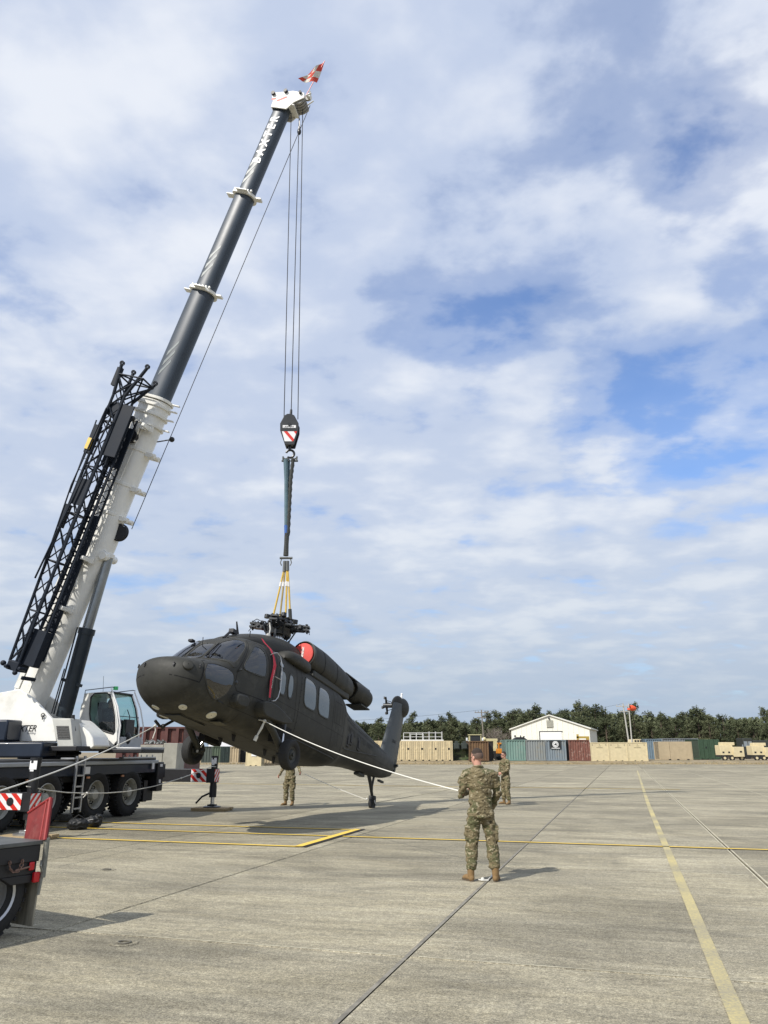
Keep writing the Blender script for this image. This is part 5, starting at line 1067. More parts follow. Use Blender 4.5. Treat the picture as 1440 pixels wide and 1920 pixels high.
for px, lab in ((535.5, 'grey shackle at the left of the crane hook'), (552, 'grey shackle at the right of the crane hook')):
    c_ = at(px, 856, YH); q = MB(); q.torus(c_, (0, 1, 0), .075, .024, 16, 6, 0, 0, math.pi, up=(1, 0, 0)); q.cyl(c_+Vector((-.075, 0, 0)), c_+Vector((-.07, 0, -.14)), .024, n=8); q.cyl(c_+Vector((.075, 0, 0)), c_+Vector((.07, 0, -.14)), .024, n=8); q.cyl(c_+Vector((-.11, 0, -.14)), c_+Vector((.11, 0, -.14)), .03, n=8); tag(q.build('shackle', mat('worn_shackle', (.09, .095, .09), .5, .4, var=.3)), lab, 'shackle')
M_bs = mat('blue_grey_sling', (.09, .15, .18), .8, var=.25, vs=5, bump=.4, bs=30); M_bs2 = mat('bright_blue_sling', (.05, .13, .38), .8); M_ds = mat('dark_sling', (.045, .048, .045), .85, var=.4, vs=20, bump=.6, bs=40)
def P_(x, y, d=0): return at(x, y, YH+d)
q = MB(); q.tube([P_(536, 862), P_(537, 900), P_(537, 950), P_(536.5, 1003)], [.075, .06, .06, .05], 8); q.tube([P_(541, 862, .06), P_(540, 905, .05), P_(539, 960, .03), P_(538, 1003)], [.05, .045, .045, .04], 8); sl_ = q.build('lifting_sling', M_bs); tag(sl_, 'blue-grey round sling hanging on the left of the crane hook', 'sling')
q = MB(); q.tube([P_(536.5, 985), P_(537, 1004)], .058, 8); q.build('worn_blue_patch', M_bs2, sl_)
q = MB(); pts = [P_(549.5, 862, -.05), P_(545, 900, -.04), P_(542.5, 950, 0), P_(540, 1004, 0)]; q.tube([pts[0].lerp(pts[1], t) for t in np.linspace(0, 1, 8)]+[pts[1].lerp(pts[2], t) for t in np.linspace(.1, 1, 8)]+[pts[2].lerp(pts[3], t) for t in np.linspace(.1, 1, 8)], [.055+.008*(-1)**k for k in range(24)], 8); tag(q.build('lifting_sling', M_ds), 'dark frayed round sling hanging on the right of the crane hook', 'sling')
q = MB(); q.tube([P_(538, 1000), P_(537, 1020), P_(536, 1042)], [.07, .065, .075], 8); tag(q.build('sling_sleeve', M_ds), 'dark grey sleeve where the two slings come together above the yellow ones', 'sling sleeve')
q = MB(); c_ = P_(536.5, 1045); q.cyl(c_+Vector((-.18, 0, -.02)), c_+Vector((.18, 0, -.02)), .035, n=10); 
for dx in (-.12, .12): q.tube([c_+Vector((dx, 0, -.02)), c_+Vector((dx*1.3, 0, -.16)), c_+Vector((dx, 0, -.24))], .016, 6)
q.tube([P_(534, 1052), P_(533, 1072)], .05, 8); q.tube([P_(539, 1052), P_(539, 1070)], .05, 8); tag(q.build('spreader_shackle', mat('spreader_steel', (.14, .145, .14), .5, .5, var=.3)), 'steel spreader pin joining the grey sleeve to the yellow sling legs', 'spreader')
hubp = [HM @ Vector(p) for p in ((4.62, .3, 4.05), (4.5, .05, 4.12), (4.62, -.15, 4.10), (4.85, -.32, 4.08))]
for (a, hpnt, lab, tx, m_) in (((532, 1070), (512, 1156), 'leftmost yellow sling leg above the rotor hub', 0, M_yel), ((534, 1070), (525, 1156), 'second yellow-brown sling leg from the left above the rotor hub', 0, mat('faded_yellow_webbing', (.36, .28, .12), .8, var=.2)), ((538, 1068), (535.5, 1158), 'third sling leg from the left, bright yellow, above the rotor hub', 0, M_yel), ((539.5, 1068), (544.5, 1161), 'rightmost yellow sling leg with a dark lower end above the rotor hub', 1, M_yel)):
    e_ = at(*hpnt, YH); s_ = at(*a, YH); q = MB(); q.tube([s_, s_.lerp(e_, .4)+Vector((.005, 0, 0)), e_], .026, 8); o = q.build('yellow_sling', m_); tag(o, lab, 'sling', 'yellow sling legs over the rotor hub')
    q = MB(); q.tube([s_.lerp(e_, .25), s_.lerp(e_, .35)], .034, 8); q.build('white_tag', M_wht, o)
    if tx: q = MB(); q.tube([s_.lerp(e_, .80), e_], .05, 8); q.build('dark_sleeve', M_ds, o)
q = MB(); a, b = at(508, 1157, YH), at(522, 1157, YH); q.cyl(a, b, .05, n=10); q.tube([b, at(536, 1160, YH), at(546, 1157, YH)], .03, 6); c_ = at(510, 1165, 20.9); q.cyl(c_, c_+Vector((0, 0, -.12)), .05, n=8); tag(q.build('lifting_lug', M_blackgloss), 'dark lifting bar under the yellow slings on top of the rotor hub', 'lifting bar')
q = MB(); a, b = at(505.5, 1168, 20.7), at(504, 1192, 20.5); q.tube([a, a.lerp(b, .5)+Vector((.03, 0, 0)), b, at(500, 1200, 20.3)], .022, 6); q.sph(at(503, 1192, 20.4), .07, 8, 6); tag(q.build('tie_strap', mat('pale_strap', (.4, .4, .38), .7, var=.5, vs=12)), 'short pale strap and buckle hanging from the rotor hub above the red streamer', 'strap')
# ------------------------------------------------------------------ guide ropes
nose_hook = HM @ Vector((1.70, 1.02, .22)); gp1 = at(291, 1361, (nose_hook).y)
rope('guide_rope', [gp1, at(-14, 1487, 12.8)], .012, M_rope, 'white guide rope from the helicopter nose down past the truck cab to the left edge', sag=.10)
q = MB(); q.tube([gp1, gp1+Vector((.02, 0, -.1)), gp1+Vector((-.03, 0, -.28))], .016, 6); q.sph(gp1, .035, 8, 6); tag(q.build('rope_end', M_rope), 'loose white rope end dangling under the helicopter nose', 'rope end')
jr = MC @ Vector((g1.x, g1.y, 1.38)); jl = MC @ Vector((g2_.x, g2_.y, 1.08))
q = MB(); pts = [at(50, 1474.5, 17.4), at(60, 1476, 17.6), at(90, 1482, 18.5), at(125, 1486, 19.5), at(163, 1487.5, 20.3), at(200, 1487, 21.2), at(240, 1484, 22.2), at(290, 1474, 23.6), at(340, 1459, 24.8), at(372, 1447, 25.4), at(398, 1437, 25.9), at(405, 1438, 25.95)]
q.tube(pts, .012, 6); q.sph(pts[4], .035, 8, 6); q.tube([pts[4], pts[4]+Vector((-.08, 0, -.1))], .014, 5); q.tube([pts[4], pts[4]+Vector((-.12, -.02, -.03))], .014, 5); q.sph(pts[8], .03, 8, 6)
tag(q.build('barrier_rope', M_rope), 'knotted white rope slung between the two outrigger jacks in front of the crane wheels', 'rope')
ph = at(496, 1352, (HM @ Vector((3.0, -1.2, .7))).y-.25); handA = at(866, 1484, 12.45)
rope('guide_rope', [ph, handA], .0085, mat('bright_rope', (.78, .77, .70), .8), 'taut white guide rope from the port landing gear to the soldier in the foreground', sag=.12)
q = MB(); q.tube([ph, ph+Vector((-.06, 0, -.15)), ph+Vector((-.16, 0, -.33))], [.018, .03, .02], 8); q.tube([ph+Vector((-.16, 0, -.33)), ph+Vector((-.21, 0, -.44))], [.04, .045], 8); q.sph(ph, .045, 8, 6); q.tube([ph, ph+Vector((-.18, .1, .04))], .016, 6); tag(q.build('rope_coil', M_rope), 'short white rope tail with a thick frayed end hanging from the port landing gear', 'rope tail')
tw_ = HM @ Vector((12.45, 0, .3)); handC = at(571, 1451, 28.3)
rope('guide_rope', [handC, at(687, 1499, tw_.y-.3)], .010, M_rope, 'thin white guide rope from the soldier behind the main wheel to the tail wheel', sag=.03)
rope('guide_rope', [at(705, 1505, tw_.y), at(790, 1490, 28.2), at(932, 1464, 29.4)], .010, mat('tan_rope', (.35, .32, .24), .9), 'thin tan guide rope from the tail wheel towards the soldier with sunglasses')
q = MB(); c_ = at(703, 1504, tw_.y-.1); q.torus(c_, (1, 0, .3), .06, .012, 14, 5); c2_ = at(688, 1498, tw_.y-.2); q.sph(c2_, .035, 8, 6); tag(q.build('rope_knot', M_rope), 'loops of guide rope knotted at the tail wheel axle', 'rope knot')
# ------------------------------------------------------------------ people
def evalmesh(mb, name, vox, mats, it=6, disp=0., dsc=7., M=None, extra=None):
    me = mb.mesh(name+'_raw', mats, smooth=False); o = bpy.data.objects.new('tmp', me); C.objects.link(o)
    m = o.modifiers.new('r', 'REMESH'); m.mode = 'VOXEL'; m.voxel_size = vox; m.use_smooth_shade = True
    s_ = o.modifiers.new('s', 'SMOOTH'); s_.factor = .5; s_.iterations = it
    dg = bpy.context.evaluated_depsgraph_get(); ev = o.evaluated_get(dg); r = bpy.data.meshes.new_from_object(ev); bpy.data.objects.remove(o)
    r.name = name; r.materials.clear()
    for m_ in (mats if isinstance(mats, list) else [mats]): r.materials.append(m_)
    if disp:
        nr = [v.normal.copy() for v in r.vertices]
        for v, n_ in zip(r.vertices, nr):
            p = v.co; v.co = p + n_*disp*(noise.noise(Vector((p.x*dsc, p.y*dsc, p.z*dsc*1.9)))+.6*noise.noise(Vector((p.x*dsc*2.3+5, p.y*dsc*2.3, p.z*dsc*4.5)))-.1)
    r.polygons.foreach_set('use_smooth', [True]*len(r.polygons)); return r
def cap(mb, p0, p1, r0, r1, n=14):
    p0, p1 = Vector(p0), Vector(p1); mb.cyl(p0, p1, r0, r1, n); mb.sph(p0, r0, n, 8); mb.sph(p1, r1, n, 8)
M_skin = mat('skin', (.50, .27, .20), .55, var=.08, spec=.3); M_hair = mat('dark_hair', (.035, .024, .018), .95, var=.3, bump=.4, bs=200)
M_uni = camo('camouflage_uniform', [(.065, .052, .028), (.185, .152, .088), (.110, .108, .055), (.33, .285, .19)], 5.0, (.38, .52, .63), .5)
M_boot = mat('tan_boot_suede', (.21, .13, .055), .85, var=.2, vs=12); M_sole = mat('boot_sole', (.09, .065, .04), .8)
def ell(mb, c, r, n=18): mb.sph(c, r, n, 12)
def hand(mb, wr, d, up, side, curl=1.0, s=1.):                   # wrist, forearm direction, thumb side direction, palm normal
    d, up, side = Vector(d).normalized(), Vector(up).normalized(), Vector(side).normalized()
    pc_ = wr+d*.05*s
    for k in range(4): cap(mb, wr+up*(.02-.013*k)*s*1.2, wr+d*.085*s+up*(.03-.02*k)*s, .014*s, .013*s, 8)
    for k in range(4):
        L_ = (.07, .08, .075, .058)[k]*s; b0 = wr+d*.088*s+up*(.030-.020*k)*s; a1_ = b0+(d*math.cos(.7*curl)+side*math.sin(.7*curl))*L_*.5; a2_ = a1_+(d*math.cos(1.9*curl)+side*math.sin(1.9*curl))*L_*.35; a3 = a2_+(d*math.cos(2.8*curl)+side*math.sin(2.8*curl))*L_*.25
        cap(mb, b0, a1_, .0105*s, .0095*s, 7); cap(mb, a1_, a2_, .0095*s, .009*s, 7); cap(mb, a2_, a3, .009*s, .008*s, 7)
    t0 = wr+d*.03*s+up*.03*s; t1 = t0+(d*.6+up*.6+side*.3)*.04*s; cap(mb, t0, t1, .013*s, .011*s, 7); cap(mb, t1, t1+(d*.8+side*.6)*.035*s, .011*s, .009*s, 7)
def person(M, label, J, head_yaw=0., glasses=False, hair=True, uni=M_uni, group=None, vox=.013, seated=False):
    root = empty('person', M, label, 'person', group)
    g_ = lambda k: Vector(J[k])
    HC = g_('head'); Rh = Matrix.Rotation(head_yaw, 3, 'Z')
    def hp_(x, y, z): return HC + Rh @ Vector((x, y, z))
    b = MB(); b.sph(hp_(0, -.01, .03), (.078, .097, .105), 20, 14, 0, Rh); b.sph(hp_(0, .025, -.045), (.060, .068, .075), 16, 10, 0, Rh); b.sph(hp_(0, .045, -.085), (.034, .034, .028), 10, 8, 0, Rh)
    b.sph(hp_(0, .092, -.025), (.014, .024, .024), 10, 8, 0, Rh); b.sph(hp_(0, .085, .0), (.010, .018, .03), 8, 6, 0, Rh); b.sph(hp_(0, .076, -.062), (.024, .014, .010), 10, 6, 0, Rh)
    for s_ in (-1, 1): b.sph(hp_(s_*.081, -.012, -.012), (.010, .020, .031), 10, 8, 0, Rh); b.sph(hp_(s_*.032, .074, .012), (.019, .014, .010), 8, 6, 0, Rh)
    cap(b, HC+Vector((0, -.015, -.05)), g_('neck'), .056, .062, 16)
    cap(b, g_('neck'), g_('chest'), .06, .10, 12); ell(b, g_('chest'), (.145, .095, .16)); ell(b, g_('belly'), (.135, .09, .15)); ell(b, g_('pelvis'), (.15, .10, .11))
    for s_ in 'LR':
        sg = -1 if s_ == 'L' else 1
        cap(b, g_('sh'+s_), g_('el'+s_), .046, .036); cap(b, g_('el'+s_), g_('wr'+s_), .036, .025); dd = (g_('wr'+s_)-g_('el'+s_)).normalized(); cap(b, g_('chest')+Vector((0, 0, .08)), g_('sh'+s_), .06, .05)
        up = J.get('up'+s_, (0, 0, 1)); side_ = J.get('pn'+s_, (-sg, 0, 0)); up = Vector(up); up = (up-dd*dd.dot(up)).normalized(); sd_ = Vector(side_); sd_ = (sd_-dd*dd.dot(sd_)-up*up.dot(sd_)).normalized(); hand(b, g_('wr'+s_), dd, up, sd_, J.get('curl', 1.))
        cap(b, g_('hip'+s_), g_('kn'+s_), .075, .05); cap(b, g_('kn'+s_), g_('an'+s_), .048, .034); f0 = g_('an'+s_); fd = Vector(J['ft'+s_]); cap(b, f0+Vector((0, 0, -.05)), f0+fd*.8+Vector((0, 0, -.055)), .03, .026)
    me = evalmesh(b, 'body', min(vox, .010), M_skin, 3); o = bpy.data.objects.new('body', me); C.objects.link(o); o.parent = root
    # jacket: torso with skirt, sleeves
    j = MB(); ch_, be, pe = g_('chest'), g_('belly'), g_('pelvis'); nk = g_('neck')
    def er(c_, rx, ry, n=22): return [Vector((c_.x+rx*math.cos(2*math.pi*i/n), c_.y+ry*math.sin(2*math.pi*i/n), c_.z)) for i in range(n)]
    up3 = Vector((0, 0, 1))
    if seated: j.loft([er(pe+up3*-.05, .17, .14), er(be, .165, .125), er(ch_, .19, .135), er(ch_+up3*.12, .20, .12), er(nk+up3*.0, .085, .085)])
    else: j.loft([er(pe+up3*-.10, .178, .130), er(pe+up3*-.0, .182, .132), er(be+up3*-.03, .170, .122), er(be+up3*.08, .172, .124), er(ch_+up3*.0, .188, .132), er(ch_+up3*.10, .200, .126), er(ch_+up3*.17, .175, .108), er(nk+up3*-.02, .088, .085), er(nk+up3*.025, .074, .074)])
    for s_ in 'LR':
        sg = -1 if s_ == 'L' else 1
        cap(j, g_('sh'+s_), g_('el'+s_), .074, .060, 16); cap(j, g_('el'+s_), g_('el'+s_).lerp(g_('wr'+s_), .94), .060, .046, 16); cap(j, ch_+Vector((sg*.05, 0, .10)), g_('sh'+s_), .10, .082, 16)
        j.box(g_('sh'+s_).lerp(g_('el'+s_), .35)+Vector((sg*.075, 0, 0)), (.03, .11, .13))
    if not seated: j.box(ch_+Vector((-.085, .125, .03)), (.11, .02, .12)); j.box(ch_+Vector((.085, .125, .03)), (.11, .02, .12)); j.torus(pe+up3*-.105, (0, 0, 1), .155, .012, 24, 6)
    me = evalmesh(j, 'jacket', vox, uni, 4, .026, 7.); o = bpy.data.objects.new('jacket', me); C.objects.link(o); o.parent = root
    c_ = MB(); c_.torus(nk+Vector((0, -.005, .012)), (0, .1, 1), .066, .016, 20, 8); c_.build('collar', uni, root, local=True)
    t = MB(); ell(t, pe+up3*-.02, (.168, .125, .13))
    for s_ in 'LR':
        sg = -1 if s_ == 'L' else 1; hp2, kn, an = g_('hip'+s_), g_('kn'+s_), g_('an'+s_)
        cap(t, hp2+Vector((0, 0, -.03)), hp2.lerp(kn, .5), .112, .104, 18); cap(t, hp2.lerp(kn, .5), kn, .104, .092, 18); cap(t, kn, kn.lerp(an, .5), .092, .092, 18); e_ = kn.lerp(an, .72 if not seated else .95); cap(t, kn.lerp(an, .5), e_, .090, .082, 18); t.sph(e_, (.090, .092, .06), 16, 8)
        t.box(hp2.lerp(kn, .72)+Vector((sg*.088, -.01, 0)), (.05, .14, .20)); t.box(hp2.lerp(kn, .72)+Vector((sg*.095, -.01, .09)), (.05, .15, .05))
    me = evalmesh(t, 'trousers', vox, uni, 4, .020, 8.); o = bpy.data.objects.new('trousers', me); C.objects.link(o); o.parent = root
    for s_ in 'LR':
        an = g_('an'+s_); fd = Vector(J['ft'+s_]); fn_ = fd.normalized(); rt = Vector((fn_.y, -fn_.x, 0)); A3 = Matrix((rt, fn_, Vector((0, 0, 1)))).transposed()
        bt = MB(); cap(bt, an+Vector((0, 0, .16)), an+Vector((0, 0, 0)), .056, .052, 14); bt.sph(an+Vector((0, 0, -.045))-fn_*.012, (.045, .052, .05), 14, 10, 0, A3); bt.sph(an+fd*.55+Vector((0, 0, -.045)), (.048, .10, .042), 14, 10, 0, A3); bt.sph(an+fd*.95+Vector((0, 0, -.055)), (.047, .062, .033), 14, 10, 0, A3)
        me = evalmesh(bt, 'boot', .010, M_boot, 4); ob = bpy.data.objects.new('boot', me); C.objects.link(ob); ob.parent = root; WM[ob.name] = M.copy()
        so_ = MB(); L_ = []
        for i in range(20):
            a = 2*math.pi*i/20; q = an+fn_*(.085+math.cos(a)*.148)+rt*(math.sin(a)*(.046+.008*math.cos(a))); L_.append((q.x, q.y))
        zf_ = an.z-.09; so_.prism(L_, lambda a, b, d: Vector((a, b, d)), zf_, zf_+.022); so_.build('sole', M_sole, ob, local=True)
    if hair:
        h_ = MB(); h_.sph(hp_(0, -.011, .031), (.0798, .0975, .1060), 24, 16, 0, Rh); kf = []
        for f in h_.f:
            cc = sum((h_.v[i] for i in f), Vector())/len(f); l_ = Rh.inverted() @ (cc-HC)
            if l_.z > .052 + max(0, l_.y)*.35 or (l_.z > .015 and l_.y < -.055): kf.append(f)
        h_.f = kf; h_.m = [0]*len(kf); h_.build('hair', M_hair, root, local=True, ang=80)
        h_ = MB(); h_.sph(hp_(0, -.014, .02), (.0815, .0985, .105), 24, 16, 0, Rh); kf = []
        for f in h_.f:
            cc = sum((h_.v[i] for i in f), Vector())/len(f); l_ = Rh.inverted() @ (cc-HC)
            if l_.z > -.025 and l_.y < .02 and l_.z < .08: kf.append(f)
        h_.f = kf; h_.m = [0]*len(kf); h_.build('shaved_hair', mat('clipped_hair', (.16, .10, .08), .7, var=.2) if not person.m else person.m, root, local=True, ang=80)
    if glasses:
        h_ = MB()
        for s_ in (-1, 1): h_.sph(hp_(s_*.033, .094, .010), (.028, .010, .019), 12, 8, 0, Rh); h_.tube([hp_(s_*.06, .085, .013), hp_(s_*.085, .0, .01)], .005, 5)
        h_.tube([hp_(-.01, .1, .013), hp_(.01, .1, .013)], .005, 5); h_.build('sunglasses', M_black, root, local=True)
    return root
person.m = mat('clipped_hair', (.11, .07, .052), .75, var=.2, vs=60)
S1 = gr(906, 1652)
J1 = dict(head=(-.03, .02, 1.705), neck=(-.02, .0, 1.56), chest=(0, 0, 1.36), belly=(.0, 0, 1.14), pelvis=(0, 0, .98), shL=(-.195, 0, 1.46), elL=(-.285, .06, 1.17), wrL=(-.15, .27, 1.20), shR=(.195, 0, 1.46), elR=(.27, .05, 1.18), wrR=(.20, .20, .98),
    hipL=(-.095, 0, .94), knL=(-.14, .03, .53), anL=(-.175, .0, .09), hipR=(.095, 0, .94), knR=(.15, .02, .52), anR=(.175, -.05, .09), ftL=(-.06, .14, 0), ftR=(.05, .14, 0), pnL=(1, 0, 0), pnR=(-1, 0, 0))
person(Matrix.Translation(S1) @ Matrix.Rotation(.05, 4, 'Z'), 'soldier in camouflage seen from behind in the foreground, holding the taut white rope', J1, head_yaw=.62)
S2 = gr(950, 1508)
J2 = dict(J1); J2.update(head=(0, .04, 1.69), neck=(0, .01, 1.54), elL=(-.27, .04, 1.2), wrL=(-.10, .22, 1.08), elR=(.27, .05, 1.19), wrR=(.08, .22, 1.06), knL=(-.13, .03, .52), anL=(-.15, -.02, .09), knR=(.13, .02, .52), anR=(.15, .0, .09))
person(Matrix.Translation(S2) @ Matrix.Rotation(math.radians(115), 4, 'Z') @ Matrix.Diagonal((.99, .99, .99, 1)), 'soldier in camouflage wearing dark sunglasses, standing beyond the foreground soldier', J2, head_yaw=-.1, glasses=True)
S3 = gr(542, 1510)
J3 = dict(J1); J3.update(head=(0, .03, 1.69), neck=(0, .01, 1.54), elL=(-.37, .05, 1.24), wrL=(-.50, .22, 1.10), elR=(.30, .0, 1.20), wrR=(.33, .20, 1.0), knL=(-.11, .03, .52), anL=(-.13, .0, .09), knR=(.12, .02, .52), anR=(.14, .0, .09), ftL=(-.02, .14, 0), ftR=(.06, .14, 0))
person(Matrix.Translation(S3) @ Matrix.Rotation(math.radians(160), 4, 'Z'), 'soldier in camouflage half hidden behind the helicopter main wheel, handling a rope', J3, head_yaw=0.)
# loose rope around the foreground soldier's boot
q = MB(); b0 = gr(922, 1636, .02); q.tube([gr(924, 1632, .06), gr(923, 1641, .015), gr(915, 1650, .02), gr(905, 1651, .015), gr(897, 1649, .015)], .011, 6); q.sph(gr(905, 1649, .02), .03, 8, 6); tag(q.build('rope_tail', M_rope), "loose white rope tail on the concrete between the foreground soldier's boots", 'rope tail')
# crane operator
M_dark = mat('dark_blue_jacket', (.012, .014, .022), .8, var=.3)
op = MS @ Matrix.Translation((sx0+.12, ym, zf+.45)) @ Matrix.Rotation(-math.pi/2, 4, 'Z')
JO = dict(head=(0, .06, .74), neck=(0, .03, .60), chest=(0, .0, .42), belly=(0, 0, .2), pelvis=(0, 0, .08), shL=(-.18, .02, .49), elL=(-.24, .14, .24), wrL=(-.20, .36, .24), shR=(.18, .02, .49), elR=(.24, .14, .24), wrR=(.20, .36, .24), hipL=(-.1, .03, .08), knL=(-.13, .45, .10), anL=(-.13, .50, -.30), hipR=(.1, .03, .08), knR=(.13, .45, .10), anR=(.13, .50, -.30), ftL=(0, .13, 0), ftR=(0, .13, 0), curl=.8)
person(op, 'crane operator in dark clothes seated inside the white cab', JO, uni=M_dark, seated=True, vox=.016)
# ------------------------------------------------------------------ black duffel bags
M_bag = mat('black_nylon', (.010, .011, .012), .6, var=.3, bump=.5, bs=9); M_bagl = mat('grey_print_patch', (.3, .3, .3), .6)
bg_ = gr(147, 1556); ux_ = Vector((math.cos(.25), math.sin(.25), 0))
b = MB(); A3 = Matrix.Rotation(.25, 3, 'Z'); b.sph(bg_+Vector((0, 0, .13)), (.25, .15, .135), 20, 12, 0, A3); b.sph(bg_+ux_*-.12+Vector((0, 0, .12)), (.16, .15, .13), 16, 10, 0, A3)
me = evalmesh(b, 'duffel_bag', .018, M_bag, 2, .03, 9.); o = bpy.data.objects.new('duffel_bag', me); C.objects.link(o); WM[o.name] = Matrix.Identity(4); tag(o, 'black duffel bag lying left of the other under the crane ladder', 'duffel bag', 'duffel bags by the crane wheels')
q = MB(); q.tube([bg_+ux_*-.12+Vector((0, -.05, .26)), bg_+Vector((0, -.08, .34)), bg_+ux_*.12+Vector((0, -.05, .26))], .014, 6); q.build('handle', M_bag, o)
b2 = gr(172, 1552); b = MB(); b.sph(b2+Vector((0, 0, .14)), (.22, .15, .14), 20, 12, 0, A3); b.sph(b2+ux_*.14+Vector((0, 0, .17)), (.11, .10, .17), 14, 10)
me = evalmesh(b, 'duffel_bag', .018, M_bag, 2, .03, 9.); o = bpy.data.objects.new('duffel_bag', me); C.objects.link(o); WM[o.name] = Matrix.Identity(4); tag(o, 'black duffel bag with a small pale print, nearest the crane wheel', 'duffel bag', 'duffel bags by the crane wheels')
q = MB(); c_ = b2+Vector((-.02, -.14, .19)); q.tube([c_+Vector((-.08, 0, -.03)), c_, c_+Vector((.08, .02, .01))], .012, 5); q.build('pale_print', M_bagl, o)
# ------------------------------------------------------------------ flatbed truck at the lower left
# frame: x to the right edge of the bed (its tail), pointing along the photo's right; y away
TM = frame(Vector((-3.56, 8.71, 0)), (.515, .857, 0))                   # x along the bed towards its tail, y to its far side
truck = empty('flatbed_truck', TM, 'black flatbed truck tail with a raised red ramp, at the left edge', 'truck')
def tb(): return MB(TM)
M_bed = mat('flatbed_grey', (.10, .105, .10), .5, .2, var=.35, vs=5)
q = tb(); q.b2((-6, 0, .86), (0, 2.4, .90)); q.build('bed', M_bed, truck, bev=.006)
q = tb(); q.b2((-6, .01, .70), (-.02, .05, .86)); q.b2((-.5, .03, .58), (-.03, .10, .72)); q.prism([(-.42, .58), (-.03, .58), (-.07, .50), (-.30, .50)], lambda a, z, d: Vector((a, d, z)), .03, .10); q.b2((-6, .6, .45), (-.2, .75, .85)); q.b2((-6, 1.65, .45), (-.2, 1.8, .85)); q.b2((-.08, .05, .62), (-.03, 2.35, .86)); q.build('bed_frame', M_black, truck, bev=.008)
arc = [(-.48+.47*math.cos(t), .42+.46*math.sin(t)) for t in [math.radians(a) for a in range(20, 161, 10)]]
q = tb(); q.add([(x, y, z) for x, z in arc for y in (.03, .55)], [(2*k, 2*k+1, 2*k+3, 2*k+2) for k in range(len(arc)-1)]); q.build('mudguard', M_black, truck)
for yy in (.22, 2.15):
    for xx in (-.48, -1.45):
        c_ = Vector((xx, yy, .42)); q = tb(); q.lathe(tyre_prof(.42, .28), c_, (0, 1, 0), 44)
        for k in range(30):
            a = 2*math.pi*k/30; Rm_ = Matrix.Rotation(-a, 3, 'Y'); q.box(c_+Rm_ @ Vector((.419, 0, 0)), (.02, .22, .04), 0, Rm_)
        wo = q.build('wheel', M_rubber, truck); q = tb(); q.lathe([(-.135, .255), (-.15, .275), (-.13, .285), (-.09, .25), (-.02, .235), (.02, .20), (.0, .14), (-.08, .12), (-.09, .01)], c_, (0, 1, 0), 36)
        for k in range(8): a = 2*math.pi*k/8; q.cyl(c_+Vector((math.cos(a)*.165, -.02, math.sin(a)*.165)), c_+Vector((math.cos(a)*.165, .02, math.sin(a)*.165)), .014, n=6)
        q.build('rim', M_alu, wo)
q = tb(); q.box((.03, .22, .33), (.018, .34, .50), 0, Matrix.Rotation(.03, 3, 'Y')); q.build('mud_flap', mat('painted_sunlit_rubber', (.24, .22, .17), .9, var=.5, vs=3, streak=(1, 4, .6)), truck)  # pale albedo paints sunlight onto a flap that stands in shade
q = tb(); q.cyl((.03, -.01, .54), (.03, -.01, .92), .028, n=10); q.cyl((.0, -.01, .38), (.02, -.01, .56), .016, n=8); q.tube([(.0, 0, .7), (-.04, -.05, .66), (0, -.03, .6)], .012, 5); q.build('stake_post', mat('worn_galvanised', (.22, .22, .19), .6, .4, var=.4, vs=9), truck)
q = tb(); q.b2((-.13, .0, .62), (-.07, .02, .70)); q.b2((-.07, -.01, .50), (-.0, .03, .60)); q.build('tail_lamp', mat('red_lens', (.55, .012, .02), .25), truck, bev=.01)
q = tb()
for k in range(9): a = math.pi*k/8; q.torus((-.30+.07*math.cos(a), -.01, .72-.09*math.sin(a)), (math.cos(a), .5*(k % 2), -math.sin(a)), .018, .006, 10, 5)
q.tube([(-.30, -.01, .64), (-.2, -.02, .655), (-.14, -.01, .66)], .010, 5); q.build('chain', mat('rusty_chain', (.20, .12, .09), .7, .3, var=.4), truck)
RP = [at(84, 1575, 8.70), at(45, 1574, 9.02), at(53, 1524, 9.08), at(95, 1496, 8.85)]
off = Vector((.02, .03, 0)); q = MB(); q.add(RP+[p+off for p in RP], [(0, 1, 2, 3), (7, 6, 5, 4), (0, 4, 5, 1), (1, 5, 6, 2), (2, 6, 7, 3), (3, 7, 4, 0)])
m_ = mat('red_ramp_paint', (.17, .016, .014), .6, var=.35, vs=7, dirt=(.22, .06, .05), ds=5); rmp_ = q.build('ramp', m_, truck, smooth=False)
q = MB(); q.tube([RP[0], RP[3]], .018, 6); q.tube([RP[0].lerp(RP[1], .22), RP[3].lerp(RP[2], .16)], .012, 6); q.tube([RP[3], RP[2]], .014, 6); q.build('ramp_edge', mat('dull_red_paint', (.28, .02, .018), .5), rmp_)
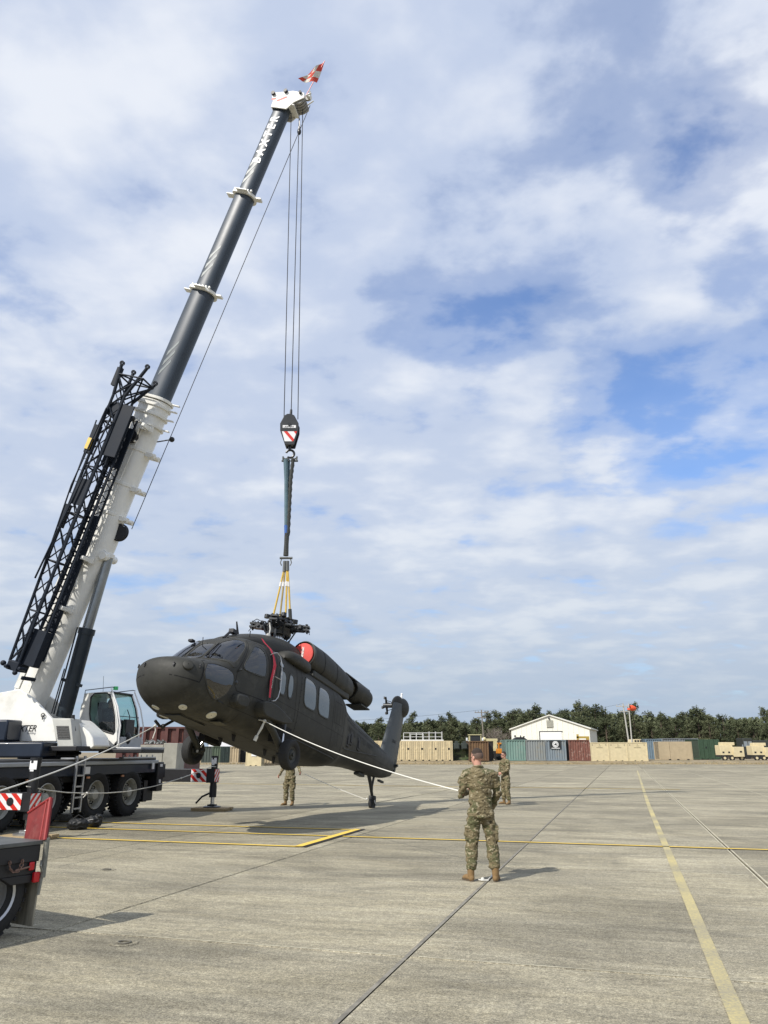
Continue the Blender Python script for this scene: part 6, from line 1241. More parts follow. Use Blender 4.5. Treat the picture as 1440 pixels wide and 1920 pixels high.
# ------------------------------------------------------------------ far background
def corr(mb, P0, U, Hh, pitch=.36, dep=.085, nrm=None):           # corrugated wall from P0 along U, height Hh
    L_ = U.length; u = U.normalized(); n_ = nrm or Vector((u.y, -u.x, 0)); k = max(2, int(L_/pitch)); pr = []
    for i in range(k):
        x = L_*i/k; p = L_/k; pr += [(x, 0), (x+p*.36, 0), (x+p*.5, -dep), (x+p*.86, -dep)]
    pr.append((L_, 0)); P = []
    for x, d in pr: q = P0+u*x+n_*d; P += [q, q+Vector((0, 0, Hh))]
    mb.add(P, [(2*i, 2*i+2, 2*i+3, 2*i+1) for i in range(len(pr)-1)])
def container(px0, px1, ytop, Y, m, lab, z0=.5, depth=5.0, kind='corr', cat='shipping container', group=None, yaw=0., m2=None):
    a, b = at(px0, 1410, Y), at(px1, 1410, Y); a.z = b.z = z0; top = at((px0+px1)/2, ytop, Y).z; h = top-z0
    Wd = (b-a).length; M = Matrix.Translation(a) @ Matrix.Rotation(yaw, 4, 'Z'); q = MB(M)
    q.b2((.06, .16, .12), (Wd-.06, depth-.16, h-.05)); core = q.build('shipping_container', M_gapc, None, smooth=False)
    tag(core, lab, cat, group)
    q = MB(M)
    for x in (0, Wd-.12):
        for y in (0, depth-.12): q.b2((x, y, 0), (x+.12, y+.12, h))
    q.b2((.12, .0, 0), (Wd-.12, .10, .14)); q.b2((.12, .0, h-.12), (Wd-.12, .10, h)); q.b2((.0, .12, 0), (.1, depth-.12, .14)); q.b2((Wd-.1, .12, 0), (Wd, depth-.12, .14)); q.b2((.0, .12, h-.1), (.1, depth-.12, h)); q.b2((Wd-.1, .12, h-.1), (Wd, depth-.12, h)); q.build('corner_frame', m2 or m, core, smooth=False)
    q = MB(M)
    if kind in ('corr',): corr(q, Vector((.12, .07, .14)), Vector((Wd-.24, 0, 0)), h-.26, nrm=Vector((0, -1, 0)))
    corr(q, Vector((Wd-.05, .12, .14)), Vector((0, depth-.24, 0)), h-.26, nrm=Vector((1, 0, 0))); corr(q, Vector((.05, depth-.12, .14)), Vector((0, -depth+.24, 0)), h-.26, nrm=Vector((-1, 0, 0)))
    q.build('corrugated_wall', m, core, smooth=False)
    if kind == 'none': q = MB(M); q.b2((.1, .05, .12), (Wd-.1, .2, h-.08)); q.build('front_panel', m, core, smooth=False)
    q = MB(M); q.b2((.02, .1, h-.06), (Wd-.02, depth-.1, h-.01)); q.build('roof', m, core, smooth=False)
    if kind in ('doors', 'ribdoors'):
        nd = 2
        for k in range(nd):
            x0, x1 = .14+k*(Wd-.28)/nd+.015, .14+(k+1)*(Wd-.28)/nd-.015; q = MB(M); q.b2((x0+.02, .02, .16), (x1-.02, .07, h-.14)); d_ = q.build('door', m, core, smooth=False)
            q = MB(M)
            for t in (.28, .72): xx = x0+(x1-x0)*t; q.cyl((xx, -.03, .14), (xx, -.03, h-.12), .03, n=6); q.b2((xx-.07, -.02, h*.42), (xx+.07, .02, h*.46)); q.b2((xx-.05, -.03, .14), (xx+.05, .03, .24)); q.b2((xx-.05, -.03, h-.24), (xx+.05, .03, h-.14))
            for t in (.3, .55, .8): q.b2((x0+.03, .015, h*t), (x1-.03, .03, h*t+.04))
            q.build('lock_rod', m2 or m, d_, smooth=False)
            q = MB(M); q.b2((x0+(x1-x0)*.35, -.012, h*.55), (x0+(x1-x0)*.65, .02, h*.64)); q.build('door_plate', M_black if k % 2 else (m2 or m), d_, smooth=False)
    if kind == 'panel':
        q = MB(M); q.b2((.12, .04, .14), (Wd-.12, .07, h-.12)); q.b2((Wd*.5-.2, .0, h*.80), (Wd*.5+.2, .04, h*.86)); q.build('panel', m, core, smooth=False)
        q = MB(M)
        for x in (Wd*.12, Wd*.5, Wd*.85): q.b2((x-.06, -.005, h*.85), (x+.06, .035, h*.88))
        for t in (.33, .67): q.b2((Wd*.33, .028, h*.70), (Wd*.67, .038, h*.72)); q.b2((Wd*t-.12, -.01, .0), (Wd*t+.12, .06, .10))
        q.build('latch', M_black, core, smooth=False)
    if kind == 'doors': 
        q = MB(M)
        for t in (.22, .78): q.b2((Wd*t-.14, -.012, .01), (Wd*t+.14, .05, .11))
        q.build('fork_pocket', M_black, core, smooth=False)
    return core, M, Wd, h
M_gapc = mat('gap_shade_core', (.03, .028, .024), .9)  # near-black core paints the shade in gaps between doors and frame
K = lambda nm, c, d=None, v=.12, **k: mat(nm, c, .6, var=v, vs=1.2, dirt=d, ds=.8, **k)
M_tan = K('desert_tan_paint', (.60, .50, .31), (.50, .41, .26)); M_tan2 = K('pale_tan_paint', (.62, .53, .33), (.54, .45, .29)); M_tan3 = K('beige_paint', (.42, .34, .22))
M_teal = K('faded_teal_paint', (.17, .27, .235), (.22, .27, .24), streak=(1, 1, .3)); M_gry = K('grey_container_paint', (.23, .25, .25), (.25, .23, .18), streak=(2, 2, .3)); M_gry2 = K('blue_grey_container_paint', (.20, .24, .27), (.26, .25, .22), streak=(2, 2, .3))
M_rust = mat('rusted_red_steel', (.19, .08, .06), .85, var=.4, vs=3, streak=(3, 3, .5), dirt=(.38, .29, .24), ds=2.6); M_brn = mat('rusted_brown_steel', (.13, .075, .04), .85, var=.4, vs=2, streak=(4, 4, .3), dirt=(.22, .14, .06), ds=1.5)
M_grn = K('forest_green_paint', (.045, .085, .05)); M_dgrn = K('dark_green_paint', (.022, .04, .036)); M_mgrn = K('sage_green_paint', (.075, .105, .07)); M_bgr = K('steel_blue_paint', (.15, .21, .26), (.22, .24, .24))
M_lgy = K('ribbed_grey_paint', (.20, .215, .22)); M_char = K('charcoal_paint', (.02, .022, .024)); M_camo2 = camo('camouflage_paint', [(.04, .045, .035), (.08, .11, .05), (.12, .13, .075), (.06, .08, .05)], .9, (.44, .54, .66), .1)
Yr = 125.0
xs_t = [642, 667, 694, 721.5, 749, 776, 803, 830]
nm = ['partly behind the tail cone', 'just left of the tail pylon', 'just right of the tail pylon', 'below the left end of the white railing', 'below the middle of the white railing', 'below the right end of the white railing', 'second from the camouflaged one', 'next to the camouflaged one']
xe = [642, 668, 695, 722, 747, 773, 799, 824, 849]
for i in range(8):
    container(xe[i]+.2, xe[i+1]-.2, 1389, Yr, M_tan, 'tan double-door container, '+nm[i], kind='doors', depth=2.2, group='tan double-door containers in a row')
container(850, 878, 1395, Yr+1, M_camo2, 'camouflage painted shelter with two dark units on its front', kind='none', cat='shelter', depth=4)
for k, px in enumerate((856.5, 871.5)):
    a = at(px, 1399, Yr-.2); q = MB(); q.box((a.x, Yr+.5, a.z), (.95, .7, .95)); q.box((a.x, Yr+.10, a.z), (.7, .12, .7)); q.box((a.x, Yr+.4, a.z+.6), (.5, .5, .3)); tag(q.build('air_conditioner', K('dark_green_grey_paint', (.035, .045, .04)), bev=.03), ('left', 'right')[k]+' dark boxy air conditioning unit on the camouflaged shelter', 'air conditioner')
container(880, 916.5, 1389.5, Yr-1, M_brn, 'rusty brown corrugated container behind the foreground soldier', depth=4.5, yaw=.0)
container(917, 925, 1390, Yr+.3, K('shaded_side_brown', (.018, .013, .011)), 'narrow dark box painted as the shaded side of the rusty brown container', kind='none', depth=3)  # shade of the rusty container's side put into a darker brown
container(949, 985.5, 1387, Yr, M_teal, 'faded teal corrugated container right of the soldier with sunglasses', depth=6)
container(986.5, 1022.5, 1387, Yr, M_gry, 'plain grey corrugated container between the teal one and the one with a round emblem', depth=6)
cs, csM, csW, csh = container(1023.5, 1062, 1387, Yr, M_gry2, 'blue-grey corrugated container carrying a round black and white emblem', depth=6)
container(1062.5, 1067, 1387, Yr+.5, M_char, 'near-black box painted as the shaded gap between the emblem container and the rusted red one', kind='none', depth=6)  # filler box; its near-black colour is the shade in an open gap
container(1067.5, 1107, 1387, Yr, M_rust, 'rusted red container with flaking white paint', depth=6)
q = MB(csM); ex_ = csW*.52; q.b2((ex_-.95, -.03, csh-1.35), (ex_+.75, .02, csh-.08)); sg_ = q.build('emblem_board', M_char, cs, smooth=False)
q = MB(csM); q.cyl((ex_-.1, -.04, csh-.68), (ex_-.1, -.032, csh-.68), .48, n=28); q.b2((ex_-.75, -.038, csh-1.31), (ex_+.55, -.032, csh-1.22)); q.build('emblem_disc', M_stripew, cs, smooth=False)
q = MB(csM); q.prism([(ex_-.35, csh-.80), (ex_-.1, csh-.50), (ex_+.2, csh-.62), (ex_+.05, csh-.72), (ex_+.18, csh-.92), (ex_-.1, csh-.80)], lambda a, z, d: Vector((a, d, z)), -.048, -.042); q.torus((ex_-.1, -.044, csh-.68), (0, 1, 0), .36, .02, 24, 4); q.build('emblem_figure', M_char, cs, smooth=False)
for i, (a, b, l_) in enumerate(((1107.5, 1142, 'beige flat-panel box next to the rusted red container'), (1142.5, 1177, 'beige flat-panel box in the middle of the three'), (1177.5, 1214.5, 'beige flat-panel box with weeds at its foot, right of the two alike'))):
    container(a, b, 1392, Yr, M_tan2, l_, kind='panel', depth=2.4, cat='storage box', z0=.45)
container(1212, 1243, 1385.5, Yr+14, M_bgr, 'steel blue container with white lettering behind the beige boxes', depth=2.5, z0=.6)
for j, (a, b, l_) in enumerate(((1243.5, 1276, 'ribbed grey container, left of the two alike behind the wide beige box'), (1276.5, 1312, 'ribbed grey container, right of the two alike, beside the green ones'))):
    c_, M_, Wd, h = container(a, b, 1384.5, Yr+16, M_lgy, l_, depth=2.5, kind='corr', z0=.6); q = MB(M_)
    for t in (.2, .4, .6, .8): q.b2((.1, -.03, h*t), (Wd-.1, .06, h*t+.10))
    q.build('horizontal_rib', K('light_rib_paint', (.30, .31, .31)), c_, smooth=False)
c_, M_, Wd, h = container(1236, 1298.5, 1390.5, Yr+4, M_tan3, 'wide beige container in front of the grey ribbed ones', kind='none', depth=2.4, z0=.55)
q = MB(M_); q.b2((.1, -.02, .15), (Wd*.32, .07, h-.12)); q.b2((Wd*.33, .0, .15), (Wd-.1, .07, h-.12)); q.build('panel', M_tan3, c_, smooth=False)
q = MB(M_)
for t in (.3, .55, .85): q.b2((Wd*t-.18, -.03, .0), (Wd*t+.18, .05, .14))
q.build('fork_pocket', M_black, c_, smooth=False)
for j, (a, b, l_) in enumerate(((1311.5, 1330.5, 'green double-door container with a faded yellow stencil'), (1331, 1351, 'green double-door container beside the beige generator trailer'))):
    container(a, b, 1386.5, Yr+10, M_grn, l_, kind='doors', depth=6, z0=.6)
# left group seen under the helicopter
for (a, b, yt, Y, m, l_, kd, z0) in ((364, 378, 1400, 133, M_tan3, 'grey-beige container seen just behind the starboard main wheel', 'corr', .1), (378.5, 397, 1399.5, 133, K('grey_green_paint', (.06, .075, .065)), 'grey-green container right of the grey-beige one under the nose', 'corr', .1), (397.5, 413.5, 1399.5, 133, M_mgrn, 'pale sage green container under the helicopter belly', 'corr', .1),
    (414, 431, 1399.5, 132, M_dgrn, 'dark green double-door container under the helicopter belly', 'doors', .1), (431.5, 447.5, 1400, 132, M_tan3, 'beige corrugated container between two dark ones under the belly', 'corr', .1), (448, 461, 1401, 134, M_char, 'charcoal container left of the bright tan box', 'corr', .1),
    (461.5, 490.5, 1407, 108, M_tan2, 'bright tan storage box with a white notice on its front, under the helicopter belly', 'panel', 0.), (491, 515, 1408, 112, M_tan3, 'dull beige container right of the bright tan box', 'corr', 0.), (515.5, 532, 1411, 114, M_tan3, 'low beige container behind the port main wheel', 'corr', 0.), (560, 590, 1414, 104, M_tan2, 'low pale tan crate beyond the half-hidden soldier', 'panel', 0.)):
    cc, M_, Wd, h = container(a, b, yt, Y, m, l_, kind=kd, depth=3, z0=z0, cat='shipping container' if kd != 'panel' else 'storage box')
    if a == 461.5: q = MB(M_); q.b2((Wd*.35, -.02, h*.62), (Wd*.68, .03, h*.92)); q.build('notice', M_stripew, cc, smooth=False)
# white railing on the tan row
a, b = at(757, 1389, Yr+.6), at(829, 1389, Yr+.6); z1 = at(757, 1374, Yr+.6).z; zb_ = at(757, 1389, Yr+.6).z
q = MB(); q.b2((a.x-.4, Yr+.2, zb_-.02), (b.x+.2, Yr+1.8, zb_+.18)); rl = q.build('railed_platform', mat('white_rail_paint', (.62, .62, .60), .5)); tag(rl, 'white railed platform standing on the roof of the tan container row', 'railed platform')
Mr = mat('galvanised_rail', (.58, .58, .56), .45)
for k in range(7):
    x = a.x+(b.x-a.x)*k/6
    for y in (Yr+.25, Yr+1.75): q = MB(); q.cyl((x, y, zb_+.1), (x, y, z1+(.2 if k > 3 else 0)), .035, n=6); q.build('post', Mr, rl)
for y in (Yr+.25, Yr+1.75):
    for t in (0, .5): q = MB(); q.cyl((a.x, y, z1-(z1-zb_)*t), (b.x, y, z1-(z1-zb_)*t), .03, n=6); q.build('rail', Mr, rl)
q = MB(); x = a.x+(b.x-a.x)*.37; q.b2((x-1., Yr+.9, zb_+.1), (x+1., Yr+1.0, z1-.25)) if False else q.tube([(x-1.1, Yr+.9, zb_), (x-1.1, Yr+.9, z1-.2), (x+.9, Yr+.9, z1-.2), (x+.9, Yr+.9, zb_)], .05, 6); q.build('rail', Mr, rl)
# metal barn
Yb = 150.; M_barn = mat('cream_metal_siding', (.76, .75, .66), .5, var=.05); zb0 = .4
A_ = at(960.5, 1410, Yb); A_.z = 0; Mb = Matrix.Translation(A_) @ Matrix.Rotation(math.radians(-20), 4, 'Z')
lb_ = lambda px, py: pplane(px, py, Mb, 1, 0.)
Wb = lb_(1106, 1380).x; ev = lb_(961, 1366).z; pkz = lb_(1031, 1340.5).z; xm = lb_(1031, 1360).x; dB = 14.
def roofz(x): return ev + (pkz-ev)*(x/xm if x < xm else (Wb-x)/(Wb-xm))
wl_ = MB(Mb); P = []; n_ = 60
for i in range(n_+1):
    x = Wb*i/n_; d = -.06 if i % 4 == 0 else .0
    for xx, dd in (((x-.05, 0.), (x, d), (x+.05, 0.)) if i % 4 == 0 and 0 < i < n_ else ((x, 0.),)): P += [Vector((xx, dd, zb0)), Vector((xx, dd, roofz(min(max(xx, 0), Wb))))]
wl_.add(P, [(2*i, 2*i+2, 2*i+3, 2*i+1) for i in range(len(P)//2-1)])
wl_.add([(0, 0, zb0), (0, dB, zb0), (0, dB, ev), (0, 0, ev), (Wb, 0, zb0), (Wb, dB, zb0), (Wb, dB, ev), (Wb, 0, ev), (xm, dB, pkz)], [(0, 1, 2, 3), (4, 7, 6, 5), (1, 5, 6, 8, 2)])
barn = wl_.build('metal_barn', M_barn, smooth=False); tag(barn, 'cream metal-sided barn with a low gable and white roller door', 'barn')
q = MB(Mb)
for s_ in (-1, 1):
    xe_ = -.3 if s_ < 0 else Wb+.3; ze = ev-.07; q.add([(xm, -.3, pkz+.06), (xe_, -.3, ze+.02), (xe_, dB+.2, ze+.02), (xm, dB+.2, pkz+.06), (xm, -.3, pkz-.12), (xe_, -.3, ze-.18), (xe_, dB+.2, ze-.18), (xm, dB+.2, pkz-.12)], [(0, 1, 2, 3), (7, 6, 5, 4), (0, 4, 5, 1), (1, 5, 6, 2), (2, 6, 7, 3)])
q.build('roof', mat('pale_roof_trim', (.70, .69, .62), .45), barn, smooth=False)
d0, d1 = lb_(1012.5, 1372.5), lb_(1054, 1386); q = MB(Mb); q.b2((d0.x, -.10, zb0), (d1.x, -.07, d0.z)); dr = q.build('roller_door', mat('white_door', (.80, .80, .78), .4, var=.03), barn, smooth=False); q = MB(Mb); q.b2((d0.x-.15, -.13, d0.z), (d1.x+.15, -.05, d0.z+.14)); q.b2((d0.x-.15, -.13, zb0), (d0.x, -.05, d0.z)); q.build('door_frame', M_char, dr, smooth=False)
for k in range(1, 6): z = zb0+(d0.z-zb0)*k/6; q = MB(Mb); q.b2((d0.x, -.112, z), (d1.x, -.098, z+.03)); q.build('door_slat', M_stripew, dr, smooth=False)
v0, v1 = lb_(1024.5, 1350.5), lb_(1037.5, 1364); q = MB(Mb); q.b2((v0.x, -.14, v1.z), (v1.x, -.07, v0.z)); vt = q.build('vent', mat('vent_grey', (.36, .36, .31), .6), barn, smooth=False)
M_vs = mat('vent_slat_grey', (.45, .44, .38), .6)
for k in range(8): z = v1.z+(v0.z-v1.z)*(k+.2)/8; q = MB(Mb); q.box(((v0.x+v1.x)/2, -.16, z+.05), (abs(v1.x-v0.x)-.1, .05, .05), 0, Matrix.Rotation(.5, 3, 'X')); q.build('vent_slat', M_vs, vt, smooth=False)
ln = lb_(1029.5, 1347); q = MB(Mb); q.box((ln.x, -.2, ln.z), (.25, .3, .3)); q.build('gable_lamp', M_char, barn)
# white hall roof on the left behind the belly, maroon hall behind the crane
q = MB(); a, b = at(392, 1383, 140), at(470, 1401, 140); q.b2((a.x, 140, .2), (b.x, 150, at(392, 1381, 140).z)); hl = q.build('white_hall', mat('white_hall_paint', (.82, .82, .84), .4, var=.03), smooth=False); tag(hl, 'low plain white building seen in the gap under the helicopter belly', 'building')
q = MB(); q.b2((a.x-.1, 139.9, at(392, 1381, 140).z), (b.x+.1, 150.1, at(392, 1381, 140).z+.15)); q.build('roof', M_gry, hl, smooth=False)
M_mar = mat('maroon_paint', (.085, .028, .024), .6, var=.2, vs=1, dirt=(.12, .05, .04), ds=.6); Ym = 68.
a, b = at(222, 1366, Ym), at(342, 1395, Ym); zt_ = at(300, 1366, Ym).z; q = MB(); corr(q, Vector((a.x, Ym, 0)), Vector((b.x-a.x, 0, 0)), zt_, .9, .12, Vector((0, -1, 0))); q.b2((a.x, Ym+.15, 0), (b.x, Ym+7, zt_)); mb_ = q.build('maroon_hall', M_mar, smooth=False); tag(mb_, 'long low maroon steel building between the crane cab and the nose wheel', 'building')
q = MB(); q.b2((a.x-.1, Ym-.15, zt_), (b.x+.1, Ym+7.1, zt_+.14)); q.b2((a.x, Ym-.08, zt_*.62), (b.x, Ym+.1, zt_*.70)); q.build('beam', M_mar, mb_, smooth=False)
for k in range(6): x = a.x+(b.x-a.x)*(k+.5)/6; q = MB(); q.b2((x-.12, Ym-.16, 0), (x+.12, Ym+.1, zt_)); q.build('column', M_mar, mb_, smooth=False)
c0, c1_ = at(262, 1394, 52), at(334, 1394, 52); q = MB(); q.b2((c0.x, 52, 0), (c1_.x-.95, 54, c0.z-.08)); q.b2((c1_.x-.9, 51.9, 0), (c1_.x, 54, c0.z+.02)); gb = q.build('concrete_block', mat('pale_grey_concrete', (.30, .29, .25), .9, var=.2, vs=1.5, bump=.3, bs=6), bev=.03); tag(gb, 'pale grey concrete blocks behind the crane, below the helicopter nose', 'concrete block')
q = MB(); random.seed(3)
for k in range(26):
    x = random.uniform(c0.x+.1, c1_.x-1.0); z = c0.z-.02; q.tube([(x, 52.3+random.random(), z), (x+random.uniform(-.2, .2), 52.5, z+random.uniform(.05, .28)), (x+random.uniform(-.4, .4), 52.6+random.random()*.5, z+random.uniform(0, .16))], random.uniform(.02, .05), 5)
tag(q.build('scrap_metal', mat('scrap_silver', (.30, .31, .30), .5, .4, var=.6, vs=6)), 'heap of silvery scrap metal on the concrete blocks by the cab', 'scrap')
# utility poles and wind sock
M_pole = mat('weathered_pole', (.20, .18, .15), .9, var=.2, streak=(3, 3, .3))
def upole(pb_, pt2, Y, lab, arm=True, m=M_pole, r=.16):
    b = at(*pb_, Y); t = at(*pt2, Y); b2_ = Vector((b.x, Y, .3)); q = MB(); q.cyl(b2_, t, r, r*.7, 10); po = q.build('utility_pole', m); tag(po, lab, 'utility pole')
    if arm:
        q = MB(); c_ = t+Vector((0, -.1, -.5)); q.box(c_, (2.6, .1, .13)); q.box(c_+Vector((0, 0, -.9)), (1.7, .1, .12))
        for x in (-1.2, -.6, .6, 1.2): q.cyl(c_+Vector((x, 0, .05)), c_+Vector((x, 0, .3)), .06, .04, 6)
        q.build('cross_arm', m, po)
    return t
tp1 = upole((908, 1376), (902.5, 1331), 152, 'brown utility pole with crossarms rising above the trees left of the barn')
tp2 = upole((1181, 1390), (1168, 1319), 142, 'pale leaning utility pole with a crossarm, left of the wind sock mast', m=mat('pale_pole', (.42, .41, .37), .8, var=.12)); 
wt = upole((1184.5, 1390), (1178.5, 1319), 138, 'pale mast carrying the orange wind sock right of the utility pole', False, mat('pale_mast', (.45, .44, .40), .7, var=.1), .13)
q = MB(); q.lathe([(0, .42), (.5, .50), (.9, .38), (1.1, .30)], wt+Vector((.1, 0, -.7)), (1, .2, -.15), 16); q.lathe([(0, .05), (.0, .3), (.3, .32)], wt+Vector((.0, 0, -1.1)), (0.1, 0, 1), 12); ws = q.build('wind_sock', mat('orange_windsock', (.75, .10, .035), .7, var=.15), ang=80); tag(ws, 'orange wind sock hanging at the top of its mast', 'wind sock')
q = MB(); q.tube([(-40, 152, 7.6)]+[tuple(Vector((-40, 152, 7.6)).lerp(tp1, t)+Vector((0, 0, -1.2*4*t*(1-t)))) for t in np.linspace(.05, 1, 16)], .025, 4); q.tube([tuple(tp1.lerp(tp2, t)+Vector((0, 0, -1.2*4*t*(1-t)))) for t in np.linspace(0, 1, 16)], .02, 4); tag(q.build('power_line', M_wire), 'thin power lines strung between the utility poles', 'power line')
# machines behind the containers
def vehicle(px0, px1, yt, Y, m, lab, nm, kind, z0=.45):
    a, b = at(px0, 1410, Y), at(px1, 1410, Y); W_ = b.x-a.x; zt = at(px0, yt, Y).z; M = Matrix.Translation((a.x, Y, z0)); h = zt-z0; root = empty(nm, M, lab, kind); q = lambda: MB(M)
    return root, W_, h, q
M_lc = K('loader_cream_paint', (.55, .50, .28)); M_org = K('machine_orange_paint', (.68, .25, .02))
r_, W_, h, q_ = vehicle(880, 904, 1377, 131, M_lc, 'cream loader cab with dark glass looking over the rusty container', 'wheel_loader', 'loader')
q = q_(); 
for x in (.08, W_-.18):
    for y in (0, 1.4): q.b2((x, y, h-1.9), (x+.12, y+.12, h))
q.b2((0, -.1, h-.12), (W_, 1.6, h)); q.b2((0, 0, h-2.0), (W_, 1.5, h-1.75)); q.b2((-.1, 0, 1.2), (W_+.1, 3, h-2.0)); q.build('cab', M_lc, r_, smooth=False)
q = q_(); q.b2((.2, .04, h-1.75), (W_-.2, 1.4, h-.12)); q.build('cab_glass', M_char, r_, smooth=False); q = q_()
for s_ in (-.35, W_+.15): q.box((s_, 0, h-.75), (.25, .1, .45))
q.box((-.1, 0, h-1.1), (.1, .1, .3)); q.build('mirror', M_stripew, r_); q = q_()
for x in (.1, W_-.1):
    for y in (.3, 2.7): q.cyl((x-.25, y, .75), (x+.25, y, .75), .75, n=18)
q.build('wheel', M_rubber, r_)
r_, W_, h, q_ = vehicle(908, 934, 1385, 133, M_lc, 'pale yellow forklift body standing behind the shaded side of the rusty container', 'forklift', 'forklift')
q = q_(); q.b2((.4, 0, h-.4), (W_, 2, h)); q.b2((W_-.7, 0, .6), (W_-.1, 1, h-.4)); q.b2((-.2, 0, .7), (W_-.7, 2, 1.9)); q.sph((.1, .2, h-.1), .35, 10, 8); q.build('body', M_lc, r_, bev=.04); q = q_(); q.b2((.2, -.05, .5), (W_, .0, 1.5)); q.cyl((W_-.2, -.2, .6), (W_-.2, .3, .6), .6, n=16); q.cyl((.6, -.2, .6), (.6, .3, .6), .6, n=16); q.build('wheel', M_rubber, r_)
r_, W_, h, q_ = vehicle(934, 948, 1392.5, 130, M_org, 'orange machine parked between the rusty container and the teal one', 'orange_loader', 'loader')
q = q_(); q.b2((0, 0, 1.1), (W_, 2.5, 1.85)); q.b2((.1, 0, h-.25), (W_, 1.5, h)); q.b2((.1, .0, 1.8), (.25, .15, h)); q.b2((W_-.15, .0, 1.8), (W_, .15, h)); q.b2((.7, -.4, .4), (W_, 0, 1.3)); q.build('body', M_org, r_, bev=.03); q = q_(); q.b2((.3, .2, 1.85), (W_-.1, 1.3, h-.25)); q.build('cab_glass', M_gry2, r_, smooth=False); q = q_(); q.cyl((.2, -.1, .55), (.2, .4, .55), .55, n=16); q.build('wheel', M_rubber, r_); q = q_(); q.cyl((W_-.2, 1.2, .55), (W_-.2, 1.7, .55), .55, n=16); q.build('wheel', M_rubber, r_)
r_, W_, h, q_ = vehicle(965, 990, 1382, 134, M_char, 'dark machine with mirrors showing above the teal container', 'dark_machine', 'machine')
q = q_(); q.prism([(0, .4), (0, h-.3), (.5, h), (W_-.6, h), (W_, h-.4), (W_, .4)], lambda a, z, d: Vector((a, d, z)), 0, 2); q.box((.2, 0, h+.15), (.3, .1, .3)); q.box((W_*.5, 0, h+.1), (.2, .1, .35)); q.box((W_*.75, 0, h+.05), (.3, .1, .2)); q.build('body', M_char, r_, bev=.05)
r_, W_, h, q_ = vehicle(1084, 1107, 1380.5, 140, M_org, 'yellow beam-like machine part showing above the rusted red container', 'yellow_machine', 'machine')
q = q_(); q.b2((0, 0, h-.35), (W_, .5, h)); q.b2((0, 0, .3), (.3, .4, h+.35)); q.b2((W_-.5, 0, .3), (W_, .4, h-.3)); q.build('frame', K('dull_yellow_paint', (.42, .30, .06)), r_, bev=.02)
r_, W_, h, q_ = vehicle(1188, 1206, 1386, 138, M_tan2, 'tan vehicle roof showing behind the beige boxes', 'military_vehicle', 'vehicle')
q = q_(); q.prism([(0, .5), (0, h-.5), (.2, h), (W_-.2, h), (W_, h-.5), (W_, .5)], lambda a, z, d: Vector((a, d, z)), 0, 3); q.build('body', M_tan2, r_, bev=.04); q = q_()
for x in (.35, .8, 1.25): q.b2((x, -.03, h-.45), (x+.3, .0, h-.15))
q.build('window', M_char, r_, smooth=False)
def gen(px0, px1, yt, Y, lab):
    r_, W_, h, q_ = vehicle(px0, px1, yt, Y, M_tan, lab, 'generator_trailer', 'trailer'); q = q_(); q.b2((0, 0, .85), (W_*.56, 2, h-.1)); q.b2((W_*.54, -.4, .60), (W_, 2, h-.35)); q.b2((.5, .3, h-.1), (W_*.7, 1.7, h+.35)); q.build('body', M_tan2, r_, bev=.04)
    q = q_(); q.b2((.0, .1, .6), (W_, 1.9, .85)); q.b2((.3, -.02, 1.15), (.6, .0, 1.4)); q.b2((1.2, -.02, 1.15), (1.5, .0, 1.4)); q.b2((W_*.8, -.42, 1.25), (W_*.9, -.4, 1.5)); q.build('frame', M_char, r_, smooth=False)
    for x in (.55, 1.7, W_-.35):
        q = q_(); q.lathe(tyre_prof(.45, .25), (x, .0, .42), (0, 1, 0), 20); w_ = q.build('wheel', M_rubber, r_); q = q_(); q.cyl((x, -.12, .42), (x, .1, .42), .2, n=12); q.build('hub', M_tan2, w_)
gen(1351, 1393.5, 1396, Yr+2, 'beige generator trailer with black wheels beside the green containers')
gen(1411, 1452, 1397, Yr+2, 'beige generator trailer at the right edge of the photo')
r_, W_, h, q_ = vehicle(1396, 1452, 1384, 150, M_char, 'dark military truck parked behind the generator trailers', 'military_truck', 'truck')
q = q_(); q.b2((0, 0, 1.0), (1.7, 3, h)); q.b2((1.8, 0, 1.0), (W_, 3, h*.9)); q.build('body', K('dark_military_paint', (.03, .035, .03)), r_, bev=.06)
q = q_(); q.b2((.1, -.04, h*.6), (.75, 0, h*.85)); q.b2((.9, -.04, h*.6), (1.55, 0, h*.85)); q.b2((-.3, -.1, h*.55), (-.1, 0, h*.7)); q.build('window', M_gry2, r_, smooth=False)
for x in (.6, 2.8, 4.2): q = q_(); q.cyl((x, -.1, .55), (x, .4, .55), .55, n=16); q.build('wheel', M_rubber, r_)
# ------------------------------------------------------------------ trees
def leafmat(name, c0, c1):
    m = bpy.data.materials.new(name); m.use_nodes = True; n = m.node_tree.nodes; l = m.node_tree.links; p = n['Principled BSDF']; p.inputs['Roughness'].default_value = .8; p.inputs['Specular IOR Level'].default_value = .1
    tcn = n.new('ShaderNodeTexCoord'); no = n.new('ShaderNodeTexNoise'); no.inputs['Scale'].default_value = .8; no.inputs['Detail'].default_value = 4; l.new(tcn.outputs['Object'], no.inputs['Vector'])
    oi = n.new('ShaderNodeObjectInfo'); ad = n.new('ShaderNodeMath'); ad.operation = 'MULTIPLY_ADD'; ad.inputs[1].default_value = .5; l.new(oi.outputs['Random'], ad.inputs[0]); l.new(no.outputs['Fac'], ad.inputs[2])
    r = n.new('ShaderNodeValToRGB'); r.color_ramp.elements[0].color = (*c0, 1); r.color_ramp.elements[1].color = (*c1, 1); r.color_ramp.elements[0].position = .4; r.color_ramp.elements[1].position = 1.; l.new(ad.outputs[0], r.inputs[0]); l.new(r.outputs[0], p.inputs['Base Color']); return m
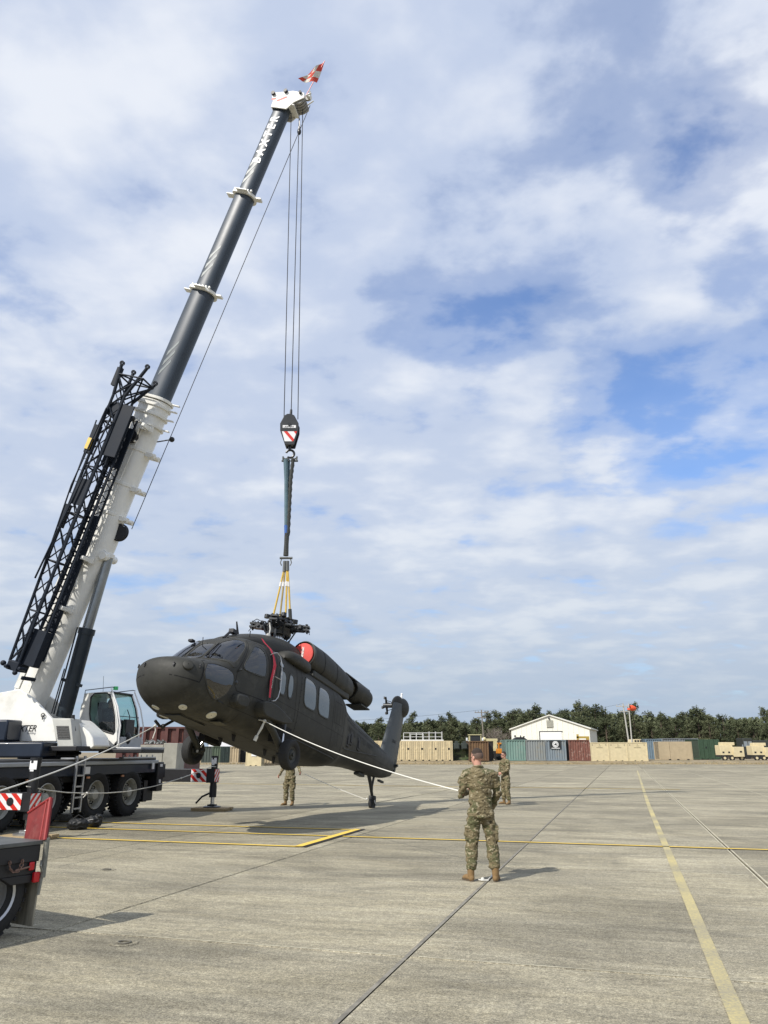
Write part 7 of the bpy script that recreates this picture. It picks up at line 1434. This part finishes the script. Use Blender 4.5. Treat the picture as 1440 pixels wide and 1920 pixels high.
M_leaf = leafmat('pine_needles', (.055, .068, .036), (.105, .115, .062)); M_bark = mat('pine_bark', (.10, .075, .055), .9, var=.3)
def pine(seed):
    rnd = random.Random(seed); cr, tr_ = MB(), MB(); hgt = rnd.uniform(7.5, 9.5); lean = rnd.uniform(-.3, .3); tr_.tube([(0, 0, -.3), (lean*.3, 0, hgt*.5), (lean, 0, hgt*.93)], [.2, .13, .04], 7)
    br = []
    for k in range(26):
        z = hgt*(.26+.70*k/25); rr = (1.0-((z/hgt-.26)/.74)**1.4)*2.3*rnd.uniform(.6, 1.15)+.35; a = rnd.random()*6.283; e_ = Vector((math.cos(a)*rr, math.sin(a)*rr, z+rnd.uniform(.0, .6))); br.append((Vector((lean*z/hgt, 0, z-.1)), e_))
        tr_.cyl(br[-1][0], e_, .05, .015, 4)
    for s_, e_ in br:
        for t in (.45, .75, 1.0):
            c0 = s_.lerp(e_, t)+Vector((rnd.gauss(0, .15), rnd.gauss(0, .15), rnd.gauss(.1, .12))); R0 = rnd.uniform(.38, .72)
            for j in range(34):
                d = Vector((rnd.gauss(0, 1), rnd.gauss(0, 1), rnd.gauss(0, .55))).normalized()*R0*rnd.random()**.4; p = c0+d; u = Vector((rnd.gauss(0, 1), rnd.gauss(0, 1), rnd.gauss(.5, .8))).normalized(); v = u.orthogonal().normalized(); a = rnd.uniform(.07, .15); v = Matrix.Rotation(rnd.random()*6, 3, u) @ v
                cr.add([p-v*a, p+v*a*.8+u*a*.3, p+u*a*1.9], [(0, 1, 2)])
    return cr, tr_
fixn = fix_normals
def fix_normals(me): pass
vari = []
for sd in range(6):
    cr, tr_ = pine(100+sd); vari.append((cr.mesh('crown', M_leaf, smooth=False), tr_.mesh('trunk', M_bark)))
fix_normals = fixn
rnd = random.Random(5); tn = 0
def skyline(px):                                                     # where the tree tops stand in the photograph
    xs__ = [370, 400, 640, 700, 760, 820, 860, 880, 925, 950, 985, 1005, 1030, 1060, 1090, 1130, 1190, 1250, 1330, 1370, 1440, 1500]; ys__ = [1384, 1384, 1353, 1352, 1350, 1346, 1348, 1353, 1346, 1336, 1330, 1329, 1336, 1330, 1324, 1333, 1332, 1340, 1335, 1343, 1338, 1340]
    return float(np.interp(px, xs__, ys__))
for row, (Y, st, cnt) in enumerate(((168, 3.3, 44), (174, 3.1, 48), (181, 2.9, 56))):
    for k in range(cnt):
        x = -38+k*st*(1.0)+rnd.uniform(-1, 1)
        if row == 0 and 30 < x < 52 : pass
        px = 720+F*x/(Y*CT); yy = Y+rnd.uniform(-2.5, 2.5)
        if px > 1500: continue
        if px < 395: continue
        top = at(px, skyline(px)+rnd.choice((-4, 0, 3, 5, 8, 11))+rnd.uniform(-2, 3)+(row == 0)*4, yy).z; sc_ = (top-.3)/8.8; cm, tm = vari[rnd.randrange(6)]
        root = bpy.data.objects.new('pine_tree', None); C.objects.link(root); root.location = (x, yy, .3); root.rotation_euler = (0, 0, rnd.random()*6.28); ws_ = sc_*rnd.uniform(.95, 1.35); root.scale = (ws_, ws_, sc_); root.empty_display_size = .5
        tag(root, 'dark green pine tree in the belt of pines along the far side of the airfield', 'pine tree', 'pines along the far side of the airfield')
        for nm_, me in (('trunk', tm), ('crown', cm)):
            o = bpy.data.objects.new(nm_, me); C.objects.link(o); o.parent = root
        tn += 1
# dense undergrowth and the wood behind the front rows
fix_normals = lambda me: None
ug = MB(); rnd = random.Random(9)
for k in range(26000):
    x = rnd.uniform(-42, 112); Y = rnd.uniform(176, 196); px = 720+F*x/(Y*CT)
    if px < 392: continue
    zt = at(min(px, 1500), skyline(px)+9, Y).z; z = .2+(zt)*rnd.random()**.8; p = Vector((x, Y, z)); u = Vector((rnd.gauss(0, 1), rnd.gauss(0, 1), rnd.gauss(0, 1))).normalized(); v = u.orthogonal().normalized(); a = rnd.uniform(.35, .7); ug.add([p-v*a, p+v*a, p+u*a*1.3], [(0, 1, 2)])
tag(ug.build('distant_wood', M_leaf, smooth=False), 'dense dark wood filling in behind the front rows of pines', 'wood', kind='stuff')
br_ = MB()
for k in range(7000):
    x = rnd.uniform(-40, 100); Y = rnd.uniform(158, 165); px = 720+F*x/(Y*CT)
    if px < 400: continue
    p = Vector((x, Y, .3+rnd.random()**1.6*2.6*(.7+.5*noise.noise(Vector((x*.15, 3, 0)))))); u = Vector((rnd.gauss(0, .5), rnd.gauss(0, .5), 1)).normalized(); v = u.orthogonal(); a = rnd.uniform(.06, .14); br_.add([p-v*a, p+v*a, p+u*a*6], [(0, 1, 2)])
tag(br_.build('brushwood', mat('brown_brush', (.13, .095, .065), .9, var=.4, vs=.5), smooth=False), 'brown winter brush at the foot of the pines', 'brush', kind='stuff')
fix_normals = fixn
def bare(x, Y, h, lab, seed):
    rnd = random.Random(seed); tr_, cr = MB(), MB(); base = Vector((x, Y, .3)); tr_.cyl(base, base+Vector((0, 0, h*.3)), .14, .1, 6)
    def grow_(p, d, L, r, n):
        e_ = p+d*L; cr.cyl(p, e_, r, r*.6, 4)
        if n: 
            for _ in range(3): grow_(e_, (d+Vector((rnd.gauss(0, .5), rnd.gauss(0, .5), rnd.gauss(.1, .3)))).normalized(), L*.75, r*.6, n-1)
    for _ in range(6): grow_(base+Vector((0, 0, h*.2)), Vector((rnd.gauss(0, .6), rnd.gauss(0, .6), 1)).normalized(), h*.28, .07, 4)
    t = tr_.build('bare_tree', M_bk); cr.build('branches', M_bk, t, smooth=False); tag(t, lab, 'bare tree')
M_bk = mat('grey_branch', (.20, .17, .145), .9)
bare(at(925, 1400, 156).x, 156, 6.0, 'bare grey-branched tree in front of the pines, just left of the barn', 1)
bare(at(944, 1400, 157).x, 157, 6.5, 'bare grey-branched tree touching the left corner of the barn', 2)
print('trees', tn, 'objects', len(bpy.data.objects))
